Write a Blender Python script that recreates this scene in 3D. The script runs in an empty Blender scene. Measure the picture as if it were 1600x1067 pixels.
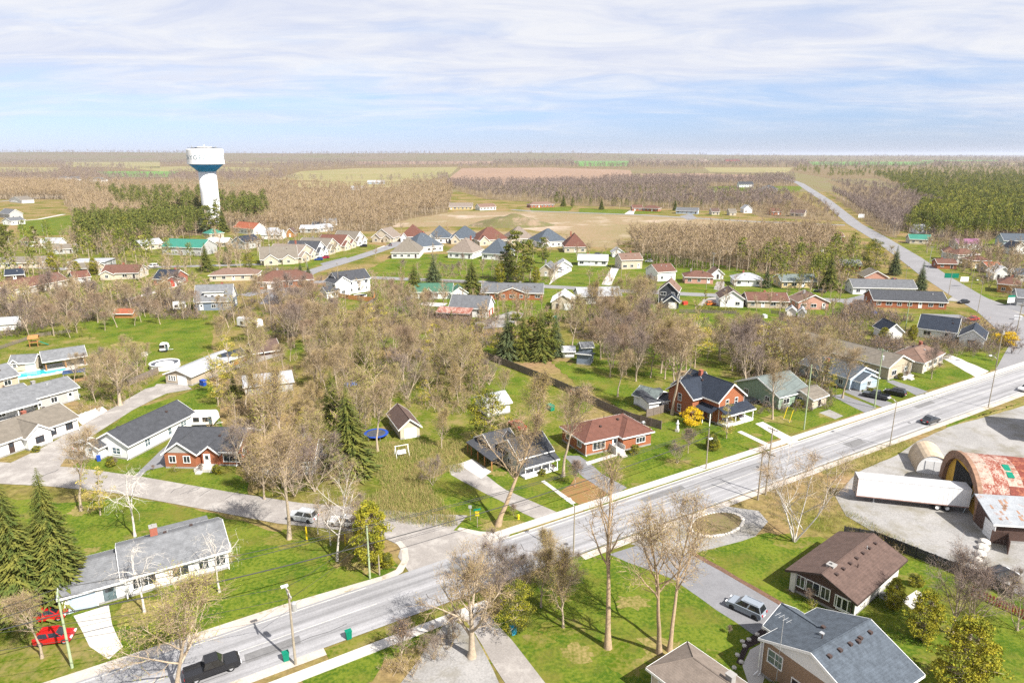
import bpy, bmesh, math, random
from mathutils import Vector, Matrix
import numpy as np
R = math.radians
SC = bpy.context.scene
COL = SC.collection
random.seed(7)

# ------------------------------------------------------------------ camera, sky, sun, exposure
F, HZ, H = 1067.0, 241.0, 54.0          # focal length and horizon row of the 1600 px photograph, flying height in metres
P = math.atan((533.5 - HZ) / F)
cam = bpy.data.cameras.new('camera'); cam.sensor_width = 36; cam.lens = 36 * F / 1600
cam.clip_start = 1; cam.clip_end = 500000
camo = bpy.data.objects.new('camera', cam); COL.objects.link(camo)
camo.location = (0, 0, H); camo.rotation_euler = (math.pi / 2 - P, 0, 0)
SC.camera = camo
SUN_AZ, SUN_EL = 132.0, 46.0            # azimuth clockwise from +Y
world = bpy.data.worlds.new('World'); SC.world = world; world.use_nodes = True
nt = world.node_tree; N = nt.nodes; L = nt.links
N.clear()
out = N.new('ShaderNodeOutputWorld'); bg = N.new('ShaderNodeBackground'); bg.inputs[1].default_value = 0.1
sky = N.new('ShaderNodeTexSky'); sky.sky_type = 'NISHITA'; sky.sun_disc = False
sky.sun_elevation = R(SUN_EL); sky.sun_rotation = R(SUN_AZ); sky.altitude = 300; sky.air_density = 1.0; sky.dust_density = 0.0; sky.ozone_density = 2.0
tc = N.new('ShaderNodeTexCoord'); sep = N.new('ShaderNodeSeparateXYZ'); L.new(tc.outputs['Generated'], sep.inputs[0])
def wm(op, a, b=None, clamp=False):
    n = N.new('ShaderNodeMath'); n.operation = op; n.use_clamp = clamp
    for i, v in enumerate((a, b)):
        if v is None: continue
        if isinstance(v, (int, float)): n.inputs[i].default_value = v
        else: L.new(v, n.inputs[i])
    return n.outputs[0]
zc = wm('MAXIMUM', sep.outputs[2], 0.0)
den = wm('ADD', zc, 0.10)
cx = wm('DIVIDE', sep.outputs[0], den); cy = wm('DIVIDE', sep.outputs[1], den)
cmb = N.new('ShaderNodeCombineXYZ'); L.new(wm('MULTIPLY', cx, 0.55), cmb.inputs[0]); L.new(cy, cmb.inputs[1])
no1 = N.new('ShaderNodeTexNoise'); no1.inputs['Scale'].default_value = 0.62; no1.inputs['Detail'].default_value = 9; no1.inputs['Roughness'].default_value = 0.6; no1.inputs['Distortion'].default_value = 0.5
L.new(cmb.outputs[0], no1.inputs['Vector'])
no2 = N.new('ShaderNodeTexNoise'); no2.inputs['Scale'].default_value = 2.1; no2.inputs['Detail'].default_value = 8; no2.inputs['Roughness'].default_value = 0.65; no2.inputs['Distortion'].default_value = 0.8
L.new(cmb.outputs[0], no2.inputs['Vector'])
# more cloud high up, a clear blue band along the horizon
lift = N.new('ShaderNodeMapRange'); lift.inputs[1].default_value = 0.01; lift.inputs[2].default_value = 0.13; lift.inputs[3].default_value = -0.08; lift.inputs[4].default_value = 0.30; L.new(zc, lift.inputs[0])
dens = wm('ADD', wm('ADD', wm('MULTIPLY', no1.outputs[0], 0.75), wm('MULTIPLY', no2.outputs[0], 0.25)), lift.outputs[0])
fac = N.new('ShaderNodeMapRange'); fac.interpolation_type = 'SMOOTHSTEP'; fac.inputs[1].default_value = 0.42; fac.inputs[2].default_value = 0.80; fac.inputs[3].default_value = 0.0; fac.inputs[4].default_value = 0.93; L.new(dens, fac.inputs[0])
cr = N.new('ShaderNodeValToRGB'); cr.color_ramp.elements[0].position = 0.36; cr.color_ramp.elements[0].color = (0.76, 0.80, 0.95, 1); cr.color_ramp.elements[1].position = 0.62; cr.color_ramp.elements[1].color = (0.97, 0.97, 1.0, 1)
L.new(no2.outputs[0], cr.inputs[0])
cl = N.new('ShaderNodeVectorMath'); cl.operation = 'SCALE'; L.new(cr.outputs[0], cl.inputs[0]); CLOUD = 4.05; cl.inputs[3].default_value = CLOUD
skys = N.new('ShaderNodeVectorMath'); skys.operation = 'MULTIPLY'; L.new(sky.outputs[0], skys.inputs[0]); 
tint = N.new('ShaderNodeMapRange'); tint.data_type = 'FLOAT_VECTOR'
tint.inputs['Vector'].default_value = (0, 0, 0); tint.inputs[7].default_value = (0, 0, 0); tint.inputs[8].default_value = (.16, .16, .16); tint.inputs[9].default_value = (.275, .33, .58); tint.inputs[10].default_value = (.55, .58, .66)
tv = N.new('ShaderNodeCombineXYZ'); [L.new(zc, tv.inputs[i]) for i in range(3)]; L.new(tv.outputs[0], tint.inputs['Vector']); L.new(tint.outputs[1], skys.inputs[1])
mx = N.new('ShaderNodeMix'); mx.data_type = 'RGBA'; L.new(fac.outputs[0], mx.inputs[0]); L.new(skys.outputs[0], mx.inputs[6]); L.new(cl.outputs[0], mx.inputs[7])
L.new(mx.outputs[2], bg.inputs[0]); L.new(bg.outputs[0], out.inputs[0])
sl = bpy.data.lights.new('sun', 'SUN'); sl.energy = 4.4; sl.angle = R(0.5); sl.color = (1.0, 0.95, 0.87)
slo = bpy.data.objects.new('sun', sl); COL.objects.link(slo)
sd = Vector((math.sin(R(SUN_AZ)) * math.cos(R(SUN_EL)), math.cos(R(SUN_AZ)) * math.cos(R(SUN_EL)), math.sin(R(SUN_EL))))
slo.rotation_euler = (-sd).to_track_quat('-Z', 'Y').to_euler(); slo.location = (100, -100, 200)
vs = SC.view_settings; vs.view_transform = 'Standard'; vs.look = 'None'; vs.gamma = 1; vs.use_curve_mapping = False
vs.exposure = 1.24
SC.render.engine = 'CYCLES'
cy_ = SC.cycles; cy_.max_bounces = 5; cy_.diffuse_bounces = 2; cy_.glossy_bounces = 2; cy_.transmission_bounces = 2; cy_.volume_bounces = 0; cy_.transparent_max_bounces = 4
cy_.use_denoising = False

# ------------------------------------------------------------------ photograph pixel -> point on the ground
def at(u, v, z=0.0):
    x = (u - 800) / F; yy = (533.5 - v) / F
    dy = math.cos(P) + yy * math.sin(P); dz = -math.sin(P) + yy * math.cos(P)
    t = (z - H) / dz
    return Vector((x * t, dy * t, z))
def hpx(u, vb, vt):
    y = at(u, vb).y; yy = (533.5 - vt) / F
    return H + y / (math.cos(P) + yy * math.sin(P)) * (-math.sin(P) + yy * math.cos(P))
RU = Vector((math.cos(R(31.5)), math.sin(R(31.5)), 0)); RN = Vector((-RU.y, RU.x, 0))
def rs(s, n, z=0.0): return RU * s + RN * n + Vector((0, 0, z))

# ------------------------------------------------------------------ materials
MATS = {}
def mat(name, c, rough=0.85, var=0.16, scale=1.2, scale2=None, spec=0.3, metal=0.0, c2=None, bump=0.0, stripes=None, brick=None, lo=0.38, hi=0.62, c3=None, s3=.05, t3=(.52, .66), road=False):
    if name in MATS: return MATS[name]
    if 'shingles' in name: stripes = 2.6
    m = bpy.data.materials.new(name); m.use_nodes = True; t = m.node_tree; n = t.nodes; l = t.links
    b = n['Principled BSDF']; b.inputs['Roughness'].default_value = rough; b.inputs['Metallic'].default_value = metal
    b.inputs['Specular IOR Level'].default_value = spec
    g = n.new('ShaderNodeTexCoord')
    a = n.new('ShaderNodeTexNoise'); a.inputs['Scale'].default_value = scale; a.inputs['Detail'].default_value = 5; a.inputs['Roughness'].default_value = 0.65
    l.new(g.outputs['Object'], a.inputs['Vector'])
    src = a.outputs[0]
    if scale2:
        a2 = n.new('ShaderNodeTexNoise'); a2.inputs['Scale'].default_value = scale2; a2.inputs['Detail'].default_value = 4
        l.new(g.outputs['Object'], a2.inputs['Vector'])
        ad = n.new('ShaderNodeMath'); ad.operation = 'MULTIPLY_ADD'; l.new(a2.outputs[0], ad.inputs[0]); ad.inputs[1].default_value = 0.5
        hf = n.new('ShaderNodeMath'); hf.operation = 'MULTIPLY'; l.new(src, hf.inputs[0]); hf.inputs[1].default_value = 0.5; l.new(hf.outputs[0], ad.inputs[2]); src = ad.outputs[0]
    mr = n.new('ShaderNodeMapRange'); mr.inputs[1].default_value = lo; mr.inputs[2].default_value = hi; l.new(src, mr.inputs[0])
    mxn = n.new('ShaderNodeMix'); mxn.data_type = 'RGBA'; l.new(mr.outputs[0], mxn.inputs[0])
    ca = tuple(max(0, x * (1 - var)) for x in c[:3]) + (1,); cb = tuple(min(1, x * (1 + var)) for x in c[:3]) + (1,)
    if c2: ca = tuple(c) + (1,); cb = tuple(c2) + (1,)
    mxn.inputs[6].default_value = ca; mxn.inputs[7].default_value = cb
    res = mxn.outputs[2]
    if c3:
        a3 = n.new('ShaderNodeTexNoise'); a3.inputs['Scale'].default_value = s3; a3.inputs['Detail'].default_value = 6; a3.inputs['Roughness'].default_value = .7; l.new(g.outputs['Object'], a3.inputs['Vector'])
        m3 = n.new('ShaderNodeMapRange'); m3.inputs[1].default_value, m3.inputs[2].default_value = t3; l.new(a3.outputs[0], m3.inputs[0])
        x3 = n.new('ShaderNodeMix'); x3.data_type = 'RGBA'; l.new(m3.outputs[0], x3.inputs[0]); l.new(res, x3.inputs[6]); x3.inputs[7].default_value = tuple(c3) + (1,); res = x3.outputs[2]
    if road:                             # long worn wheel tracks and patches along the road
        mp = n.new('ShaderNodeMapping'); mp.vector_type = 'TEXTURE'; mp.inputs['Rotation'].default_value = (0, 0, R(31.5)); l.new(g.outputs['Object'], mp.inputs['Vector'])
        m2 = n.new('ShaderNodeVectorMath'); m2.operation = 'MULTIPLY'; m2.inputs[1].default_value = (.012, .62, 1); l.new(mp.outputs[0], m2.inputs[0])
        a3 = n.new('ShaderNodeTexNoise'); a3.inputs['Scale'].default_value = 1.6; a3.inputs['Detail'].default_value = 5; a3.inputs['Roughness'].default_value = .6; l.new(m2.outputs[0], a3.inputs['Vector'])
        m3 = n.new('ShaderNodeMapRange'); m3.inputs[1].default_value = .35; m3.inputs[2].default_value = .65; m3.inputs[3].default_value = .70; m3.inputs[4].default_value = 1.2; l.new(a3.outputs[0], m3.inputs[0])
        x3 = n.new('ShaderNodeVectorMath'); x3.operation = 'SCALE'; l.new(res, x3.inputs[0]); l.new(m3.outputs[0], x3.inputs[3]); res = x3.outputs[0]
    if stripes:
        w = n.new('ShaderNodeTexWave'); w.bands_direction = 'Z'; w.inputs['Scale'].default_value = stripes; w.wave_profile = 'SAW'; l.new(g.outputs['Object'], w.inputs['Vector'])
        k = n.new('ShaderNodeMapRange'); k.inputs[3].default_value = 0.86; k.inputs[4].default_value = 1.02; l.new(w.outputs[0], k.inputs[0])
        mm = n.new('ShaderNodeVectorMath'); mm.operation = 'SCALE'; l.new(res, mm.inputs[0]); l.new(k.outputs[0], mm.inputs[3]); res = mm.outputs[0]
    l.new(res, b.inputs['Base Color'])
    if bump:
        bp = n.new('ShaderNodeBump'); bp.inputs['Strength'].default_value = bump; bp.inputs['Distance'].default_value = 0.05; l.new(src, bp.inputs['Height']); l.new(bp.outputs[0], b.inputs['Normal'])
    MATS[name] = m; return m
W = {  # wall colours
 'white': mat('white siding', (.76, .76, .75), .6, .04, 2, stripes=3.0), 'cream': mat('cream siding', (.50, .44, .34), .7, .06, 2, stripes=3.0),
 'tan': mat('tan siding', (.44, .37, .28), .75, .07, 2, stripes=3.0), 'beige': mat('beige stone veneer', (.52, .46, .37), .8, .14, 3),
 'grey': mat('grey siding', (.40, .40, .39), .7, .06, 2, stripes=3.0), 'bluegrey': mat('blue grey siding', (.17, .21, .27), .7, .07, 2, stripes=3.0),
 'dark': mat('charcoal siding', (.05, .055, .065), .7, .1, 2, stripes=3.0), 'brick': mat('orange brick', (.29, .105, .05), .9, .28, 6, 40),
 'redbrick': mat('red brick', (.30, .10, .065), .9, .25, 6, 40), 'pinkbrick': mat('pink brick', (.45, .25, .19), .9, .18, 6, 40), 'brownbrick': mat('brown brick', (.27, .185, .125), .9, .22, 8, 45),
 'yellow': mat('yellow brick', (.50, .39, .20), .9, .12, 6, 40), 'red': mat('red painted boards', (.36, .045, .03), .7, .1, 2, stripes=3.0),
 'brown': mat('brown boards', (.085, .05, .04), .8, .15, 3, stripes=4), 'wood': mat('cedar boards', (.36, .17, .06), .8, .2, 3, stripes=4), 'green': mat('pale green siding', (.22, .30, .22), .7, .1, 2), 'cedar': mat('orange cedar siding', (.42, .20, .07), .8, .15, 2, stripes=3),
 'blue': mat('pale blue siding', (.36, .44, .52), .7, .06, 2, stripes=3.0), 'whitebrick': mat('white painted brick', (.56, .54, .51), .8, .1, 6, 40)}
T = {  # roof colours
 'grey': mat('grey shingles', (.155, .16, .17), .95, .28, 1.2, 14), 'mid': mat('mid grey shingles', (.115, .12, .13), .95, .28, 1.2, 14),
 'dark': mat('charcoal shingles', (.052, .055, .063), .95, .28, 1.2, 14), 'navy': mat('black blue shingles', (.020, .027, .042), .85, .3, 1.2, 14), 'slate': mat('blue grey shingles', (.070, .085, .105), .95, .35, 1.6, 16),
 'brown': mat('brown shingles', (.10, .066, .055), .95, .3, 1.4, 16), 'redbrown': mat('red brown shingles', (.125, .062, .045), .95, .25, 1.2, 14),
 'tan': mat('tan shingles', (.19, .155, .13), .95, .22, 1.2, 14), 'taupe': mat('taupe shingles', (.16, .14, .115), .95, .22, 1.2, 14), 'red': mat('red shingles', (.125, .055, .040), .95, .2, 1.2, 14), 'pink': mat('pale red brown shingles', (.165, .105, .08), .95, .2, 1.2, 14),
 'teal': mat('teal metal roofing', (.03, .165, .12), .5, .12, 1), 'green': mat('green shingles', (.05, .13, .085), .9, .2, 1.2, 10), 'metal': mat('pale metal roofing', (.34, .35, .38), .5, .14, 0.6), 'white': mat('white roofing', (.68, .68, .68), .7, .06, 1),
 'lightgrey': mat('light grey shingles', (.30, .31, .33), .9, .12, 1.2, 14), 'orange': mat('orange shingles', (.27, .085, .045), .9, .15, 1.2), 'purple': mat('purple metal roofing', (.20, .085, .15), .6, .1, 1), 'greygreen': mat('grey green shingles', (.13, .155, .15), .95, .2, 1.2, 14),
 'weathered': mat('weathered sheet roofing', (.25, .265, .285), .6, .2, .8, 6, c3=(.22, .12, .08), s3=.7, t3=(.58, .68)), 'rust': mat('rusted sheet metal', (.20, .05, .03), .8, .2, 0.7, 5, c2=(.42, .34, .29), lo=.46, hi=.60)}
TRIM = mat('white trim', (.78, .78, .77), .5, .03, 3); TRIMD = mat('dark brown trim', (.06, .04, .035), .6, .1, 3)
GLASS = mat('dark window glass', (.025, .032, .042), .08, .3, .5, spec=.8); GLASSB = mat('reflecting window glass', (.10, .14, .16), .08, .3, .5, spec=.8)
CONC = mat('concrete', (.46, .44, .41), .9, .1, .6, 6); FOUND = mat('grey foundation', (.28, .27, .26), .9, .1, 1)
ASPH = mat('worn asphalt', (.255, .253, .262), .92, .12, .22, 5, road=True); HWY = mat('grey highway asphalt', (.195, .192, .20), .92, .14, .1, 3); ASPH2 = mat('driveway asphalt', (.17, .17, .18), .92, .14, .5, 6); SIDE = mat('pale gravel asphalt', (.25, .23, .215), .95, .15, .3, 6, c3=(.32, .30, .28), s3=.3, t3=(.5, .62))
WALK = mat('pale sidewalk concrete', (.44, .42, .395), .9, .06, .5, 5); GRAV = mat('pale gravel', (.25, .242, .235), .95, .2, .15, 4, bump=.4, c3=(.165, .15, .115), s3=.14, t3=(.48, .68)); SHOUL = mat('dusty shoulder gravel', (.40, .36, .32), .95, .14, .3, 5, c3=(.2, .17, .08), s3=.35, t3=(.55, .7))
LAWN = mat('spring lawn', (.048, .088, .008), .95, .3, .16, 2.2, c2=(.120, .148, .018), bump=.8, lo=.43, hi=.57, spec=.05, c3=(.14, .125, .028), s3=.13, t3=(.48, .70)); LAWN2 = mat('thin lawn', (.06, .095, .006), .95, .3, .2, 2, c2=(.15, .145, .03), bump=.8, lo=.42, hi=.58, spec=.05, c3=(.21, .16, .07), s3=.16, t3=(.5, .66))
DEADG = mat('dead grass', (.10, .11, .018), .95, .3, .25, 3, c2=(.26, .20, .085), bump=.6, spec=.05)
DIRT = mat('bare tan earth', (.255, .172, .11), .95, .2, .03, .5, c2=(.165, .14, .055), lo=.36, hi=.6, c3=(.36, .28, .22), s3=.015, t3=(.52, .64)); MULCH = mat('dark mulch', (.03, .02, .018), .95, .2, 3); RLEAF = mat('rusty leaf litter', (.24, .11, .05), .95, .3, 1, 6, c2=(.16, .13, .04))
FY = mat('straw field', (.25, .20, .10), .95, .2, .006, .05, c2=(.17, .165, .055)); FP = mat('ploughed field', (.235, .155, .105), .95, .12, .008, .05); FG = mat('green field', (.10, .20, .04), .95, .2, .008, .05)
BARK = mat('grey brown bark', (.37, .30, .22), .95, .3, 2, 12); BARKW = mat('white birch bark', (.52, .48, .43), .8, .15, 2, 8); BARKD = mat('dark bark', (.10, .08, .06), .95, .3, 3); BARKT = mat('tan bark', (.34, .25, .16), .95, .25, 2, 10)
TWIG = mat('grey brown twigs', (.29, .215, .135), .95, .3, .3); TWIGR = mat('reddish twigs', (.255, .18, .125), .95, .3, .3); TWIGP = mat('mauve grey twigs', (.20, .155, .135), .95, .25, .3)
BUD = mat('tan yellow buds', (.42, .33, .075), .9, .25, .5); BUDG = mat('yellow green buds', (.31, .32, .04), .9, .2, .5); BUDR = mat('rusty buds', (.38, .24, .11), .9, .25, .5)
SPR = mat('spruce needles', (.06, .088, .016), .9, .3, .6, c2=(.17, .165, .03)); SPR2 = mat('grey green spruce needles', (.065, .095, .045), .9, .3, .6, c2=(.13, .145, .05)); PINE = mat('pine needles', (.095, .125, .016), .9, .3, .12, c2=(.26, .235, .03)); CED = mat('cedar foliage', (.125, .145, .012), .9, .3, .8, c2=(.34, .295, .02)); CEDD = mat('dark leafy foliage', (.055, .075, .012), .9, .3, .8, c2=(.13, .13, .02)); FORS = mat('forsythia blossom', (.62, .42, .01), .9, .15, 1); WILL = mat('yellow willow leaves', (.42, .34, .02), .9, .2, 1)
POLE = mat('weathered pole wood', (.30, .26, .20), .9, .15, 2); POLEG = mat('green treated pole wood', (.30, .36, .22), .9, .12, 2); STEEL = mat('galvanised steel', (.42, .43, .44), .45, .08, 2, metal=.4); WIRE = mat('black cable', (.03, .03, .03), .7, .1)
RUBBER = mat('tyre rubber', (.02, .02, .02), .9, .1); RIM = mat('wheel rim', (.45, .45, .46), .35, .05, metal=.6); LAMPW = mat('lamp lens', (.7, .7, .72), .2, .05); LAMPR = mat('tail lamp lens', (.4, .02, .02), .2, .05); CGLASS = mat('car glass', (.015, .018, .022), .05, .2, spec=.9)
FENCE = mat('weathered fence boards', (.17, .14, .12), .95, .25, 2, 8); FENCEC = mat('new cedar fence boards', (.42, .20, .075), .9, .2, 2); WATER = mat('pool water', (.03, .40, .45), .08, .1, .8, spec=.6); PLAST = mat('white plastic', (.75, .75, .75), .5, .04); TARP = mat('dark cover', (.06, .065, .08), .7, .2); BLUEP = mat('bright blue vinyl', (.015, .06, .33), .5, .1); GREENP = mat('green sign', (.0, .17, .105), .5, .05); YELP = mat('yellow paint', (.75, .55, .02), .5, .05); REDP = mat('red plastic', (.5, .05, .03), .5, .1); ROCK = mat('pale rock', (.50, .47, .43), .9, .12, 2); WATERT = mat('white tank paint', (.80, .80, .80), .5, .02, .2); TBLUE = mat('blue tank paint', (.02, .29, .58), .45, .15, .3); TLET = mat('pale blue lettering', (.16, .28, .36), .6, .05); YELC = mat('yellow painted concrete', (.55, .33, .05), .85, .15, 1); RUSTO = mat('rusty arch metal', (.23, .135, .09), .8, .25, 1.2); ORFEN = mat('orange mesh', (.45, .09, .06), .8, .25, 3)
def paint(name, c, r=.25): return mat(name, c, r, .02, 1, spec=.6)

# ------------------------------------------------------------------ mesh builder and tags
class MB:
    def __init__(s): s.v = []; s.f = []; s.m = []
    def add(s, vs, fs, mi=0):
        o = len(s.v); s.v += [tuple(x) for x in vs]; s.f += [tuple(i + o for i in q) for q in fs]; s.m += [mi] * len(fs)
    def box(s, x0, x1, y0, y1, z0, z1, mi=0, M=None):
        vs = [(x0, y0, z0), (x1, y0, z0), (x1, y1, z0), (x0, y1, z0), (x0, y0, z1), (x1, y0, z1), (x1, y1, z1), (x0, y1, z1)]
        if M: vs = [M @ Vector(q) for q in vs]
        s.add(vs, [(3, 2, 1, 0), (4, 5, 6, 7), (0, 1, 5, 4), (1, 2, 6, 5), (2, 3, 7, 6), (3, 0, 4, 7)], mi)
    def prism(s, poly, z0, z1, mi=0):  # polygon in xy, counter-clockwise
        n = len(poly); s.add([(p[0], p[1], z0) for p in poly] + [(p[0], p[1], z1) for p in poly],
              [tuple(range(n - 1, -1, -1)), tuple(range(n, 2 * n))] + [(i, (i + 1) % n, n + (i + 1) % n, n + i) for i in range(n)], mi)
    def ext(s, prof, a, b, axis='x', mi=0):  # profile (p,z) extruded along an axis
        n = len(prof)
        if axis == 'x': A = [(a, p, z) for p, z in prof]; B = [(b, p, z) for p, z in prof]
        else: A = [(p, a, z) for p, z in prof]; B = [(p, b, z) for p, z in prof]
        s.add(A + B, [tuple(range(n - 1, -1, -1)), tuple(range(n, 2 * n))] + [(i, (i + 1) % n, n + (i + 1) % n, n + i) for i in range(n)], mi)
    def tube(s, pts, rads, k=6, mi=0, cap=True):
        pts = [Vector(p) for p in pts]; o = []
        for i, p in enumerate(pts):
            d = (pts[min(i + 1, len(pts) - 1)] - pts[max(i - 1, 0)]).normalized()
            a = d.cross(Vector((0, 0, 1)) if abs(d.z) < .9 else Vector((1, 0, 0))).normalized(); b = d.cross(a)
            o += [p + (a * math.cos(6.2832 * j / k) + b * math.sin(6.2832 * j / k)) * rads[i] for j in range(k)]
        fs = []
        for i in range(len(pts) - 1):
            fs += [(i * k + j, i * k + (j + 1) % k, (i + 1) * k + (j + 1) % k, (i + 1) * k + j) for j in range(k)]
        if cap: fs.append(tuple((len(pts) - 1) * k + j for j in range(k)))
        s.add(o, fs, mi)
    def lathe(s, prof, k=24, mi=0, cx=0, cy=0):
        o = []
        for r, z in prof: o += [(cx + r * math.cos(6.2832 * j / k), cy + r * math.sin(6.2832 * j / k), z) for j in range(k)]
        fs = []
        for i in range(len(prof) - 1): fs += [(i * k + j, i * k + (j + 1) % k, (i + 1) * k + (j + 1) % k, (i + 1) * k + j) for j in range(k)]
        if prof[-1][0] > .001: fs.append(tuple((len(prof) - 1) * k + j for j in range(k)))
        s.add(o, fs, mi)
    def mesh(s, name, mats, smooth=False):
        me = bpy.data.meshes.new(name); me.from_pydata(s.v, [], s.f)
        for m in (mats if isinstance(mats, (list, tuple)) else [mats]): me.materials.append(m)
        me.polygons.foreach_set('material_index', s.m)
        if smooth: me.polygons.foreach_set('use_smooth', [True] * len(s.f))
        me.update(); return me
def link(name, me, parent=None, loc=(0, 0, 0), rz=0, **k):
    o = bpy.data.objects.new(name, me); COL.objects.link(o); o.parent = parent; o.location = loc; o.rotation_euler = (0, 0, rz)
    for a, b in k.items(): o[a] = b
    return o
def thing(name, loc, rz, label, cat, group=None):
    o = link(name, None, None, loc, rz); o['label'] = label; o['category'] = cat
    if group: o['group'] = group
    return o
USED = []                                # footprints trees keep out of: (x, y, radius)
def keep(p, r): USED.append((p[0], p[1], r))

# ------------------------------------------------------------------ ground sheets
def sheet(name, pts, m, z, jit=0.0, kind='structure', seg=2.5):
    pts = [Vector(p) for p in pts]; o = []
    for i, a in enumerate(pts):
        b = pts[(i + 1) % len(pts)]; o.append(a)
        if jit:
            n = min(30, int((b - a).length / seg))
            for j in range(1, n): o.append(a.lerp(b, j / n) + Vector((random.uniform(-jit, jit), random.uniform(-jit, jit), 0)))
    bm = bmesh.new(); f = bm.faces.new([bm.verts.new((p.x, p.y, z)) for p in o]); bm.normal_update()
    if f.normal.z < 0: f.normal_flip()
    bmesh.ops.triangulate(bm, faces=bm.faces[:])
    me = bpy.data.meshes.new(name); bm.to_mesh(me); bm.free(); me.materials.append(m)
    return link(name, me, kind=kind)
def psheet(name, px, m, z, jit=0.0, **k): return sheet(name, [at(*p) for p in px], m, z, jit, **k)
def strip(name, pts, w, m, z, **k):
    pts = [Vector((p[0], p[1], 0)) for p in pts]; a = []; b = []
    for i, p in enumerate(pts):
        d = (pts[min(i + 1, len(pts) - 1)] - pts[max(i - 1, 0)]).normalized(); n = Vector((-d.y, d.x, 0))
        ww = w[i] if isinstance(w, (list, tuple)) else w
        a.append(p + n * ww / 2); b.append(p - n * ww / 2)
    return sheet(name, a + b[::-1], m, z, **k)

def ground_material():
    m = bpy.data.materials.new('rough spring ground'); m.use_nodes = True; t = m.node_tree; n = t.nodes; l = t.links
    b = n['Principled BSDF']; b.inputs['Roughness'].default_value = .95; b.inputs['Specular IOR Level'].default_value = .05
    g = n.new('ShaderNodeTexCoord')
    def nz(s, d=5): 
        a = n.new('ShaderNodeTexNoise'); a.inputs['Scale'].default_value = s; a.inputs['Detail'].default_value = d; a.inputs['Roughness'].default_value = .65; l.new(g.outputs['Object'], a.inputs['Vector']); return a.outputs[0]
    def ramp(src, stops):
        r = n.new('ShaderNodeValToRGB'); e = r.color_ramp.elements
        e[0].position, e[0].color = stops[0][0], stops[0][1] + (1,); e[1].position, e[1].color = stops[-1][0], stops[-1][1] + (1,)
        for p_, c_ in stops[1:-1]: x = e.new(p_); x.color = c_ + (1,)
        l.new(src, r.inputs[0]); return r.outputs[0]
    a = ramp(nz(.045, 6), [(.34, (.075, .105, .010)), (.44, (.14, .13, .03)), (.54, (.22, .165, .07)), (.66, (.25, .165, .09))])
    c = ramp(nz(.9, 6), [(.3, (.55, .55, .55)), (.7, (1.25, 1.25, 1.25))])
    mm = n.new('ShaderNodeVectorMath'); mm.operation = 'MULTIPLY'; l.new(a, mm.inputs[0]); l.new(c, mm.inputs[1]); l.new(mm.outputs[0], b.inputs['Base Color'])
    bp = n.new('ShaderNodeBump'); bp.inputs['Strength'].default_value = .5; bp.inputs['Distance'].default_value = .1; l.new(nz(2.5, 4), bp.inputs['Height']); l.new(bp.outputs[0], b.inputs['Normal'])
    return m
GM = ground_material()
sheet('ground', [(-119000, -600, 0), (119000, -600, 0), (119000, 120000, 0), (-119000, 120000, 0)], GM, 0)

# layers: field 0.02.. / lawn 0.03 / drive 0.045 / road 0.06 / walk 0.12
fields = [
 (FY, [(470, 268), (560, 263), (650, 262), (716, 261), (705, 272), (660, 284), (520, 284), (430, 280)]), (FP, [(722, 263), (860, 262), (985, 266), (990, 276), (930, 287), (760, 290), (690, 287)]),
 (FP, [(1000, 272), (1090, 271), (1182, 274), (1180, 283), (1090, 281), (1010, 279)]), (FG, [(893, 250), (984, 251), (980, 260), (905, 260)]), (FY, [(100, 254), (250, 253), (250, 262), (110, 261)]), (FY, [(190, 262), (300, 260), (430, 263), (420, 268), (250, 268)]),
 (FY, [(440, 284), (640, 285), (620, 293), (470, 293)]), (FG, [(1290, 248), (1400, 248), (1400, 251), (1290, 251)]), (FG, [(1440, 249), (1560, 250), (1560, 252), (1440, 252)]), (FG, [(440, 246), (560, 246), (560, 249), (440, 249)]), (FP, [(640, 243.2), (760, 243.2), (760, 244.8), (640, 244.8)])]
fields += [(FY, [(1100, 262), (1240, 262), (1230, 270), (1110, 269)]), (FP, [(560, 251.5), (770, 251), (770, 256), (560, 257)]), (FG, [(150, 268), (280, 268), (262, 277), (172, 277)]), (FY, [(-60, 261), (92, 262), (90, 269), (-60, 269)]), (FG, [(1262, 253), (1460, 253), (1445, 258), (1270, 258)]), (FY, [(300, 249.5), (462, 249.5), (450, 254.5), (312, 255)]), (FP, [(1000, 249), (1120, 249), (1115, 253), (1005, 253)]), (FY, [(1470, 255), (1640, 255), (1640, 258), (1480, 258)])]
for m_, p_ in fields: psheet('field', p_, m_, .0213, 0)
psheet('bare_construction_ground', [(640, 342), (720, 330), (830, 331), (1000, 337), (1300, 352), (1290, 372), (1000, 372), (960, 375), (880, 366), (800, 356), (700, 354), (600, 356)], DIRT, .02, 1.0)
psheet('bare_construction_ground', [(600, 366), (690, 360), (790, 362), (900, 368), (985, 376), (960, 388), (900, 384), (620, 378)], DIRT, .025, 1.0)
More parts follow.
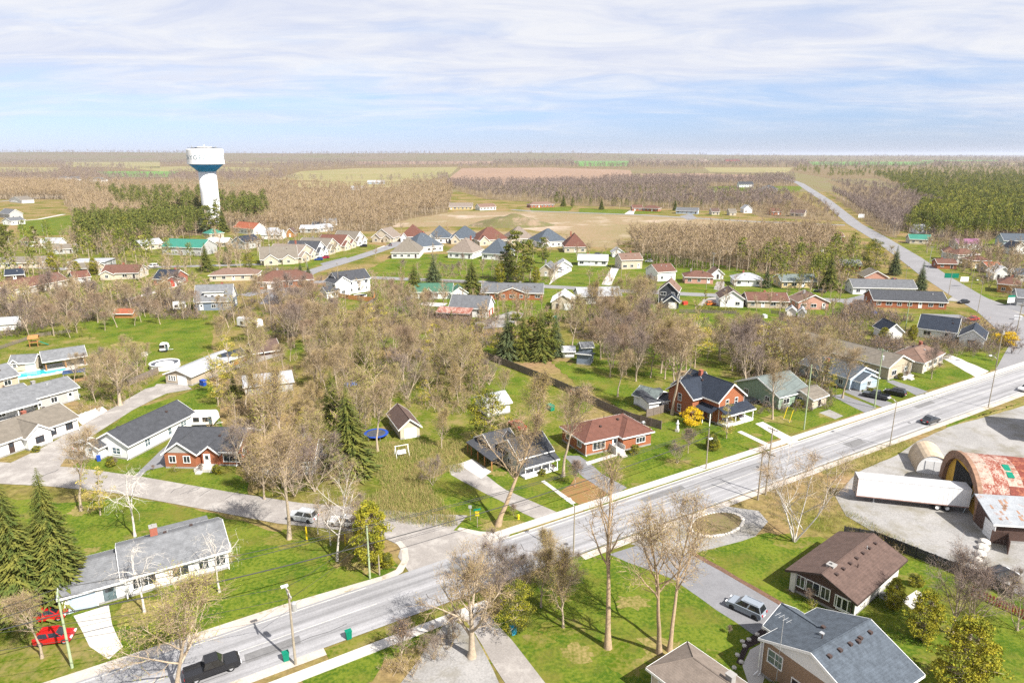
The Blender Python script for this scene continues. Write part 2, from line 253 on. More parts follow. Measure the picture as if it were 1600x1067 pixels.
lawns = [
 [(358, 818), (460, 836), (545, 850), (612, 872), (622, 884), (600, 902), (500, 936), (330, 985), (232, 1012), (168, 970), (360, 893)], [(118, 795), (180, 789), (320, 808), (235, 840), (180, 862), (128, 872), (96, 830)], [(0, 985), (110, 965), (165, 1010), (180, 1090), (-60, 1090), (-60, 990)],
 [(200, 756), (250, 734), (362, 742), (364, 778), (280, 770)], [(122, 716), (150, 709), (204, 721), (186, 738), (128, 736)], [(662, 752), (700, 736), (832, 800), (812, 822), (716, 824), (690, 790)], [(757, 571), (800, 580), (842, 600), (826, 622), (745, 602)], [(856, 562), (906, 575), (955, 592), (1010, 618), (975, 640), (905, 603)], [(905, 622), (935, 625), (925, 640), (898, 650)],
 [(976, 716), (1020, 690), (1032, 662), (1075, 660), (1090, 680), (1150, 682), (1190, 697), (1040, 742), (985, 757)], [(1200, 650), (1290, 640), (1322, 652), (1228, 674), (1195, 662)], [(1416, 598), (1475, 572), (1526, 588), (1452, 608)], [(1475, 548), (1545, 552), (1600, 556), (1590, 564), (1540, 582), (1500, 575)],
 [(-40, 548), (60, 525), (120, 545), (60, 578), (-40, 580)], [(125, 505), (240, 490), (250, 520), (160, 538)], [(200, 500), (330, 500), (315, 552), (235, 585), (180, 560)], [(180, 640), (250, 590), (330, 560), (400, 548), (260, 610)], [(250, 630), (335, 598), (345, 640), (290, 655)], [(620, 400), (770, 404), (800, 432), (600, 428)], [(862, 445), (900, 414), (950, 417), (940, 445)], [(956, 446), (970, 420), (1025, 430), (1020, 452)], [(1060, 452), (1068, 444), (1118, 446), (1114, 458)], [(1080, 490), (1190, 490), (1242, 508), (1180, 522), (1090, 512)],
 [(28, 347), (112, 336), (120, 366), (30, 371)], [(195, 467), (250, 440), (262, 447), (232, 464)], [(828, 325), (895, 324), (890, 330), (830, 331)], [(905, 326), (985, 328), (1040, 333), (1000, 335), (905, 333)], [(1105, 292), (1170, 290), (1180, 299), (1110, 301)], [(1208, 291), (1255, 291), (1248, 300), (1208, 300)], [(1430, 458), (1470, 458), (1482, 472), (1440, 470)], [(1495, 446), (1600, 478), (1600, 486), (1540, 466)], [(1335, 460), (1372, 459), (1378, 466), (1340, 466)], [(1205, 440), (1218, 430), (1220, 455), (1300, 457), (1200, 460)],
 [(862, 874), (962, 862), (1056, 908), (1178, 985), (1205, 1090), (860, 1090), (800, 1010), (760, 975)], [(1082, 862), (1120, 852), (1200, 832), (1262, 846), (1240, 892), (1225, 935), (1170, 912)], [(1450, 915), (1530, 950), (1640, 960), (1640, 1090), (1490, 1090), (1410, 960)], [(470, 1060), (560, 1020), (640, 985), (700, 960), (720, 985), (600, 1030), (560, 1090), (480, 1090)], [(1560, 365), (1600, 385), (1540, 390)], [(400, 545), (470, 530), (520, 528), (520, 540), (430, 560)], [(560, 540), (640, 520), (680, 525), (620, 545)], [(480, 472), (520, 464), (580, 475), (560, 488)], [(630, 478), (680, 466), (700, 480), (640, 492)], [(800, 468), (860, 470), (860, 480), (810, 478)], [(1545, 645), (1480, 668), (1478, 662), (1598, 630)],
 [(890, 535), (1080, 545), (1075, 590), (960, 585), (890, 560)], [(1075, 600), (1150, 580), (1130, 600), (1090, 615)], [(400, 414), (480, 410), (560, 396), (556, 402), (480, 418)], [(600, 378), (625, 380), (610, 386)], [(945, 392), (985, 395), (965, 402)], [(60, 462), (160, 440), (200, 443), (110, 470)]]
for m_, z_, p_ in ((LAWN, .0255, [(-60, 770), (90, 786), (200, 776), (340, 802), (450, 834), (545, 850), (622, 882), (600, 904), (480, 944), (250, 1010), (120, 1050), (-80, 1060)]), (LAWN, .0262, [(112, 736), (200, 642), (330, 602), (350, 690), (400, 788), (340, 774), (200, 752)]), (LAWN2, .027, [(890, 530), (1080, 540), (1290, 555), (1290, 640), (1000, 640), (900, 602)]), (LAWN, .0278, [(480, 472), (620, 398), (1010, 392), (1200, 428), (1340, 440), (1400, 470), (1300, 492), (1000, 502), (640, 497)]), (LAWN2, .0285, [(-40, 440), (335, 440), (330, 600), (180, 640), (-40, 600)]), (LAWN, .0292, [(1080, 858), (1280, 838), (1440, 880), (1640, 930), (1640, 1090), (850, 1090), (760, 980), (860, 880)]), (LAWN2, .0235, [(560, 560), (760, 560), (900, 610), (900, 700), (840, 690), (700, 690), (600, 760), (540, 740)]), (LAWN2, .0245, [(1400, 380), (1640, 370), (1640, 480), (1540, 470), (1440, 410)]), (LAWN2, .0222, [(1240, 485), (1440, 490), (1600, 525), (1600, 560), (1400, 585), (1280, 560)]), (LAWN2, .0228, [(-40, 372), (480, 366), (600, 385), (460, 430), (340, 440), (-40, 445)])):
    psheet('yard', p_, m_, z_, .7)
sheet('yard', [rs(38, 78.2), rs(212, 79.2), rs(206, 98), rs(40, 96)], LAWN, .0215, .5)
thin = {2, 20, 13, 40, 45}
for i, p_ in enumerate(lawns): psheet('lawn', p_, LAWN2 if i in thin else LAWN, .03 + .0008 * (i % 9), .55 if p_[0][1] > 500 else 1.0, seg=1.2)
rnd = random.Random(61); BLOB = []
for i in range(45):
    u, v = rnd.uniform(0, 1600), rnd.uniform(560, 1060); BLOB.append((at(u, v), rnd.uniform(.6, 2.2)))
for i in range(60):
    u, v = rnd.uniform(0, 1600), rnd.uniform(430, 600); BLOB.append((at(u, v), rnd.uniform(1.5, 4)))
for u, v in ((737, 1026), (950, 1012), (1038, 1018), (880, 980), (1241, 846), (778, 821), (880, 744), (1050, 648), (580, 882), (527, 876), (452, 842), (127, 798), (211, 838), (343, 925), (226, 956), (1487, 992), (1515, 1000), (188, 633), (1058, 724), (1165, 612), (1207, 655), (66, 1028), (90, 950), (900, 1020), (980, 1040), (840, 1000)): BLOB.append((at(u, v), rnd.uniform(1.3, 2.6)))
for i, (c_, r_) in enumerate(BLOB):
    p_ = [c_ + Vector((math.cos(6.2832 * k / 22) * 1.5, math.sin(6.2832 * k / 22), 0)) * r_ * rnd.uniform(.55, 1.2) for k in range(22)]; sheet('worn_grass', p_, (LAWN2, LAWN2, DEADG)[i % 3], .0375 + .0001 * (i % 40))
psheet('weedy_bank', [(560, 790), (640, 745), (670, 752), (700, 792), (714, 822), (640, 818), (560, 800)], DEADG, .026, .5)
psheet('leaf_litter', [(872, 770), (900, 745), (960, 760), (940, 782), (905, 788)], RLEAF, .042, .4)
sheet('verge', [rs(60, 75.6), rs(88, 75.6), rs(88, 76.5), rs(60, 76.5)], LAWN2, .05, .15)
sheet('verge', [rs(96, 75.6), rs(104, 75.6), rs(104, 76.5), rs(96, 76.5)], LAWN2, .05, .15)
psheet('verge', [(1278, 735), (1386, 690), (1428, 690), (1405, 706), (1370, 722), (1300, 745)], DEADG, .036, .4)
psheet('verge', [(1478, 668), (1600, 628), (1640, 622), (1640, 632), (1600, 637), (1500, 669)], DEADG, .036, .3)
sheet('verge', [rs(16, 64.9), rs(36, 65.2), rs(36, 66.7), rs(16, 66.6)], LAWN2, .05, .2)

# roads
road = strip('main_road', [rs(-160, 71.2), rs(20, 71.3), rs(120, 71.4), rs(196, 71.5), rs(216, 71.6)], [8.6, 8.6, 9.2, 10, 12], ASPH, .06)
strip('road_shoulder', [rs(-160, 76.3), rs(14, 76.3)], 2.0, SHOUL, .055)
strip('road_shoulder', [rs(-160, 66.6), rs(16, 66.4)], 1.3, SHOUL, .055)
strip('road_shoulder', [rs(52, 66.1), rs(205, 65.9)], 1.3, SHOUL, .055)
strip('highway', [at(1600, 585), at(1625, 540), at(1560, 489), at(1510, 462), at(1460, 431), at(1420, 402), at(1375, 373), at(1335, 350), at(1290, 313), at(1250, 287), at(1225, 278)], [12, 14, 13, 12, 12, 12, 11, 11, 12, 14, 14], HWY, .055)
sheet('asphalt_apron', [at(1600, 470), at(1680, 470), at(1700, 500), at(1600, 490), at(1560, 478)], ASPH2, .05)
strip('side_street', [at(700, 838), at(640, 824), at(600, 815), at(450, 801), at(340, 782), at(200, 757), at(100, 745), at(-60, 735)], [13, 9, 7, 6.5, 6, 6, 7, 8], SIDE, .056)
psheet('side_street_mouth', [(618, 826), (800, 832), (770, 865), (640, 895), (622, 870), (628, 850)], SIDE, .0572)
strip('gravel_lane', [at(30, 742), at(90, 700), at(190, 640), at(245, 610), at(300, 595), at(360, 575), at(440, 552)], [12, 6, 5.2, 7, 5, 4, 3], SIDE, .05)
psheet('gravel_lane', [(205, 640), (245, 600), (290, 600), (300, 608), (260, 615)], SIDE, .051)
strip('residential_street', [at(470, 432), at(485, 425), at(560, 402), at(612, 385), at(630, 378)], [8, 8, 8, 8, 14], HWY, .055)
strip('residential_street', [at(380, 462), at(470, 443), at(580, 434), at(750, 441), at(857, 448), at(1017, 457), at(1125, 462), at(1370, 472)], 7, HWY, .053)
strip('residential_street', [at(420, 475), at(440, 450), at(480, 428)], 7, HWY, .052)
strip('distant_street', [at(800, 328), at(830, 330), at(1000, 336), at(1170, 346), at(1320, 352)], 8, HWY, .05)
strip('residential_street', [at(0, 413), at(100, 421), at(260, 417), at(420, 413)], 6, HWY, .05)
strip('dirt_track', [at(195, 470), at(240, 457), at(290, 443)], 3, WALK, .05)
strip('park_path', [at(0, 348), at(60, 343), at(100, 335)], 4, WALK, .05)
strip('park_path', [at(0, 315), at(60, 309), at(120, 306)], 6, ASPH, .05)
# painted markings
MARK = mat('faded road paint', (.50, .49, .45), .9, .2, .5); 
for s0, s1 in ((-60, 24), (50, 200)): sheet('road_marking', [rs(s0, 71.25), rs(s1, 71.35), rs(s1, 71.43), rs(s0, 71.33)], MARK, .064)
for s0, s1 in ((-60, 24), (46, 205)): sheet('road_marking', [rs(s0, 75.05), rs(s1, 75.15), rs(s1, 75.25), rs(s0, 75.15)], MARK, .064)
sheet('road_marking', [rs(52, 67.3), rs(200, 67.0), rs(200, 67.1), rs(52, 67.4)], MARK, .064)
sheet('bark_border', [at(1073, 862), at(1080, 860), at(1242, 952), at(1246, 966), at(1215, 944)], mat('red brown bark mulch', (.12, .068, .045), .95, .3, 2, 8), .0495, .12)
# sealed cracks, patches and covers in the asphalt
TAR = mat('crack sealing tar', (.075, .073, .075), .7, .2, 1.5); mb = MB(); rnd = random.Random(41)
def ribbon(pts, w, z):
    for a, b in zip(pts, pts[1:]):
        d = (b - a).normalized(); n = Vector((-d.y, d.x, 0)) * w; mb.add([a - n + Vector((0, 0, z)), b - n + Vector((0, 0, z)), b + n + Vector((0, 0, z)), a + n + Vector((0, 0, z))], [(0, 1, 2, 3)])
for i in range(30):
    s_ = rnd.uniform(-40, 200)
    if rnd.random() < .6: p_ = [rs(s_ + rnd.uniform(-.5, .5), 67.3 + k * .9) for k in range(rnd.randint(4, 9))]
    else: n_ = rnd.uniform(67.5, 75); p_ = [rs(s_ + k * 2.2, n_ + rnd.uniform(-.18, .18)) for k in range(rnd.randint(4, 12))]
    ribbon(p_, .045, .0632)
for i in range(16):
    u_, v_ = rnd.uniform(60, 620), 0; c_ = at(u_, 744 + (u_ - 60) * .125); p_ = [c_ + Vector((rnd.uniform(-.4, .4) + k * .5, rnd.uniform(-.3, .3) + k * .9, 0)) for k in range(4)]; ribbon(p_, .05, .0595)
link('crack_sealing', mb.mesh('crack_sealing', TAR), kind='stuff')
PATCH = mat('dark asphalt patch', (.15, .148, .15), .92, .15, .8, 6)
for s_, n_, l_, w_ in ((8, 69, 6, 1.6), (70, 73.2, 9, 1.4), (118, 68.6, 5, 2.0), (150, 73.5, 7, 1.3), (-14, 73.6, 5, 1.2), (35, 72, 3, 2.4)): sheet('road_patch', [rs(s_, n_), rs(s_ + l_, n_ + .1), rs(s_ + l_ + .2, n_ + w_), rs(s_ + .1, n_ + w_)], PATCH, .0618, .05, seg=.6)
for s_, n_ in ((4, 71), (52, 70), (96, 72.5), (140, 70)):
    mb = MB(); mb.prism([(.33 * math.cos(.524 * k), .33 * math.sin(.524 * k)) for k in range(12)], 0, .012); link('manhole_cover', mb.mesh('manhole_cover', TAR), None, rs(s_, n_, .06), kind='structure')
# sidewalks are real steps
def slab(name, pts, z1, m):
    mb = MB(); pts = [Vector(p) for p in pts]
    ar = sum(a.x * b.y - b.x * a.y for a, b in zip(pts, pts[1:] + pts[:1]))
    if ar < 0: pts = pts[::-1]
    mb.prism([(p.x, p.y) for p in pts], .01, z1, 0); return link(name, mb.mesh(name, m), kind='structure')
for s0, s1 in ((43, 60), (60.02, 95), (95.02, 130), (130.02, 170), (170.02, 212)): slab('sidewalk', [rs(s0, 76.5), rs(s1, 76.5), rs(s1, 78.05), rs(s0, 78.05)], .13, WALK)
slab('sidewalk', [rs(-60, 62.9), rs(-20, 63.1), rs(-20, 64.6), rs(-60, 64.4)], .13, WALK); slab('sidewalk', [rs(-19.98, 63.1), rs(36, 63.4), rs(36, 64.9), rs(-19.98, 64.6)], .13, WALK)
for s0, s1 in ((45, 95), (95.02, 160), (160.02, 205)): slab('kerb', [rs(s0, 75.75), rs(s1, 75.9), rs(s1, 76.05), rs(s0, 75.9)], .14, CONC)
strip('road_shoulder', [rs(14, 76.3), at(600, 905), at(624, 892), at(634, 874), at(632, 858), at(622, 846)], [2, 1.6, 1.1, .9, .9, .8], SHOUL, .0585)
strip('road_shoulder', [at(716, 826), at(770, 838), rs(44, 76.2)], [.8, 1.2, .9], SHOUL, .0585)
drives = [(ASPH2, [(952, 866), (1040, 838), (1082, 862), (1180, 918), (1240, 962), (1250, 1000), (1225, 1015), (1175, 990), (1052, 905)]), (GRAV, [(985, 850), (1060, 815), (1130, 790), (1185, 798), (1200, 815), (1180, 838), (1110, 858), (1060, 868)]), (GRAV, [(1340, 738), (1400, 712), (1432, 690), (1480, 668), (1600, 634), (1760, 620), (1760, 985), (1600, 932), (1510, 896), (1440, 864), (1370, 834), (1322, 806), (1305, 775)]), (GRAV, [(610, 1090), (655, 1030), (672, 1002), (702, 966), (738, 985), (770, 1045), (790, 1090)]), (SIDE, [(725, 965), (760, 955), (800, 1000), (870, 1090), (805, 1090)]),
 (CONC, [(115, 962), (170, 945), (175, 975), (192, 1010), (170, 1030), (140, 1010)]), (ASPH2, [(195, 757), (250, 705), (268, 690), (276, 725), (230, 735), (205, 757)]), (SIDE, [(700, 727), (730, 722), (790, 765), (870, 800), (840, 812), (760, 772), (705, 742)]), (WALK, [(716, 725), (738, 717), (768, 737), (752, 748)]), (ASPH2, [(880, 712), (905, 712), (940, 740), (980, 762), (955, 775), (910, 745)]), (GRAV, [(742, 505), (800, 486), (820, 490), (800, 510), (745, 515)]), (CONC, [(940, 445), (955, 418), (968, 418), (955, 446)]), (CONC, [(858, 445), (865, 430), (882, 420), (892, 424), (870, 436)]), (SIDE, [(1100, 466), (1130, 464), (1135, 478), (1090, 478)]), (SIDE, [(1115, 452), (1120, 440), (1132, 440), (1132, 456)]),
 (ASPH2, [(1298, 618), (1316, 616), (1370, 637), (1352, 645)]), (ASPH2, [(1318, 612), (1330, 606), (1395, 630), (1380, 637)]), (ASPH2, [(1385, 596), (1395, 594), (1450, 612), (1432, 618)]), (CONC, [(1470, 558), (1482, 553), (1545, 580), (1525, 590)]), (CONC, [(1180, 662), (1192, 659), (1250, 690), (1232, 694)]), (ASPH2, [(1310, 470), (1360, 458), (1380, 470), (1340, 485)]), (ASPH2, [(1440, 490), (1500, 492), (1530, 505), (1470, 500)]), (GRAV, [(1280, 645), (1296, 640), (1318, 650), (1305, 655)]), (CONC, [(650, 476), (662, 472), (700, 474), (690, 480)]), (CONC, [(120, 655), (160, 635), (175, 648), (135, 668)]), (CONC, [(560, 400), (600, 384), (606, 388), (566, 404)]), (ASPH2, [(500, 412), (540, 402), (552, 408), (512, 420)]), (ASPH2, [(1062, 338), (1080, 334), (1090, 342), (1075, 344)]), (CONC, [(975, 335), (985, 328), (992, 328), (990, 336)]), (ASPH2, [(100, 700), (150, 690), (165, 704), (130, 720), (100, 716)]), (GRAV, [(1480, 470), (1500, 452), (1600, 486), (1600, 492), (1540, 475)])]
for i, (m_, p_) in enumerate(drives): psheet('driveway' if i != 2 else 'gravel_yard', p_, m_, .044 + .0006 * (i % 5), .15)
for m_, p_ in ((WALK, [(1160, 1040), (1172, 1015), (1192, 1004), (1205, 1012), (1200, 1040), (1185, 1090), (1170, 1070)]), (MULCH, [(1150, 1035), (1165, 1000), (1200, 975), (1195, 1000), (1170, 1012), (1158, 1040)]), (CONC, [(1408, 938), (1432, 922), (1452, 932), (1425, 952)]), (WALK, [(915, 722), (975, 704), (978, 708), (918, 727)]), (WALK, [(845, 752), (850, 750), (900, 786), (893, 788)]), (WALK, [(1152, 675), (1158, 673), (1203, 694), (1197, 697)]), (ASPH2, [(1600, 640), (1550, 648), (1572, 668), (1550, 670), (1600, 695)])):
    if m_ is not ASPH2: psheet('garden_path' if m_ is not MULCH else 'mulch_bed', p_, m_, .050, .05)

# ------------------------------------------------------------------ houses
WCACHE = {}
def window_mesh(w, h, style):
    k = (round(w, 2), round(h, 2), style)
    if k not in WCACHE:
        t = .09; a = MB()
        a.box(-w/2 - t, w/2 + t, -.09, 0, h, h + t); a.box(-w/2 - t, w/2 + t, -.12, 0, -t, 0); a.box(-w/2 - t, -w/2, -.088, 0, 0, h); a.box(w/2, w/2 + t, -.088, 0, 0, h)
        n = 1 if w < 1.0 else (2 if w < 2 else 3)
        for i in range(1, n): a.box(-w/2 + w*i/n - .03, -w/2 + w*i/n + .03, -.075, -.0, 0, h)
        if style == 'b' or n == 1: a.box(-w/2, w/2, -.07, 0, h*.5 - .025, h*.5 + .025)
        b = MB(); b.add([(-w/2, -.03, 0), (w/2, -.03, 0), (w/2, -.03, h), (-w/2, -.03, h)], [(0, 1, 2, 3)])
        WCACHE[k] = (a.mesh('window_frame', TRIM if style != 'd' else TRIMD), b.mesh('pane', GLASSB if style == 'b' else GLASS))
    return WCACHE[k]
def add_window(root, x, y, z, rz, w=1.2, h=1.1, style='a', pane=True):
    f, p = window_mesh(w, h, style); o = link('window', f, root, (x, y, z), rz); link('pane', p, o); return o
def dmesh(w, h, m, panels=True):
    k = ('door', w, h, m.name)
    if k not in WCACHE:
        a = MB(); a.box(-w/2, w/2, -.05, 0, 0, h, 0); t = .1
        a.box(-w/2 - t, -w/2, -.08, 0, 0, h + t, 1); a.box(w/2, w/2 + t, -.08, 0, 0, h + t, 1); a.box(-w/2, w/2, -.079, 0, h, h + t, 1)
        if w > 2:
            for i in range(1, 4): a.box(-w/2, w/2, -.056, -.045, h*i/4 - .02, h*i/4 + .02, 2)
        else:
            a.box(-w*.3, w*.3, -.065, -.04, h*.55, h*.9, 2); a.box(w*.34, w*.42, -.1, -.05, h*.46, h*.5, 2)
        WCACHE[k] = a.mesh('door', [m, TRIM, GLASS if w < 2 else CONC])
    return WCACHE[k]
def add_door(root, x, y, z, rz, w=1.0, h=2.1, m=None, name=None):
    return link(name or ('garage_door' if w > 2 else 'door'), dmesh(w, h, m or TRIM), root, (x, y, z), rz)

def block(walls, roof, fas, x0, x1, y0, y1, h, kind, rise, ov=.45, z0=0.0, found=None):
    t = .16; w = x1 - x0; d = y1 - y0
    if found is not None: found.box(x0 - .03, x1 + .03, y0 - .03, y1 + .03, z0, z0 + .35)
    if kind in ('gx', 'gy'):
        along = kind == 'gx'; D = d if along else w; a0, a1 = (y0, y1) if along else (x0, x1); b0, b1 = (x0, x1) if along else (y0, y1)
        c = (a0 + a1) / 2; s = rise / (D / 2); zr = h + rise
        prof = [(a0, z0), (a1, z0), (a1, h), (c, zr), (a0, h)]
        if not along: prof = prof[::-1]
        walls.ext(prof, b0, b1, 'x' if along else 'y')
        e = .02
        for sg in (-1, 1):
            ae = a0 - ov if sg < 0 else a1 + ov; ze = h - ov * s
            q = [(ae, ze + e), (c, zr + e), (c, zr + e + t), (ae, ze + e + t)]
            if (sg > 0) == along: q = q[::-1]
            roof.ext(q, b0 - ov * .8, b1 + ov * .8, 'x' if along else 'y')
            # eave and rake boards
            p = .04; lo, hi = (ae - p, ae) if sg < 0 else (ae, ae + p)
            if along: fas.box(b0 - ov * .8, b1 + ov * .8, lo, hi, ze - .08, ze + t + .01)
            else: fas.box(lo, hi, b0 - ov * .8, b1 + ov * .8, ze - .08, ze + t + .01)
            rq = [(ae, ze - .10), (c, zr - .10), (c, zr + t + .05), (ae, ze + t + .05)]
            if (sg > 0) == along: rq = rq[::-1]
            for bb0, bb1 in ((b0 - ov * .8 - .05, b0 - ov * .8 - .001), (b1 + ov * .8 + .001, b1 + ov * .8 + .05)): fas.ext(rq, bb0, bb1, 'x' if along else 'y')
        rc = .09
        if along: roof.box(b0 - ov * .8 - .01, b1 + ov * .8 + .01, c - rc, c + rc, zr + t - .03, zr + t + .06)
        else: roof.box(c - rc, c + rc, b0 - ov * .8 - .01, b1 + ov * .8 + .01, zr + t - .03, zr + t + .06)
    elif kind == 'hip':
        walls.box(x0, x1, y0, y1, z0, h); X0, X1, Y0, Y1 = x0 - ov, x1 + ov, y0 - ov, y1 + ov; ze = h - .05
        m = min(X1 - X0, Y1 - Y0) / 2
        if X1 - X0 >= Y1 - Y0: r0, r1 = (X0 + m, (Y0 + Y1) / 2), (X1 - m, (Y0 + Y1) / 2)
        else: r0, r1 = ((X0 + X1) / 2, Y0 + m), ((X0 + X1) / 2, Y1 - m)
        vs = [(X0, Y0, ze), (X1, Y0, ze), (X1, Y1, ze), (X0, Y1, ze), (X0, Y0, ze + t), (X1, Y0, ze + t), (X1, Y1, ze + t), (X0, Y1, ze + t), (r0[0], r0[1], h + rise), (r1[0], r1[1], h + rise)]
        top = [(4, 5, 9, 8), (5, 6, 9), (6, 7, 8, 9), (7, 4, 8)] if X1 - X0 >= Y1 - Y0 else [(4, 5, 8), (5, 6, 9, 8), (6, 7, 9), (7, 4, 8, 9)]
        roof.add(vs, [(3, 2, 1, 0), (0, 1, 5, 4), (1, 2, 6, 5), (2, 3, 7, 6), (3, 0, 4, 7)] + top)
        cr_ = .07
        for a_, b_ in (((X0, Y0), r0), ((X1, Y0), r1 if X1 - X0 >= Y1 - Y0 else r0), ((X1, Y1), r1), ((X0, Y1), r0 if X1 - X0 >= Y1 - Y0 else r1), (r0, r1)):
            za = ze + t if a_ not in (r0, r1) else h + rise
            roof.tube([(a_[0], a_[1], za), (b_[0], b_[1], h + rise)], [cr_, cr_], 4)
        for q in ((X0, X1, Y0 - .04, Y0 - .001), (X0, X1, Y1 + .001, Y1 + .04), (X0 - .04, X0 - .001, Y0 - .04, Y1 + .04), (X1 + .001, X1 + .04, Y0 - .04, Y1 + .04)): fas.box(*q, ze - .1, ze + t + .01)
    elif kind == 'flat':
        walls.box(x0, x1, y0, y1, z0, h); roof.box(x0 - ov, x1 + ov, y0 - ov, y1 + ov, h + .01, h + .25); fas.box(x0 - ov - .03, x1 + ov + .03, y0 - ov - .03, y0 - ov - .002, h, h + .22)
    elif kind in ('shed', 'shedb'):  # slopes down to the front / back
        zf, zb = (h, h + rise) if kind == 'shed' else (h + rise, h)
        walls.ext([(y0, z0), (y1, z0), (y1, zb), (y0, zf)], x0, x1, 'x'); s = (zb - zf) / d
        roof.ext([(y0 - ov, zf - ov*s + .02), (y1 + ov, zb + ov*s + .02), (y1 + ov, zb + ov*s + .16), (y0 - ov, zf - ov*s + .16)], x0 - ov, x1 + ov, 'x')
        fas.box(x0 - ov, x1 + ov, y0 - ov - .04, y0 - ov - .001, zf - ov*s - .08, zf - ov*s + .17)
SHRUBS = []
def house(name, a, b, d, h, kind, rise, wall, roofc, label, cat='house', group=None, extra=(), win='auto', wstyle='a', doors=None, gd=None, chim=None, vents=0, trim=None, found=False, ov=.45, za=0.0, seed=None, side=True, w=None, gabw=None, doorm=None, loc=None, lower=None, back=False):
    A, B = (Vector(a), Vector(b)) if loc else (at(a[0], a[1], za), at(b[0], b[1], za))
    if not loc and A.length > 190 and kind != 'flat' and 'new' not in name: rise *= 1.35
    A.z = B.z = 0; dx = B - A; W_ = dx.length if w is None else w; rz = math.atan2(dx.y, dx.x)
    if w is not None: mid0 = (A + B) / 2; A = mid0 - dx.normalized() * w / 2
    ux = dx.normalized(); uy = Vector((-ux.y, ux.x, 0)); c = A + ux * W_ / 2 + uy * d / 2
    root = thing(name, c, rz, label, cat, group); keep(c, max(W_, d) * .55 + .5)
    if max(W_, d) > 1.8 * min(W_, d):
        for k in (-.33, .33): keep(c + (ux * W_ if W_ > d else uy * d) * k, min(W_, d) * .6 + .5)
    dist = c.length; rnd = random.Random(seed if seed is not None else int(a[0] * 7 + a[1] * 13))
    wl = MB(); rf = MB(); fs = MB(); fd = MB() if (found or dist < 200) else None
    sx = lambda x: x - W_ / 2; sy = lambda y: y - d / 2
    blocks = [(0, W_, 0, d, h, kind, rise, wall)] + [e if len(e) == 8 else e + (wall,) for e in extra]
    byw = {}
    for i, (x0, x1, y0, y1, hh, kk, rr, wc) in enumerate(blocks):
        x0 = x0 * W_ if isinstance(x0, float) and 0 <= x0 <= 1 else x0; x1 = x1 * W_ if isinstance(x1, float) and 0 <= x1 <= 1 else x1
        blocks[i] = (x0, x1, y0, y1, hh, kk, rr, wc)
        block(byw.setdefault(wc, MB()), rf, fs, sx(x0), sx(x1), sy(y0), sy(y1), hh, kk, rr, ov, 0, fd)
    for wc, m_ in byw.items():
        if gabw and wc == wall: 
            g = MB(); g.v, g.f, g.m = m_.v, m_.f, m_.m
        link('wall', m_.mesh('wall', W[wc]), root)
    if gabw and kind in ('gx', 'gy'):
        D = d if kind == 'gx' else W_
        for e in (-1, 1):
            g = MB(); p = [(-D/2 + .02, h + .05), (D/2 - .02, h + .05), (0, h + rise)]
            if kind == 'gx': x = e * (W_/2 + .03); g.add([(x, q, z) for q, z in p], [(0, 1, 2) if e > 0 else (2, 1, 0)])
            else: y = e * (d/2 + .03); g.add([(q, y, z) for q, z in p], [(2, 1, 0) if e > 0 else (0, 1, 2)])
            link('gable_panel', g.mesh('gable_panel', W[gabw]), root)
    ro = link('roof', rf.mesh('roof', T[roofc]), root); link('fascia', fs.mesh('fascia', trim or TRIM), root)
    if fd: link('foundation', fd.mesh('foundation', FOUND), root)
    if chim:
        cx_, cy__, cw, ch, cm = chim; m_ = MB(); m_.box(sx(cx_) - cw/2, sx(cx_) + cw/2, sy(cy__) - cw/2, sy(cy__) + cw/2, h * .8, ch); m_.box(sx(cx_) - cw/2 - .06, sx(cx_) + cw/2 + .06, sy(cy__) - cw/2 - .06, sy(cy__) + cw/2 + .06, ch, ch + .12, 1); m_.box(sx(cx_) - .12, sx(cx_) + .12, sy(cy__) - .12, sy(cy__) + .12, ch + .12, ch + .35, 1)
        link('chimney', m_.mesh('chimney', [W[cm], FOUND]), ro)
    if vents and kind in ('gx', 'gy'):
        vm = MB(); vm.box(-.2, .2, -.2, .2, 0, .28); vme = vm.mesh('roof_vent', TRIMD)
        for i in range(vents):
            q = (i + .7) / (vents + .4)
            if kind == 'gx': link('roof_vent', vme, ro, (W_ * (q - .5), -1.0, h + rise - 1.0 * rise / (d/2) + .1))
            else: link('roof_vent', vme, ro, (1.0, d * (q - .5), h + rise - 1.0 * rise / (W_/2) + .1))
    if cat == 'house' and dist < 420:
        if not chim and rnd.random() < .5:
            m_ = MB(); x_, y_ = rnd.uniform(-.3, .3) * W_, rnd.uniform(.05, .25) * d; zt_ = h + rise + rnd.uniform(.3, .8); m_.box(x_ - .35, x_ + .35, y_ - .35, y_ + .35, h, zt_); m_.box(x_ - .42, x_ + .42, y_ - .42, y_ + .42, zt_, zt_ + .1); link('chimney', m_.mesh('chimney', W['redbrick'] if rnd.random() < .6 else FOUND), ro)
        if kind in ('gx', 'gy', 'hip'):
            along = kind == 'gx' or (kind == 'hip' and W_ > d); D_ = d if along else W_; Lr = (W_ if along else d) * (.8 if kind != 'hip' else .35)
            for i in range(rnd.randint(2, 4)):
                e_ = rnd.choice((-1, 1)); o_ = rnd.uniform(.18, .5) * D_ / 2; t_ = rnd.uniform(-.5, .5) * Lr; z_ = h + rise * (1 - o_ / (D_ / 2)) + .1; m_ = MB()
                if rnd.random() < .5: m_.box(-.2, .2, -.2, .2, 0, .32)
                else: m_.lathe([(.07, -.1), (.07, .55), (.001, .56)], 6)
                link('roof_vent', m_.mesh('roof_vent', TRIMD if rnd.random() < .6 else STEEL), ro, (t_, e_ * o_, z_) if along else (e_ * o_, t_, z_))
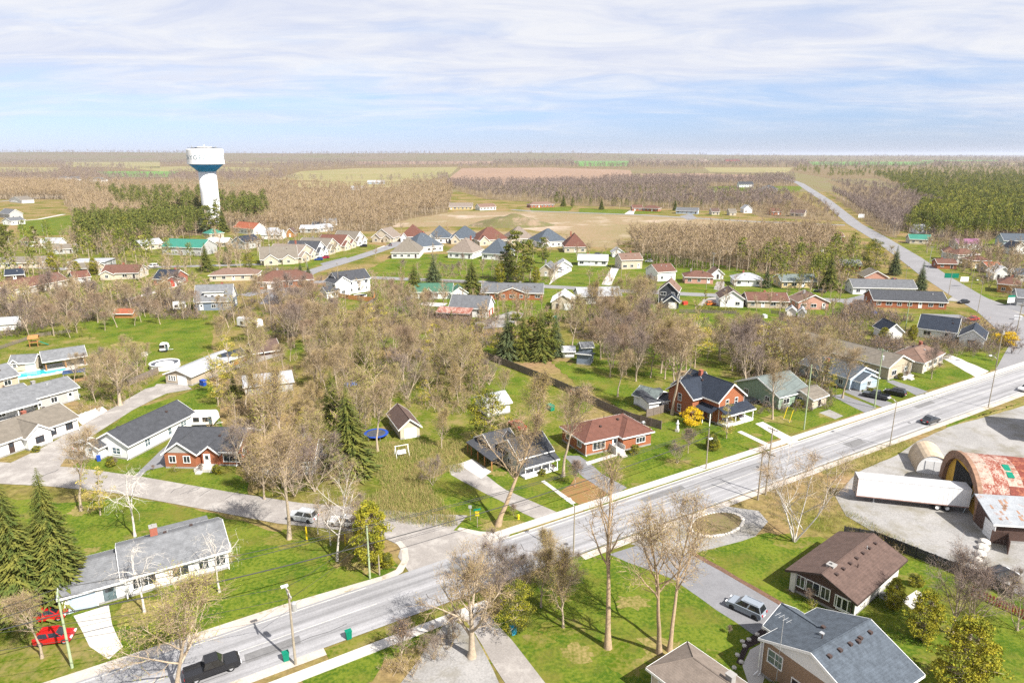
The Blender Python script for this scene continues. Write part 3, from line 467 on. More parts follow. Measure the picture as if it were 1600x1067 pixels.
        if dist < 260:
            for e_ in (-1, 1):
                m_ = MB(); m_.tube([(0, 0, h - .15), (0, 0, .3), (0, -.35, .12)], [.055, .055, .055], 4); link('downspout', m_.mesh('downspout', trim or TRIM), root, (e_ * (W_ / 2 - .12), -d / 2 - .12, 0))
            m_ = MB(); m_.box(-.4, .4, -.35, .35, 0, .75); m_.box(-.3, .3, -.25, .25, .75, .8); link('air_conditioner', m_.mesh('air_conditioner', STEEL), root, (W_ / 2 + .7, rnd.uniform(-.3, .3) * d, 0))
            for i in range(rnd.randint(1, 3)): SHRUBS.append((root, rnd.uniform(-.48, .48) * W_, -d / 2 - rnd.uniform(1.0, 1.9) - max([0] + [-e[2] for e in blocks[1:]])))
    if win == 'auto':
        floors = 2 if h > 4.6 else 1; fh = h / floors
        for bi, (x0, x1, y0, y1, hh, kk, rr, wc) in enumerate(blocks):
            ww = x1 - x0
            if bi and (ww < 2.5 or hh < 2.2 or y0 > .5): continue
            for fl in range(floors if bi == 0 else 1):
                zb = fl * fh + min(1.0, fh * .38)
                n = max(1, int(ww / 3.4)); dn = rnd.randrange(n) if (fl == 0 and bi == 0 and doors is None) else -1
                for i in range(n):
                    x = sx(x0) + ww * (i + .5) / n; xl = x + W_ / 2
                    if bi == 0 and any(e[0] - .7 < xl < e[1] + .7 and e[2] < .3 for e in blocks[1:]): continue
                    if doors and fl == 0 and bi == 0 and any(abs(xl - q[0]) < q[1] / 2 + .9 for q in doors): continue
                    if gd and bi == gd[0] and fl == 0 and abs(xl - gd[1]) < gd[2] / 2 + .7: continue
                    if i == dn: add_door(root, x, sy(y0), .3, 0, 1.0, 2.05, doorm or (TRIM if rnd.random() < .6 else TRIMD))
                    else: add_window(root, x, sy(y0), zb, 0, rnd.choice((1.2, 1.4, 1.9)) if dist > 140 else rnd.choice((1.1, 1.5)), 1.15, wstyle)
        if side:
            for fl in range(floors):
                zb = fl * fh + min(1.0, fh * .38)
                for e, rr_ in ((-1, -math.pi/2), (1, math.pi/2)):
                    n = max(1, int(d / 4.5))
                    for i in range(n): add_window(root, e * W_/2, sy(d * (i + .5) / n), zb, rr_, 1.1, 1.1, wstyle)
    elif win:
        for q in win:  # (x, y|side, z, w, h)
            sd_ = q[1]
            if sd_ == 'f': add_window(root, sx(q[0]), sy(0) , q[2], 0, q[3], q[4], wstyle)
            elif sd_ == 'l': add_window(root, -W_/2, sy(q[0]), q[2], -math.pi/2, q[3], q[4], wstyle)
            elif sd_ == 'r': add_window(root, W_/2, sy(q[0]), q[2], math.pi/2, q[3], q[4], wstyle)
            else: add_window(root, sx(q[0]), sy(sd_), q[2], 0, q[3], q[4], wstyle)
    for q in doors or ():  # (x, width, height, material, y)
        add_door(root, sx(q[0]), sy(q[4] if len(q) > 4 else 0), .05 if q[1] > 2 else .3, 0, q[1], q[2], q[3] if len(q) > 3 else TRIM)
    if gd: 
        bi, x, ww = gd[:3]; add_door(root, sx(x), sy(blocks[bi][2]), .05, 0, ww, 2.2, gd[3] if len(gd) > 3 else TRIM)
    root['w'] = W_; root['d'] = d
    return root
def porch(root, x0, x1, y0, y1, h, roofc, deck=.4, posts=4, rise=.6, postm=TRIM, rail=True):
    """open porch in the root's centred coordinates: y0 outer edge, y1 at the wall"""
    m = MB(); m.box(x0, x1, y0, y1, 0, deck); link('porch_deck', m.mesh('porch_deck', CONC if deck < .35 else TRIM), root)
    pm = MB(); pm.box(-.08, .08, -.08, .08, 0, h - deck); pme = pm.mesh('porch_post', postm)
    for i in range(posts): link('porch_post', pme, root, (x0 + .12 + (x1 - x0 - .24) * i / max(1, posts - 1), y0 + .12, deck))
    r = MB(); s = rise / (y1 - y0)
    r.ext([(y0 - .3, h - .3*s + .01), (y1, h + rise + .01), (y1, h + rise + .15), (y0 - .3, h - .3*s + .15)], x0 - .25, x1 + .25, 'x'); link('porch_roof', r.mesh('porch_roof', T[roofc]), root)
    f = MB(); f.box(x0 - .25, x1 + .25, y0 - .35, y0 - .302, h - .3*s - .15, h - .3*s + .16); link('porch_fascia', f.mesh('porch_fascia', TRIM), root)

GT = 'houses of the town'
# --- foreground: bottom left bungalow
h1 = house('bungalow', (198, 934), (359, 887), 9.2, 2.9, 'gx', 1.9, 'white', 'grey', 'long white bungalow with grey roof, attached garage and red brick chimney behind white birches', group=GT,
  extra=[(-6.7, -.02, .2, 8.2, 2.6, 'gx', 1.5), (5.0, 11.0, 9.1, 11.6, 2.3, 'shedb', .3)], chim=(4.2, 6.4, .9, 5.6, 'redbrick'), win=[(2.2, 'f', 1.0, 2.6, 1.3), (6.4, 'f', 1.0, 1.9, 1.2), (9.2, 'f', 1.1, 1.1, 1.1), (11.2, 'f', 1.0, 1.3, 1.2), (2.5, 'r', 1.0, 1.2, 1.1), (6.5, 'r', 1.0, 1.2, 1.1)], doors=[(-1.7, 1.4, 2.1, GLASSB, .2), (-4.6, 2.9, 2.15, W['blue'], .2)])
# --- hip roof at the bottom edge
A_, B_ = at(1009, 1044, 3.0), at(1074, 1003, 3.0); dv = (B_ - A_).normalized(); pv = Vector((dv.y, -dv.x, 0)); wid = (B_ - A_).length
a0 = A_ + pv * 14 + dv * .5 + pv * -.5; b0 = A_ + pv * .5 + dv * .5
def house_rect(name, o, ux, w, d, **k): return house(name, (o.x, o.y, 0), (o.x + ux.x * w, o.y + ux.y * w, 0), d, loc=True, **k)
house_rect('bungalow', A_ + pv * .45 + dv * .45, pv, 14, wid - .9, h=3.0, kind='hip', rise=1.9, wall='beige', roofc='tan', label='pale hip roofed bungalow cut by the bottom edge below the two tall trunks', group=GT)
# --- blue grey roofed split level, bottom right
E1, E2, E3 = at(1184, 999, 4.2), at(1276, 951, 4.2), at(1459, 1047, 4.2)
ur = (E2 - E1).normalized(); dp = (E2 - E1).length; uw = Vector((ur.y, -ur.x, 0)); wd = abs((E3 - E2).dot(uw))
sl_ = house_rect('split_level_house', E1 + ur * .4 + uw * .45, uw, wd - .9, dp - .8, h=4.4, kind='gy', rise=2.3, wall='brownbrick', roofc='slate', label='split level house with blue grey roof, white gable and brown brick, bottom right', group=GT, gabw='white', vents=5, wstyle='b',
  win=[(1.6, 'f', 2.3, 1.7, 1.5), (8.6, 'f', 1.9, 2.2, 1.5), (3, 'r', 2.2, 1.4, 1.2), (8, 'r', 2.2, 1.4, 1.2)], extra=[(-1.5, 3.6, 2.6, 7.4, 4.1, 'gx', 1.5)], doors=[(4.3, 1.0, 2.1, TRIMD)])
m_ = MB(); m_.tube([(0, 0, 0), (0, 0, 9.2)], [.05, .03], 5); m_.tube([(-.9, 0, 8.9), (.9, 0, 8.9)], [.02, .02], 4)
for q in (-.7, -.3, .2, .6): m_.tube([(q, -.45, 8.9), (q, .45, 8.9)], [.015, .015], 4)
link('aerial_mast', m_.mesh('aerial_mast', STEEL), sl_, (-wd/2 + 2.9, -dp/2 - .25, 0))
m_ = MB(); m_.tube([(0, 0, 4.1), (0, 0, .4), (0, -.7, .15)], [.07, .07, .07], 5); link('downspout', m_.mesh('downspout', TRIM), sl_, (-wd/2 + .3, -dp/2 + .2, 0))
m_ = MB(); m_.tube([(0, 0, 0), (.5, 0, .15), (1.2, 0, .35)], [.03, .03, .02], 4); 
# --- brown roofed bungalow with wall of windows
Aq, Bq, Cq = at(1229, 890, 2.9), at(1337, 942, 2.9), at(1441, 882, 2.9); ux_ = (Bq - Aq); ux_.z = 0; wq = ux_.length; ux_.normalize(); uy_ = Vector((-ux_.y, ux_.x, 0)); dq = (Cq - Bq).dot(uy_)
br = house_rect('bungalow', Aq + ux_ * .5 + uy_ * .6, ux_, wq - 1.0, dq - 1.2, h=2.9, kind='gy', rise=1.5, wall='brown', roofc='brown', label='brown roofed bungalow with dark glazed gable wall, white brick side and pale chimney', group=GT, gabw='brown', vents=7, trim=TRIMD, ov=.7, chim=(wq * .43, 2.2, .9, 4.6, 'whitebrick'),
  win=[(1.2, 'f', 1.1, 1.0, 1.5), (2.8, 'f', 1.1, 1.6, 1.5), (4.4, 'f', 1.1, 1.0, 1.5), (6.8, 'f', .9, 2.3, 1.5), (wq - 2.2, 'f', .7, 1.2, 1.6), (3, 'r', 1.1, 1.6, 1.2), (8, 'r', 1.1, 1.6, 1.2)])
m_ = MB(); m_.box(0, .03, -dq/2 + .6, dq/2 - .6, .3, 2.85); link('brick_side', m_.mesh('brick_side', W['whitebrick']), br, (wq/2 - .49, 0, 0))
m_ = MB(); m_.box(-.35, .35, -.2, .1, 0, 3.0); link('corner_pier', m_.mesh('corner_pier', W['whitebrick']), br, (-wq/2 + .8, -dq/2 + .5, 0))
# --- white bungalow with charcoal roof
house('bungalow', (150, 711), (203, 718.5), 17, 2.9, 'gy', 2.1, 'white', 'dark', 'narrow bright white bungalow with charcoal roof between the gravel lane and driveway', group=GT, extra=[(-.6, 2.6, -1.6, 3.0, 2.5, 'gy', .9)], win=[(5.0, 'f', .9, 1.7, 1.2), (.8, -1.6, 1.0, .9, 1.1), (4.5, 'r', .9, 1.2, 1.5), (10.2, 'r', .9, .9, 1.4), (14, 'r', 1.2, 1.5, .9)], doors=[(2.9, .9, 2.0, TRIM, 0)], wstyle='b')
# --- brick bungalow
bb = house('brick_bungalow', (266, 726), (372, 728), 9.5, 3.0, 'gx', 2.3, 'brick', 'dark', 'orange brick bungalow with charcoal roof and grey front gable beside the white bungalow', group=GT, extra=[(.0, 5.6, -1.4, 5, 3.0, 'gy', 2.0), (6.3, 9.2, -.5, 4, 2.8, 'gy', 1.2)], win=[(1.4, -1.4, 1.2, 1.1, 1.2), (4.0, -1.4, 1.2, 1.1, 1.2), (11.6, 'f', .9, 3.2, 1.4), (3, 'r', 1.1, 1.3, 1.2)], doors=[(7.2, 1.0, 2.1, TRIM, -.5)])
m_ = MB(); m_.add([(-2.8, -.03, 3.05), (2.8, -.03, 3.05), (0, -.03, 5.0)], [(0, 1, 2)]); link('gable_panel', m_.mesh('gable_panel', W['grey']), bb, (2.8 - bb['w']/2, -1.4 - 9.5/2, 0))
m_ = MB(); m_.box(-1.6, 1.6, -2.3, 0, 0, .6); m_.box(-1.0, 0, -3.2, -2.3, 0, .3); link('front_step', m_.mesh('front_step', CONC), bb, (7.4 - bb['w']/2, -.5 - 9.5/2, 0))
# --- left edge houses
house('bungalow', (-30, 727), (124, 672), 11, 2.8, 'gx', 1.9, 'white', 'taupe', 'long whitish bungalow with taupe roof and front gable beside the gravel lane', group=GT, extra=[(.42, .66, -1.4, 6, 2.8, 'gy', 1.7)], wstyle='d')
lb = house('bungalow', (-10, 662), (124, 624), 9, 3.0, 'gx', 1.6, 'grey', 'grey', 'pale grey bungalow with raised roof section and porch, left edge below the pool', group=GT, extra=[(-2.0, .52, 3.2, 9.5, 4.0, 'gx', 1.0)])
porch(lb, -lb['w']/2, -lb['w']/2 + 8, -6.6, -4.5, 2.6, 'grey', .4, 3, .4)
house('bungalow', (-40, 622), (31, 603), 9, 2.9, 'gx', 1.5, 'tan', 'grey', 'tan sided bungalow with grey roof cut by the left edge beside the pool', group=GT)
house('pool_shed', (18, 580), (55, 578), 4, 2.3, 'gx', 1.0, 'beige', 'grey', 'small beige pool shed with white doors beside the turquoise pool', 'shed', extra=[(.05, 1.9, -.3, 2, 2.3, 'gy', .7)], win=[(1.1, -.3, 1.1, .8, .8)], doors=[(4.6, 2.2, 2.0, TRIM)], side=False)
house('long_garage', (260, 599), (300, 603), 17, 2.5, 'gy', 1.3, 'tan', 'lightgrey', 'long white and tan garage with pale grey roof beside the gravel lane', 'garage', win=[(1.2, 'f', 1.0, .5, 1.1), (1.9, 'f', 1.0, .5, 1.1), (2.6, 'f', 1.0, .5, 1.1), (15, 'r', 1.2, 1.4, 1.0)], gd=(0, 4.8, 2.4))
house('shed', (352, 578), (386, 566), 4, 2.4, 'gx', 1.2, 'wood', 'navy', 'small timber shed with dark roof behind the long garage', 'shed', side=False)
dh = house('house', (306, 486), (363, 484), 9, 3.6, 'gx', 3.6, 'bluegrey', 'grey', 'blue grey house with large grey roof and white shed dormer', group=GT, gabw='white', extra=[(.25, .78, 1.0, 5, 5.7, 'shedb', .7, 'white')])
for i in range(4): add_window(dh, -dh['w'] * .2 + i * 2.2, -3.5, 4.4, 0, .7, .8, 'd')
house('red_roof_bungalow', (12, 466), (107, 447), 10, 2.9, 'gx', 2.0, 'whitebrick', 'redbrown', 'long bungalow with red brown roof and pale brick wall at the left', group=GT, extra=[(-4.5, 0, 1, 9, 2.5, 'gx', 1.2)])
house('bungalow', (160, 437), (217, 436), 11, 2.9, 'gx', 2.0, 'beige', 'redbrown', 'beige bungalow with wide red brown roof and white right gable', group=GT, gabw='white', extra=[(.0, .35, -1.5, 4, 2.7, 'gy', 1.4)])
house('red_house', (241, 446), (272, 447), 10, 3.0, 'gx', 2.2, 'redbrick', 'navy', 'red brick house with black blue roof above the red garage', group=GT)
house('red_garage', (256, 449), (286, 447), 7, 2.5, 'gy', 1.3, 'red', 'navy', 'bright red gabled garage with black roof in front of the red brick house', 'garage', gd=(0, 6.0, 3.2), side=False)
house('small_garage', (117, 443), (142, 440), 7, 2.4, 'gx', 1.6, 'white', 'red', 'small white garage with red roof beside the long red roofed bungalow', 'garage')
house('long_bungalow', (-20, 421), (72, 418), 10, 2.8, 'gx', 1.6, 'cream', 'taupe', 'long low bungalow with taupe roof at the left edge behind cedars', group=GT)
house('flat_roof_building', (108, 420), (165, 419), 12, 3.0, 'flat', 0, 'grey', 'lightgrey', 'low building with flat pale grey roof behind the round cedars', group=GT)
house('low_house', (105, 428), (150, 428), 8, 2.7, 'gx', 1.3, 'cream', 'taupe', 'low cream house half hidden by round cedars at the left', group=GT)
house('dark_house', (10, 440), (38, 438), 8, 2.8, 'gx', 1.4, 'brown', 'navy', 'dark house with black blue roof behind the long red brown bungalow', group=GT)
house('tan_bungalow', (328, 440), (402, 438), 10, 2.7, 'hip', 1.7, 'cream', 'pink', 'cream bungalow with pale brown hip roof beside the brick hip roofed one', group=GT)
house('brick_bungalow', (404, 452), (490, 447), 12, 2.9, 'hip', 2.6, 'brick', 'redbrown', 'orange brick bungalow with large red brown hip roof', group=GT, extra=[(.16, .36, -2, 3, 2.6, 'flat', 0, 'white')])
house('white_house', (530, 462), (579, 455), 9, 5.6, 'gx', 2.2, 'white', 'dark', 'tall white two storey house with charcoal roof and cedar fence', group=GT, extra=[(-2.0, 4.5, -1.5, 7, 5.4, 'gy', 2.2), (-6.5, -1.0, -2.8, 3, 2.6, 'gx', 1.6)])
barn = house('green_roof_barn', (254, 398), (316, 400), 14, 4.5, 'gx', 2.6, 'grey', 'teal', 'large grey barn with teal metal roof near the water tower', 'barn', extra=[(.12, .5, 4, 15, 5.2, 'gx', 2.4)])
house('grey_house', (308, 359), (330, 358), 9, 4.5, 'gx', 3.0, 'tan', 'taupe', 'house with steep taupe roof beside the teal roofed cottage below the tower', group=GT)
house('teal_roof_cottage', (328, 373), (350, 371), 9, 3.0, 'hip', 2.2, 'cream', 'teal', 'cream cottage with teal hip roof below the water tower', group=GT)
house('white_roof_house', (322, 386), (355, 386), 9, 2.8, 'gx', 1.6, 'tan', 'white', 'low house with white metal roof in front of the teal roofed cottage', group=GT)
house('orange_roof_house', (366, 364), (397, 367), 10, 4.0, 'gx', 2.6, 'white', 'orange', 'white house with orange red roof right of the water tower', group=GT)
house('navy_roof_house', (383, 390), (408, 386), 10, 4.0, 'gx', 2.4, 'grey', 'navy', 'house with black blue roof left of the tan twin gabled bungalow', group=GT)
house('white_house', (409, 374), (440, 374), 10, 3.0, 'gx', 1.8, 'white', 'lightgrey', 'white house with pale grey roof behind the navy roofed house', group=GT, extra=[(2.0, 8.0, 5, 12, 5, 'gx', 1.6)])
house('log_cabin', (447, 371), (460, 371), 7, 3, 'gy', 2.2, 'wood', 'brown', 'small brown timber cabin behind the row of new bungalows', 'cabin')
for i, (a, b, wc, rc, lb_) in enumerate([((469, 364), (498, 364), 'grey', 'metal', 'low building with pale metal roof left of the dark gabled shed'), ((488, 358), (505, 358), 'brown', 'dark', 'dark gabled shed behind the metal roofed building'), ((500, 363), (520, 361), 'grey', 'metal', 'metal roofed outbuilding right of the dark gabled shed'), ((503, 353), (527, 352), 'grey', 'grey', 'grey outbuilding at the edge of the bare wood')]):
    house('outbuilding', a, b, 8, 3, 'gx', 1.5, wc, rc, lb_, 'outbuilding', side=False)
# --- new bungalows along the residential street
street = [((408, 415), (466, 412), 'cream', 'taupe', 'cream bungalow with twin gables, nearest of the new row on the street', 16), ((463, 412), (496, 402), 'cream', 'tan', 'cream bungalow with taupe roof behind the blue car', 18), ((492, 404), (512, 398), 'white', 'dark', 'white bungalow with charcoal roof in the new row', 18), ((508, 399), (532, 392), 'cream', 'taupe', 'cream bungalow with broad taupe roof next to the charcoal roofed one', 18), ((532, 393), (556, 386), 'cream', 'red', 'cream bungalow with red roof in the new row', 16), ((553, 385), (573, 381), 'white', 'taupe', 'white gabled bungalow right of the red roofed one', 16), ((581, 378), (614, 379), 'cream', 'tan', 'cream bungalow with tall tan roof at the end of the street', 14)]
for a, b, wc, rc, lb_, dd in street:
    house('new_bungalow', a, b, dd, 3.0, 'gx' if dd > 15 and b[0] - a[0] > 40 else 'gy', 5.2, wc, rc, lb_, 'house', 'new bungalows around the street end', extra=[(.08, .45, -2.0, 6, 3.0, 'gy', 2.4), (.58, .9, -1.2, 5, 2.9, 'gy', 1.9)])
hips = [((612, 404), (655, 404), 'whitebrick', 'taupe', 'pale brick bungalow with taupe hip roof at the corner of the street', 16), ((648, 396), (692, 392), 'white', 'slate', 'white bungalow with blue grey hip roof behind the corner bungalow', 14), ((700, 403), (738, 405), 'white', 'tan', 'white bungalow with tan hip roof, middle of the front row', 14), ((753, 405), (787, 407), 'white', 'slate', 'white bungalow with blue grey hip roof beside the tan roofed one', 14), ((626, 378), (660, 378), 'white', 'red', 'white bungalow with red hip roof, leftmost of the back row', 14), ((668, 380), (702, 380), 'white', 'slate', 'bungalow with tall blue grey hip roof next to the leftmost red one', 14), ((704, 381), (747, 381), 'cream', 'slate', 'bungalow with blue grey hip roof and cream porch in the back row', 14), ((747, 384), (795, 382), 'cream', 'red', 'bungalow with red hip roof and front gable between blue grey and tan ones', 15), ((793, 382), (835, 381), 'cream', 'tan', 'bungalow with pale tan hip roof in the back row', 14), ((842, 387), (886, 385), 'white', 'slate', 'white bungalow with blue grey hip roof near the right end of the back row', 15), ((882, 395), (916, 395), 'cream', 'red', 'cream bungalow with red brown hip roof, rightmost of the back row', 14)]
for a, b, wc, rc, lb_, dd in hips:
    house('new_bungalow', a, b, dd + 2, 3.2, 'hip', 7.0, wc, rc, lb_, 'house', 'new bungalows around the street end', extra=[(.03, .34, -1.8, 6, 2.9, 'gy', 2.8)] if a[1] < 390 else [])
# --- middle band
house('green_roof_house', (642, 467), (706, 467), 9, 2.8, 'gx', 1.8, 'white', 'green', 'white bungalow with green roof behind two spruces', group=GT, extra=[(.35, .55, -1.2, 4, 2.8, 'gy', 1.5)])
house('small_garage', (706, 468), (731, 467), 6, 2.5, 'gy', 1.6, 'white', 'green', 'small white garage with green roof beside the green roofed bungalow', 'garage', gd=(0, 3.2, 2.5), side=False)
house('brick_bungalow', (753, 468), (848, 469), 9, 2.9, 'gx', 2.0, 'brick', 'mid', 'orange brick bungalow with grey roof and wide white front gable', group=GT, extra=[(.28, .72, -.8, 5, 2.9, 'gy', 1.9)], gabw='white')
wg = house('white_garage', (703, 494), (762, 497), 9, 3.4, 'gx', 2.4, 'white', 'mid', 'big white garage with grey roof and red doors behind the gravel yard', 'garage', extra=[(-3, 8, -4.2, -.02, 2.2, 'shed', 1.0, 'brown')], win=[(10.5, 'f', 1.4, 1.6, 1.0)])
for q in (-2, 2): add_door(wg, wg['w']/2, q, .05, math.pi/2, 2.4, 2.3, W['red'], 'garage_door')
rr = MB(); rr.ext([(-4.75, 2.1), (-.1, 3.2), (-.1, 3.3), (-4.75, 2.2)], -3.6, 8.6, 'x'); link('rusted_lean_to_roof', rr.mesh('rusted_lean_to_roof', T['rust']), wg, (-wg['w']/2, -4.5, .12))
house('tan_garage', (862, 484), (897, 485), 10, 3.0, 'gy', 1.9, 'cream', 'white', 'cream garage with white roof beside the long white bungalow', 'garage', gd=(0, 6.0, 3.0))
house('white_bungalow', (905, 476), (970, 474), 9, 3.2, 'gx', 1.7, 'whitebrick', 'lightgrey', 'long white bungalow with pale grey roof beside the cream garage', group=GT)
dg = house('charcoal_house', (1028, 476), (1058, 478), 9, 5.4, 'gy', 2.4, 'dark', 'pink', 'tall charcoal two storey house with white trimmed windows', group=GT)
house('charcoal_garage', (1037, 482), (1060, 483), 5, 2.5, 'gy', 1.6, 'dark', 'navy', 'small charcoal garage with white door in front of the charcoal house', 'garage', gd=(0, 3.0, 2.6), side=False)
row = [('small_house', (842, 432), (864, 433), 10, 3.0, 'gy', 2.0, 'cream', 'mid', 'cream house with grey roof beside tall pines'), ('white_garage', (870, 424), (893, 424), 9, 2.6, 'gy', 1.6, 'white', 'lightgrey', 'white gabled garage with pale car in front of it'), ('white_bungalow', (903, 415), (949, 416), 9, 2.9, 'gx', 1.6, 'white', 'metal', 'white bungalow with pale roof at the top of the green lawn'), ('small_garage', (957, 402), (975, 402), 7, 2.5, 'gy', 1.6, 'white', 'lightgrey', 'small white garage with dark door at the end of a long driveway'), ('split_level_house', (971, 421), (1003, 420), 10, 4.6, 'gx', 1.8, 'cream', 'pink', 'cream split level house with pale brown roof above the driveway'), ('split_level_house', (1027, 440), (1055, 438), 10, 4.2, 'gx', 1.9, 'white', 'redbrown', 'white split level house with red brown roof left of columnar cedar'), ('red_roof_bungalow', (1070, 443), (1114, 444), 9, 2.8, 'hip', 1.7, 'pinkbrick', 'redbrown', 'pinkish bungalow with long red brown hip roof'), ('small_garage', (1112, 437), (1130, 437), 7, 2.6, 'gy', 1.6, 'white', 'pink', 'white garage with pale red roof beside the pinkish bungalow'), ('white_bungalow', (1147, 447), (1191, 448), 9, 2.8, 'hip', 1.7, 'white', 'lightgrey', 'white bungalow with pale grey hip roof left of a spruce'), ('white_house', (1125, 480), (1161, 481), 10, 3.4, 'gy', 2.0, 'white', 'brown', 'white gabled house with brown roof behind the clipped hedge'), ('tan_bungalow', (1168, 481), (1231, 482), 9, 2.7, 'gx', 1.6, 'tan', 'redbrown', 'tan bungalow with red brown roof right of the white gabled house'), ('pink_bungalow', (1247, 484), (1294, 484), 9, 2.8, 'gy', 1.9, 'pinkbrick', 'pink', 'pink brick bungalow with wide cream gable'), ('yellow_bungalow', (1220, 450), (1275, 450), 9, 2.9, 'gx', 1.5, 'yellow', 'greygreen', 'yellow brick bungalow with grey green roof left of a big spruce'), ('white_long_house', (1332, 460), (1430, 462), 9, 3.0, 'gx', 1.8, 'white', 'mid', 'long white house with grey roof and small gable beside the highway'), ('house', (1350, 444), (1386, 445), 9, 3.2, 'gy', 1.9, 'pinkbrick', 'taupe', 'brick gabled house with white trim behind the long white house'), ('dark_roof_bungalow', (1364, 480), (1478, 484), 11, 2.8, 'gx', 1.9, 'brick', 'dark', 'long brick bungalow with charcoal roof near the highway'), ('low_house', (1300, 423), (1345, 424), 9, 2.8, 'gx', 1.5, 'brick', 'grey', 'low brick house with pale grey roof between two spruces'), ('white_cottage', (1273, 395), (1295, 395), 8, 3.4, 'gy', 2.4, 'white', 'dark', 'white gabled cottage among bare trees left of the highway'), ('bungalow', (1292, 376), (1318, 376), 9, 2.8, 'gx', 1.5, 'brick', 'redbrown', 'brick bungalow with red brown roof among bare trees left of highway'), ('bungalow', (1252, 386), (1272, 386), 8, 2.8, 'gx', 1.5, 'cream', 'redbrown', 'cream bungalow with red brown roof beside the white gabled cottage'), ('bungalow', (1200, 374), (1224, 374), 8, 2.8, 'gx', 1.4, 'white', 'grey', 'low whitish bungalow at the edge of the bare wood')]
for nm, a, b, dd, hh, kk, rr_, wc, rc, lb_ in row: house(nm, a, b, dd, hh, kk, rr_, wc, rc, lb_, 'garage' if 'garage' in nm else 'house', GT if 'garage' not in nm else 'small garages')
# --- right side
house('black_roof_house', (1433, 526), (1492, 534), 9, 3.0, 'gx', 2.3, 'white', 'navy', 'bright white house with black roof and front gable wing', group=GT, extra=[(11.0, 17.0, -4.5, 6, 3.0, 'gy', 2.2)])
house('small_garage', (1383, 531), (1409, 531), 7, 2.7, 'gy', 1.6, 'white', 'navy', 'small white garage with black roof left of the black roofed house', 'garage', gd=(0, 3.5, 2.6), side=False)
lt = house('tan_house', (1386, 594), (1422, 584), 29, 3.4, 'gy', 2.2, 'tan', 'taupe', 'very long tan house with taupe roof and timber porch gable facing the road', group=GT, wstyle='a')
m_ = MB(); m_.box(-2.2, 2.2, -2.2, 0, 0, .7); m_.box(-.8, .8, -3.2, -2.2, 0, .35); link('front_step', m_.mesh('front_step', CONC), lt, (.5, -14.5, 0))
house('blue_house', (1326, 610), (1366, 600), 14, 3.0, 'gy', 2.0, 'blue', 'slate', 'pale blue gabled house with blue grey roof in front of the long tan house', group=GT, extra=[(.15, .8, -1.8, 3, 2.5, 'gy', 1.3)])
house('cottage', (1440, 584), (1471, 568), 8, 2.9, 'hip', 1.7, 'beige', 'pink', 'small beige cottage with pale brown roof right of the long tan house', group=GT)
house('hidden_house', (1215, 640), (1262, 628), 12, 3.0, 'gx', 2.6, 'green', 'greygreen', 'grey green roofed house half hidden by trees right of the brick house', group=GT)
house('small_house', (1268, 640), (1290, 632), 6, 2.4, 'gx', 1.2, 'cream', 'taupe', 'small cream building behind bushes beside the road', 'outbuilding')
house('white_gable_house', (1197, 552), (1226, 550), 8, 4.2, 'gy', 2.2, 'cream', 'tan', 'cream gabled house behind the grey thicket left of the long tan house', group=GT)
house('metal_building', (1672, 706), (1800, 718), 12, 9.5, 'gx', 1.5, 'grey', 'metal', 'tall grey metal building just beyond the right edge of the gravel yard', 'building', win=None)
# --- brick two storey house
A_ = at(1135, 669); ang = R(31.5); ux_ = Vector((math.cos(ang), math.sin(ang), 0)); 
bh = house_rect('brick_house', A_ + Vector((-ux_.y, ux_.x, 0)) * 2.5, ux_, 7.6, 11.5, h=5.2, kind='gy', rise=2.9, wall='brick', roofc='navy', label='orange brick two storey house with black roof and white verandah beside forsythia', group=GT, ov=.55,
  extra=[(-2.8, .3, 4.5, 11.5, 5.0, 'gx', 2.6), (2, 8.8, 10, 15, 4.2, 'gx', 2.2)], win=[(2.5, 'f', 3.4, .8, 1.5), (5.2, 'f', 3.4, .8, 1.5), (2.0, 'f', .8, 1.0, 1.7), (5.6, 'f', .8, 1.0, 1.7), (2, 'l', .8, .9, 1.6), (3, 'r', 3.3, .8, 1.5), (8, 'r', .8, .9, 1.6)], doors=[(3.8, 1.0, 2.1, W['red'])])
for zz in (.9, 3.3): add_window(bh, -3.8 - 2.8, 2.4, zz, -math.pi/2, .9, 1.5)
porch(bh, -3.8, 4.4, -5.75 - 2.4, -5.75, 2.7, 'navy', .5, 4, .9)
m_ = MB(); m_.ext([(-6.1, 2.7), (-3.8, 3.5), (-3.8, 3.64), (-6.1, 2.84)], -5.75, -1.3, 'y'); link('side_porch_roof', m_.mesh('side_porch_roof', T['navy']), bh)
m_ = MB(); m_.box(-.08, .08, -.08, .08, 0, 2.7); pm_ = m_.mesh('porch_post', TRIM)
for q in (-5.6, -3.6, -1.5): link('porch_post', pm_, bh, (-5.9, q, 0))
# --- red bungalow
rb = house('red_bungalow', (914, 713), (1011, 691), 8.2, 2.8, 'hip', 2.2, 'brick', 'red', 'orange brick bungalow with red hip roof and white front steps on the main road', group=GT, extra=[(.53, .99, -1.3, 7, 2.8, 'hip', 2.0)], win=[(3.0, 'f', .9, 2.6, 1.4), (11.6, -1.3, 1.1, 2.0, 1.0), (2, 'l', 1.2, 1.2, 1.1), (6, 'l', 1.2, 1.2, 1.1)], doors=[(6.6, 1.0, 2.1, TRIM)])
m_ = MB(); m_.box(-1, 1, -2.2, -.02, 0, .75); m_.box(-.6, .6, -2.9, -2.2, 0, .5); m_.box(-.6, .6, -3.6, -2.9, 0, .25); m_.box(.95, 1.05, -2.2, -.02, .75, 1.6); m_.box(-1.05, -.95, -2.2, -.02, .75, 1.6); link('front_step', m_.mesh('front_step', WALK), rb, (6.4 - rb['w']/2, -4.1, 0))
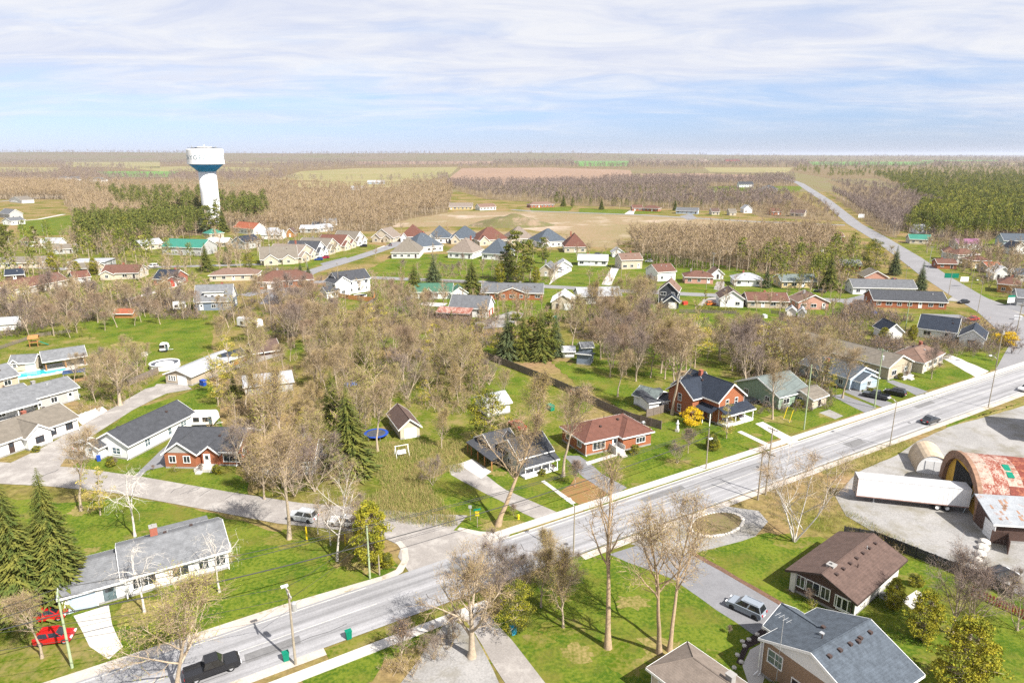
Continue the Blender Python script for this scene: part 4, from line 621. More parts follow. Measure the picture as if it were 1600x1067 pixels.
# --- dark verandah house in the middle
A_ = at(818, 752); vh = house_rect('verandah_house', A_ + Vector((-ux_.y, ux_.x, 0)) * 1.6, ux_, 8.0, 8.5, h=3.9, kind='gx', rise=2.4, wall='grey', roofc='dark', label='weathered charcoal roofed house with white verandah and open carport behind the leaning maple', group=GT, ov=.5,
  extra=[(-1.5, 4.6, 8.4, 16, 3.0, 'gx', 2.0), (.2, 5.0, 6.0, 10, 3.5, 'gy', 1.8)], win=[(2.0, 'f', .8, 1.4, 1.5), (6.2, 'f', .8, 1.4, 1.5), (4, 'l', 1.0, 1.2, 1.2), (4, 'r', 1.0, 1.2, 1.2)], doors=[(4.1, 1.0, 2.1, TRIM)])
vh.scale = (.84, .84, .86)
porch(vh, -4.0, 4.2, -6.4, -4.25, 2.6, 'dark', .35, 5, .8)
m_ = MB(); m_.ext([(-8.2, 2.35), (-4.0, 3.2), (-4.0, 3.34), (-8.2, 2.49)], .2, 11.6, 'y'); link('carport_roof', m_.mesh('carport_roof', T['dark']), vh)
m_ = MB(); m_.box(-.1, .1, -.1, .1, 0, 2.4); pm_ = m_.mesh('carport_post', W['wood'])
for q in (.6, 3.6, 6.6, 9.6, 11.3): link('carport_post', pm_, vh, (-7.9, q, 0))
house('barn_shed', (626, 687), (656, 682), 9, 2.4, 'gy', 1.6, 'cream', 'brown', 'small cream shed with brown roof and double doors beside the blue trampoline', 'shed', doors=[(2.0, 2.2, 2.0, TRIM)], win=None)
house('hidden_bungalow', (405, 745), (490, 742), 9, 2.8, 'gx', 1.9, 'white', 'redbrown', 'white bungalow with red brown roof hidden behind yellowish trees near the side street', group=GT)
house('metal_shed', (384, 619), (458, 610), 5, 2.3, 'shed', .9, 'grey', 'metal', 'long shed with pale metal roof in the thicket', 'shed', win=None)
house('brown_roof_shed', (397, 560), (437, 554), 7, 1.6, 'gx', 1.6, 'brown', 'brown', 'low dark brown shed by the thicket right of the long garage', 'shed', win=None)
house('white_garage', (762, 652), (797, 645), 6, 2.6, 'gx', 1.4, 'white', 'metal', 'white garage behind the dark leafy tree', 'garage', win=None)
house('small_shed', (879, 559), (897, 559), 3, 2.0, 'gx', .8, 'white', 'metal', 'small white shed right of the spruce group', 'shed', win=None)
house('blue_shed', (901, 569), (922, 571), 4, 2.2, 'shedb', .7, 'bluegrey', 'slate', 'blue grey shed right of the small white shed', 'shed', win=None)
house('grey_shed', (909, 554), (926, 553), 3, 2.2, 'gx', .9, 'bluegrey', 'mid', 'grey roofed shed behind the blue grey shed', 'shed', win=None)
house('outbuilding', (990, 632), (1022, 641), 6, 2.4, 'gx', 1.2, 'white', 'greygreen', 'whitish outbuilding with mossy grey roof behind the fence corner', 'outbuilding', side=False)
house('outbuilding', (1014, 645), (1048, 640), 5, 2.3, 'shed', .8, 'white', 'dark', 'low outbuilding with dark roof beside the brick house', 'outbuilding', side=False)
house('shed', (0, 517), (27, 515), 5, 2.3, 'gx', 1.0, 'white', 'lightgrey', 'white shed at the left edge beside the lawn', 'shed', win=None)
house('playhouse', (180, 497), (208, 497), 3, 1.8, 'gx', .8, 'wood', 'orange', 'small orange timber shed by the lawn at the left', 'shed', win=None)
for a, b, lb_ in (((1229, 494), (1243, 495), 'small white shed at the meadow edge, left of the pair'), ((1246, 496), (1257, 497), 'small white shed at the meadow edge, right of the pair')): house('small_shed', a, b, 3, 2.1, 'gy', .9, 'white', 'lightgrey', lb_, 'shed', win=None)
# right of the highway
far = [((1421, 381), (1455, 382), 9, 3, 'gx', 1.8, 'cream', 'teal', 'house with teal metal roof right of the highway'), ((1497, 390), (1532, 390), 9, 3.2, 'gx', 1.8, 'white', 'purple', 'white house with purple roof right of the highway'), ((1473, 407), (1491, 408), 9, 4.5, 'hip', 1.8, 'whitebrick', 'redbrown', 'white house with red brown roof, left of the brown roofed pair'), ((1495, 412), (1527, 411), 9, 4.5, 'hip', 1.8, 'whitebrick', 'redbrown', 'white house with red brown roof, right of the brown roofed pair'), ((1518, 420), (1545, 420), 8, 4.0, 'hip', 1.6, 'yellow', 'redbrown', 'yellow brick house with red brown roof below the pair'), ((1464, 420), (1494, 421), 8, 2.7, 'gx', 1.2, 'brick', 'redbrown', 'low house with dark red roof behind bare bushes'), ((1567, 386), (1640, 388), 12, 4.0, 'gx', 2.6, 'blue', 'slate', 'large pale blue building with blue grey roof at the right edge'), ((1581, 398), (1605, 398), 9, 3.4, 'gy', 2.4, 'white', 'navy', 'white gabled house with black roof at the right edge'), ((1558, 457), (1592, 460), 10, 3.6, 'hip', 1.8, 'cedar', 'redbrown', 'cedar clad house with red brown roof right of the highway'), ((1552, 437), (1580, 438), 8, 3.0, 'gy', 2.0, 'white', 'white', 'white roofed garage behind the cedar clad house'), ((1543, 427), (1565, 427), 8, 2.8, 'gx', 1.3, 'tan', 'orange', 'low house with orange tan roof right of the highway'), ((1586, 440), (1625, 442), 9, 3.0, 'gx', 1.6, 'grey', 'slate', 'grey house at the right edge behind the cedar clad one'), ((1432, 365), (1453, 365), 9, 3.4, 'gx', 1.8, 'white', 'lightgrey', 'white house in front of the pines right of the highway'), ((1588, 478), (1640, 482), 10, 3.4, 'gx', 1.6, 'grey', 'mid', 'grey shop building at the right edge by the highway'),
 ((702, 328), (738, 328), 12, 3.2, 'gx', 2.4, 'yellow', 'tan', 'yellow house beyond the bare construction ground'), ((750, 329), (775, 328), 12, 3.0, 'gx', 2.2, 'white', 'pink', 'white house with pale red roof beside the yellow house'), ((829, 325), (866, 324), 11, 3.0, 'hip', 2.0, 'brick', 'pink', 'brick bungalow on the distant street, leftmost with green lawn'), ((988, 330), (1004, 330), 10, 2.8, 'gx', 2.0, 'brick', 'redbrown', 'small brick bungalow on the distant street'), ((1003, 330), (1028, 331), 10, 2.8, 'hip', 2.0, 'brick', 'redbrown', 'brick bungalow with red brown roof in the middle of the distant street'), ((1056, 334), (1090, 335), 10, 2.8, 'gx', 2.0, 'blue', 'mid', 'pale bungalow with grey roof on the distant street'), ((1112, 336), (1124, 336), 9, 3.0, 'gx', 2.0, 'cream', 'brown', 'small cream house on the distant street'), ((1140, 337), (1150, 337), 9, 3.0, 'gx', 2.0, 'cream', 'taupe', 'small taupe roofed house on the distant street, next to the white one'), ((1162, 333), (1175, 333), 10, 4.0, 'gy', 2.4, 'white', 'lightgrey', 'white gabled house at the right end of the distant street'), ((1155, 293), (1177, 293), 12, 5.0, 'gx', 3.0, 'white', 'dark', 'large white house with dark roof on a green rise'), ((1184, 300), (1209, 301), 12, 5.0, 'gy', 3.4, 'white', 'slate', 'large white gabled house beside the highway top'), ((1234, 338), (1256, 339), 10, 3.0, 'gx', 2.0, 'cream', 'brown', 'cream house left of the highway junction'), ((1205, 336), (1220, 336), 10, 3.0, 'gx', 2.0, 'brick', 'redbrown', 'low brick house among trees left of the highway junction'), ((574, 288), (600, 288), 12, 3.5, 'gx', 2.4, 'blue', 'metal', 'pale farm building with metal roof beyond the bare wood'), ((548, 297), (568, 297), 12, 3.0, 'gx', 2.0, 'grey', 'lightgrey', 'low grey farm shed beyond the bare wood'),
 ((64, 290), (84, 290), 12, 3.0, 'hip', 2.6, 'white', 'dark', 'far house with dark hip roof at the left'), ((91, 282), (108, 282), 12, 4.0, 'hip', 3.0, 'white', 'mid', 'far white house, left of the upper pair'), ((112, 283), (128, 282), 12, 4.0, 'gx', 3.0, 'white', 'mid', 'far white house, right of the upper pair'), ((140, 284), (163, 284), 13, 4.0, 'hip', 3.2, 'white', 'mid', 'far white house with grey hip roof standing apart'), ((15, 316), (35, 318), 12, 3.4, 'gy', 2.6, 'white', 'taupe', 'far white gabled house at the left behind yellowish trees'), ((18, 352), (40, 350), 10, 3.2, 'gx', 1.6, 'white', 'mid', 'white clubhouse at the edge of the green park'), ((0, 340), (16, 342), 10, 4.0, 'gx', 2.6, 'grey', 'mid', 'grey house at the left edge above the park'), ((33, 384), (50, 386), 8, 3.0, 'gx', 1.6, 'white', 'pink', 'small white house with pale red roof left of the big pines'), ((68, 388), (92, 388), 8, 3.2, 'gx', 1.8, 'white', 'lightgrey', 'white house among bare trees below the park'), ((75, 398), (118, 396), 9, 2.8, 'gx', 1.6, 'grey', 'taupe', 'low grey house behind bare bushes at the left'), ((222, 392), (256, 388), 9, 3.2, 'gx', 1.8, 'cream', 'lightgrey', 'pale house left of the teal roofed barn'), ((170, 251), (188, 251), 16, 6, 'gx', 4, 'white', 'lightgrey', 'very far white farmhouse at the left skyline'), ((1134, 252), (1156, 252), 22, 8, 'gx', 6, 'red', 'red', 'very far red barn near the skyline'), ((1092, 251), (1104, 251), 20, 7, 'gx', 4, 'cream', 'pink', 'very far pale house near the skyline'), ((968, 247), (980, 247), 20, 7, 'gx', 4, 'white', 'white', 'very far white house on the skyline'), ((360, 246), (384, 246), 20, 6, 'gx', 4, 'white', 'mid', 'very far white farm on the skyline right of the tower'), ((1224, 246), (1240, 246), 24, 8, 'gx', 5, 'blue', 'slate', 'very far farm buildings at the skyline above the highway')]
for a, b, dd, hh, kk, rr_, wc, rc, lb_ in far: house('house', a, b, dd, hh, kk, rr_, wc, rc, lb_, 'house', 'houses in the distance' if a[1] < 345 else GT, win='auto' if a[1] > 280 else None, side=a[1] > 320)

# ------------------------------------------------------------------ vehicles
def car_meshes(kind, pm):
    k = ('car', kind, pm.name)
    if k in WCACHE: return WCACHE[k]
    # profile points: length, belt height, roof height, bonnet height, cabin (x of windscreen base, roof front, roof rear, rear base), width
    Lc, wd, belt, roof, hood, c0, c1, c2, c3 = {'suv': (4.6, 1.85, 1.02, 1.68, 1.0, 1.15, .45, -1.85, -2.2), 'hatch': (4.0, 1.75, .95, 1.5, .92, 1.1, .4, -1.35, -1.85), 'sedan': (4.7, 1.82, .92, 1.44, .88, .95, .2, -1.1, -1.75), 'pickup': (5.6, 1.95, 1.1, 1.85, 1.1, 1.25, .6, -.7, -.95), 'van': (5.0, 1.95, 1.05, 1.85, 1.0, 1.6, .85, -2.2, -2.4)}[kind]
    b = MB(); hl = Lc / 2
    prof = [(-hl, .45), (-hl + .1, .28), (hl - .15, .28), (hl, .5), (hl - .05, .72), (hl - .35, hood - .08), (c0, hood), (c0 - .1, belt), (c3, belt), (-hl + .12, belt - .05), (-hl, belt - .25)]
    if kind == 'pickup': prof = [(-hl, .5), (-hl + .1, .38), (hl - .15, .38), (hl, .55), (hl - .03, .85), (hl - .3, hood - .04), (c0, hood), (c0 - .1, belt), (c3, belt), (c3 - .02, .8), (-hl + .1, .8), (-hl + .1, belt), (-hl, belt)]
    n = len(prof)
    def ring(y, ins): return [(x * (1 - ins * .02), y, z + (ins * -.02 if z > .6 else 0)) for x, z in prof]
    rings = [ring(-wd/2, 1), ring(-wd/2 + .12, 0), ring(wd/2 - .12, 0), ring(wd/2, 1)]
    vs = [p for r in rings for p in r]; fs = [tuple(range(n)), tuple(3*n + i for i in range(n - 1, -1, -1))]
    for j in range(3): fs += [(j*n + (i+1) % n, j*n + i, (j+1)*n + i, (j+1)*n + (i+1) % n) for i in range(n)]
    b.add(vs, fs)
    if kind == 'pickup':
        for e in (-1, 1): b.box(-hl + .1, c3, e * (wd/2 - .06) - .05, e * (wd/2 - .06) + .05, .78, belt)
    wi = wd/2 - .08; wt = wd/2 - .26
    g = [(c0, -wi, belt), (c0, wi, belt), (c1, wt, roof), (c1, -wt, roof), (c3, -wi, belt), (c3, wi, belt), (c2, wt, roof), (c2, -wt, roof)]
    b.add(g, [(0, 1, 2, 3), (5, 4, 7, 6), (4, 0, 3, 7), (1, 5, 6, 2)])
    b.box(c2 - .02, c1 + .02, -wt - .02, wt + .02, roof - .02, roof + .05)
    if kind in ('suv', 'van'):
        for e in (-1, 1): b.tube([(c2 + .2, e * (wt - .1), roof + .1), (c1 - .3, e * (wt - .1), roof + .1)], [.03, .03], 4)
    def quad(a0, a1, a2, a3, mg=.1):
        q = [Vector(x) for x in (a0, a1, a2, a3)]; c = sum(q, Vector()) / 4; nn = (q[1] - q[0]).cross(q[3] - q[0]).normalized()
        m = MB(); m.add([c + (x - c) * (1 - mg) + nn * .012 for x in q], [(0, 1, 2, 3)]); return m
    wins = [('windscreen', quad(g[0], g[1], g[2], g[3])), ('rear_window', quad(g[5], g[4], g[7], g[6]))]
    xm, xr = (c0 + c3) / 2 + .1, (c1 + c2) / 2
    for e in (-1, 1):
        a0, a1 = (c0, e*wi, belt), (c3, e*wi, belt); t0, t1 = (c1, e*wt, roof), (c2, e*wt, roof); m0, m1 = (xm, e*wi, belt), (xr, e*wt, roof)
        q1 = (m0, a0, t0, m1); q2 = (a1, m0, m1, t1)
        if e > 0: q1 = (a0, m0, m1, t0); q2 = (m0, a1, t1, m1)
        wins += [('side_window', quad(*q1, mg=.13)), ('side_window', quad(*q2, mg=.13))]
    wr = .34 if kind not in ('pickup', 'suv') else .37
    w = MB(); w.lathe([(wr * .55, -.11), (wr * .97, -.11), (wr, -.07), (wr, .07), (wr * .97, .11), (wr * .55, .11)], 16)
    r = MB(); r.lathe([(.001, -.06), (wr * .54, -.09), (wr * .6, -.105), (wr * .6, .105), (wr * .54, .09), (.001, .06)], 12)
    for mm in (w, r): mm.v = [(x, z, y) for x, y, z in mm.v]; mm.f = [q[::-1] for q in mm.f]
    hm = MB(); hm.box(-.12, .06, -.22, .22, -.07, .08); tm = MB(); tm.box(-.05, .06, -.12, .12, -.13, .13); pl = MB(); pl.box(-.02, .02, -.28, .28, -.07, .07)
    res = (b.mesh('car_body', pm), [(nme, q.mesh(nme, CGLASS)) for nme, q in wins], w.mesh('tyre', RUBBER, True), r.mesh('rim', RIM), hm.mesh('headlight', LAMPW), tm.mesh('tail_light', LAMPR), pl.mesh('number_plate', LAMPW), Lc, wd, wr, belt)
    WCACHE[k] = res; return res
def car(p, ang, kind, c, label, cat='car', group='vehicles of the town'):
    pm = paint('car paint %s' % (c,), c); body, wins, ty, ri, hm, tm, pl, Lc, wd, wr, belt = car_meshes(kind, pm)
    root = thing({'suv': 'parked_car', 'hatch': 'parked_car', 'sedan': 'car', 'pickup': 'pickup_truck', 'van': 'van'}[kind], (p[0], p[1], .06), R(ang), label, cat, group); keep(p, 3)
    link('car_body', body, root)
    for nm, q in wins: link(nm, q, root)
    for x in (-Lc * .31, Lc * .31):
        for y in (-wd/2 + .1, wd/2 - .1): o = link('wheel', ty, root, (x, y, wr)); link('rim', ri, o)
    for y in (-wd/2 + .3, wd/2 - .3): link('headlight', hm, root, (Lc/2 - .02, y, .68)); link('tail_light', tm, root, (-Lc/2 + .0, y, .78))
    link('number_plate', pl, root, (-Lc/2 - .01, 0, .5))
    return root
RED = (.42, .012, .012); BLK = (.012, .012, .014); SIL = (.40, .42, .44); WHI = (.72, .72, .72); BLU = (.02, .06, .22); DGR = (.03, .033, .04)
cars = [((87, 1001), 12, 'hatch', RED, 'bright red hatchback on the grass beside the concrete driveway'), ((78, 966), 14, 'hatch', RED, 'second red car, nearer the garage, half hidden by the spruce'), ((333, 1050), 31, 'pickup', BLK, 'black pickup on the main road behind bare branches'), ((474, 812), 164, 'suv', SIL, 'silver car on the side street'), ((538, 820), 168, 'sedan', WHI, 'white car on the side street behind the white birch'), ((1165, 955), 137, 'suv', (.22, .25, .29), 'silver crossover parked on the asphalt driveway beside the lawn'), ((1453, 660), 31, 'sedan', DGR, 'dark car driving on the main road past the trailer'), ((1603, 610), 211, 'sedan', WHI, 'white car on the main road at the right edge'), ((1368, 622), 140, 'pickup', DGR, 'dark blue pickup parked before the pale blue house'), ((1398, 617), 135, 'suv', BLK, 'black car parked right of the dark blue pickup'), ((138, 700), 70, 'van', WHI, 'white minivan beside the narrow white bungalow'), ((1505, 474), 200, 'sedan', BLK, 'dark car turning onto the highway'), ((1519, 501), 200, 'sedan', RED, 'red car parked beside the black roofed house'), ((1140, 474), 10, 'pickup', WHI, 'white pickup beside the clipped hedge'), ((1110, 477), 20, 'hatch', (.5, .14, .02), 'orange car left of the columnar cedar'), ((1161, 474), 100, 'suv', BLU, 'blue car behind the clipped hedge'), ((879, 425), 60, 'sedan', WHI, 'pale car in front of the white gabled garage'), ((568, 386), 190, 'suv', BLK, 'black car in front of the red roofed new bungalow'), ((498, 407), 190, 'suv', BLU, 'blue car in the driveway of the new row'), ((508, 404), 190, 'suv', (.3, .02, .05), 'dark red car behind the blue one'), ((239, 418), 180, 'van', WHI, 'white van above the red brick house'), ((610, 384), 100, 'sedan', DGR, 'dark car at the end of the new street'), ((1398, 440), 0, 'sedan', BLU, 'dark blue car beside two spruces near the highway'), ((1281, 457), 150, 'sedan', DGR, 'dark car beside the yellow brick bungalow'), ((935, 400), 10, 'suv', DGR, 'dark vehicle behind the white bungalow with pale roof'), ((1014, 410), 160, 'hatch', WHI, 'white car behind the split level house with pale brown roof'), ((1114, 300), 10, 'suv', WHI, 'white vehicle on the distant green rise'), ((1173, 631), 30, 'hatch', BLK, 'dark car beside the brick house verandah'), ((1562, 905), 20, 'suv', BLK, 'black vehicle by the dark fence at the right edge'), ((905, 615), 30, 'hatch', BLK, 'dark covered car behind the long fence'), ((50, 634), 60, 'sedan', WHI, 'white car between the pool and the pale grey bungalow'), ((808, 668), 120, 'sedan', RED, 'red car behind the verandah house')]
for p, a, k, c, lb_ in cars: car(at(*p), a, k, c, lb_, {'pickup': 'pickup', 'van': 'van'}.get(k, 'car'))
# caravans
def caravan(a, b, d, h, label):
    A, B = at(*a), at(*b); dx = B - A; rz = math.atan2(dx.y, dx.x); uy = Vector((-dx.y, dx.x, 0)).normalized(); c = (A + B) / 2 + uy * d / 2
    r = thing('caravan', c, rz, label, 'caravan', 'caravans'); w = dx.length; keep(c, w/2)
    m = MB(); m.ext([(-w/2, .6), (w/2 - .5, .6), (w/2, 1.2), (w/2 - .2, h - .3), (w/2 - .6, h), (-w/2 + .2, h), (-w/2, h - .4)], -d/2, d/2, 'y'); m.f = [q[::-1] for q in m.f]; link('caravan_body', m.mesh('caravan_body', PLAST), r)
    for x in (-w * .25, w * .12): add_window(r, x, -d/2, 1.4, 0, 1.0, .7, 'd')
    add_door(r, w * .3, -d/2, .65, 0, .7, 1.7, GLASSB)
    wm_ = MB(); wm_.lathe([(.001, -.1), (.33, -.1), (.33, .1), (.001, .1)], 12); wm_.v = [(x, z, y) for x, y, z in wm_.v]; me = wm_.mesh('wheel', RUBBER)
    for x in (-.5, .3):
        for y in (-d/2 + .12, d/2 - .12): link('wheel', me, r, (x, y, .33))
    m = MB(); m.box(-.35, .35, -.3, .3, h, h + .25); link('roof_unit', m.mesh('roof_unit', PLAST), r, (-w * .1, 0, 0))
    m = MB(); m.tube([(w/2 - .1, -.5, .6), (w/2 + 1.0, 0, .5), (w/2 - .1, .5, .6)], [.05] * 3, 4); link('tow_bar', m.mesh('tow_bar', STEEL), r)
caravan((298, 668), (338, 667), 2.4, 2.9, 'white caravan behind the orange brick bungalow'); caravan((371, 511), (402, 517), 2.5, 3.2, 'long white caravan by the bare trees above the long garage'); caravan((271, 486), (292, 484), 2.4, 2.9, 'white caravan left of the blue grey dormer house'); caravan((250, 551), (264, 550), 2.0, 2.4, 'small white caravan on the lawn near the round pool')
# semi-trailer
A, B = at(1336, 784), at(1512, 803); dx = (B - A).normalized(); rz = math.atan2(dx.y, dx.x); Lt = (B - A).length; uy = Vector((-dx.y, dx.x, 0)); c = (A + B) / 2 + uy * 1.3
tr = thing('semi_trailer', (c.x, c.y, .05), rz, 'long white semi trailer parked on gravel with its rear at the rusty arched shed', 'trailer'); keep(c, 8)
m = MB(); m.box(-Lt/2, Lt/2, -1.3, 1.3, 1.15, 4.05); link('trailer_box', m.mesh('trailer_box', mat('white trailer side', (.78, .78, .78), .45, .03)), tr)
m = MB(); m.box(-Lt/2 - .01, Lt/2 + .01, -1.32, 1.32, 4.05, 4.1); 
for i in range(1, 20): m.box(-Lt/2 + Lt*i/20 - .02, -Lt/2 + Lt*i/20 + .02, -1.3, 1.3, 4.1, 4.115)
link('trailer_roof', m.mesh('trailer_roof', mat('grey trailer roof', (.42, .42, .43), .5, .08, .5)), tr)
m = MB(); m.box(-Lt/2, Lt/2, -1.325, 1.325, 1.0, 1.16); m.box(-Lt/2, -Lt/2 + .06, -1.33, 1.33, 1.0, 4.1); link('trailer_rail', m.mesh('trailer_rail', mat('rusty pink rail', (.34, .22, .19), .7, .15)), tr)
m = MB()
for i in range(1, 26): m.box(-Lt/2 + Lt*i/26 - .015, -Lt/2 + Lt*i/26 + .015, -1.312, -1.298, 1.2, 4.0)
link('panel_seams', m.mesh('panel_seams', mat('seam grey', (.6, .6, .6), .5, .03)), tr)
wm_ = MB(); wm_.lathe([(.3, -.28), (.5, -.28), (.52, -.2), (.52, .2), (.5, .28), (.3, .28)], 16); wr_ = MB(); wr_.lathe([(.001, -.2), (.31, -.26), (.31, .26), (.001, .2)], 12)
for q in (wm_, wr_): q.v = [(x, z, y) for x, y, z in q.v]; q.f = [f_[::-1] for f_ in q.f]
wme, wre = wm_.mesh('wheel', RUBBER, True), wr_.mesh('rim', TRIM)
for x in (Lt/2 - 4.3, Lt/2 - 2.9):
    for y in (-1.0, 1.0): o = link('wheel', wme, tr, (x, y, .52)); link('rim', wre, o)
m = MB(); m.box(-.06, .06, -.06, .06, 0, 1.1); m.box(-.2, .2, -.2, .2, 0, .06); lg = m.mesh('landing_leg', STEEL)
for y in (-.8, .8): link('landing_leg', lg, tr, (-Lt/2 + 2.8, y, 0))
m = MB(); m.box(Lt/2 - 5.2, Lt/2 - 2.0, -.6, .6, .5, 1.0); link('axle_frame', m.mesh('axle_frame', RUBBER), tr)
# rusty arched shed
R0, R1 = at(1496, 704, 6.6), at(1600, 713, 6.6); ax = (R1 - R0); ax.z = 0; ax.normalize(); ax = Vector((math.cos(R(-13.9)), math.sin(R(-13.9)), 0)); pr = Vector((-ax.y, ax.x, 0)); nb = at(1530, 818); nb2 = nb.copy()
half = abs((Vector((R0.x, R0.y, 0)) - nb).dot(pr)); half = 8.0; Lq = 26
c = nb + pr * half; rz = math.atan2(ax.y, ax.x)
q = thing('arched_shed', (c.x, c.y, .04), rz, 'big arched metal shed with patchy rusted roof and yellow end wall at the right edge', 'shed'); keep(c + ax * 6, 10); keep(c + ax * 16, 10)
def arch(hw, h, n=16): return [(hw * math.cos(math.pi * i / n), h * (math.sin(math.pi * i / n) ** .8)) for i in range(n + 1)]
av = arch(half, 7.3)
NP = 13; CREAM = mat('pale weathered sheet', (.33, .26, .215), .7, .25, 1.5, 6, c3=(.24, .09, .055), s3=1.1, t3=(.52, .62)); MAROON = mat('rust red sheet', (.16, .038, .026), .8, .3, 1.5, 8, c3=(.34, .13, .07), s3=1.3, t3=(.5, .62)); rnd = random.Random(12)
for i in range(NP):                       # weathered roof sheets, each a part
    x0, x1 = Lq * i / NP, Lq * (i + 1) / NP
    for g in range(5):
        m = MB(); lo = rnd.uniform(.0, .05)
        for j in range(g * 16 // 5, (g + 1) * 16 // 5):
            (p0, z0), (p1, z1) = av[j], av[j + 1]; nn = Vector((0, (p0 + p1) / 2 / half, (z0 + z1) / 2 / 8.0)).normalized() * lo
            m.add([(x0 - .04, p0 + nn.y, z0 + nn.z), (x1 + .04, p0 + nn.y, z0 + nn.z), (x1 + .04, p1 + nn.y, z1 + nn.z), (x0 - .04, p1 + nn.y, z1 + nn.z)], [(0, 1, 2, 3)])
        link('roof_sheet', m.mesh('roof_sheet', rnd.choice((MAROON, T['rust'], T['rust'], CREAM))), q)
m = MB(); out_ = [(p * 1.03, z * 1.03) for p, z in av]; inn = [(p * .86, z * .86) for p, z in av]
for j in range(len(av) - 1):
    for x, fl in ((-.5, 0),): m.add([(x, *out_[j]), (x, *out_[j+1]), (x, *inn[j+1]), (x, *inn[j])], [(0, 1, 2, 3)])
    m.add([(-.5, *out_[j]), (.15, *out_[j]), (.15, *out_[j+1]), (-.5, *out_[j+1])], [(0, 1, 2, 3)]); m.add([(-.5, *inn[j]), (.15, *inn[j]), (.15, *inn[j+1]), (-.5, *inn[j+1])], [(3, 2, 1, 0)])
link('arch_rim', m.mesh('arch_rim', RUSTO), q)
m = MB(); n_ = len(inn); m.add([(.1, p, z) for p, z in inn] , [tuple(range(n_))[::-1]]); link('end_wall', m.mesh('end_wall', YELC), q)
m = MB(); m.box(-.05, .09, -half * .42, half * .45, 0, 5.2); link('doorway', m.mesh('doorway', mat('dark doorway', (.02, .02, .02), .9, .1)), q)
m = MB(); m.box(-.02, .09, -half * .78, -half * .68, 1.5, 2.2); link('end_window', m.mesh('end_window', GLASS), q)
for x, j in ((4.2, 5), (8.6, 5), (13, 6)):
    m = MB(); (p0, z0), (p1, z1) = av[16 - j - 2], av[16 - j]; d_ = Vector((0, z0 - z1, -(p0 - p1))).normalized() * .1
    if d_.z < 0: d_ = -d_
    m.add([(x, p0, z0 + .12), (x + .9, p0, z0 + .12), (x + .9, p1, z1 + .12), (x, p1, z1 + .12)], [(0, 1, 2, 3)]); link('skylight', m.mesh('skylight', GREENP), q)
m = MB(); m.box(-.04, .04, -.6, .6, 0, 3.6); o = link('leaning_door', m.mesh('leaning_door', mat('pale blue sheet', (.38, .44, .47), .6, .1)), q, (-.9, -half * .55, 0)); o.rotation_euler = (0, R(14), R(-25))
# brown shed with patchy metal roof
bs = house('metal_roof_shed', (1549, 846), (1640, 852), 5.0, 3.0, 'shed', 1.5, 'brown', 'weathered', 'brown shed with pale patchy metal roof in front of the rusty arched shed', 'shed', win=None, doors=[(6.5, 3.2, 2.4, W['brown'])])
add_door(bs, -bs['w']/2, -1.5, .05, -math.pi/2, 2.6, 2.5, PLAST, 'garage_door')
pt = MB(); rnd = random.Random(4)
for i in range(14): x, y = rnd.uniform(-bs['w']/2, bs['w']/2), rnd.uniform(-2.3, 1.6); z = 3.0 + 1.5 * (y + 2.5) / 5.0 + .168; l_ = rnd.uniform(.3, 1.0); pt.add([(x, y, z), (x + rnd.uniform(.2, .5), y, z), (x + rnd.uniform(.2, .5), y + l_, z + l_ * .3), (x, y + l_, z + l_ * .3)], [(0, 1, 2, 3)])
link('rust_patches', pt.mesh('rust_patches', RUSTO), bs)
m = MB(); m.box(-1.2, 1.2, -.06, .06, 0, 2.0); wf = m.mesh('fence_panel', W['wood'])
# canvas shelter
c = at(1450, 728); c2 = at(1480, 726); d_ = Vector((.33, .944, 0)); rz = math.atan2(d_.y, d_.x)
q = thing('arched_shelter', (c.x, c.y, .04), rz, 'small arched shelter with tan cover and white front beside the rusty arched shed', 'shelter'); keep(c, 6)
av2 = arch(2.6, 3.4, 14); m = MB()
for j in range(len(av2) - 1): (p0, z0), (p1, z1) = av2[j], av2[j+1]; m.add([(-3.5, p0, z0), (3.5, p0, z0), (3.5, p1, z1), (-3.5, p1, z1)], [(0, 1, 2, 3)])
link('cover', m.mesh('cover', mat('tan cover', (.44, .35, .25), .8, .15, .6)), q)
for x in (-3.4, 3.4): m = MB(); m.add([(x, p * .97, z * .97) for p, z in av2], [tuple(range(len(av2)))]); link('end_wall', m.mesh('end_wall', PLAST if x < 0 else STEEL), q)  # grey of the far end puts the big shed's shadow into its colour
m = MB(); m.box(-3.48, -3.42, -1.3, -.05, 0, 2.4); m.box(-3.48, -3.42, .05, 1.3, 0, 2.4); link('shelter_door', m.mesh('shelter_door', mat('white door', (.7, .7, .7), .6, .04)), q)
# boulders
rnd = random.Random(9)
for i, (x, y) in enumerate([(1537, 850), (1535, 858), (1532, 868), (1525, 879), (1516, 891), (1512, 900)]):
    bm = bmesh.new(); bmesh.ops.create_icosphere(bm, subdivisions=2, radius=.75)
    for v in bm.verts: v.co = Vector((v.co.x * 1.1, v.co.y * .9, max(-.35, v.co.z * .75))) * rnd.uniform(.85, 1.1)
    me = bpy.data.meshes.new('boulder'); bm.to_mesh(me); bm.free(); me.materials.append(ROCK)
    p = at(x, y); o = link('boulder', me, None, (p.x, p.y, .35), rnd.uniform(0, 6), label='pale boulder in the row along the gravel yard, ' + ['nearest the brown shed', 'second from the brown shed', 'third from the brown shed', 'third from the dark fence', 'second from the dark fence', 'nearest the dark fence'][i], category='boulder', group='row of boulders')

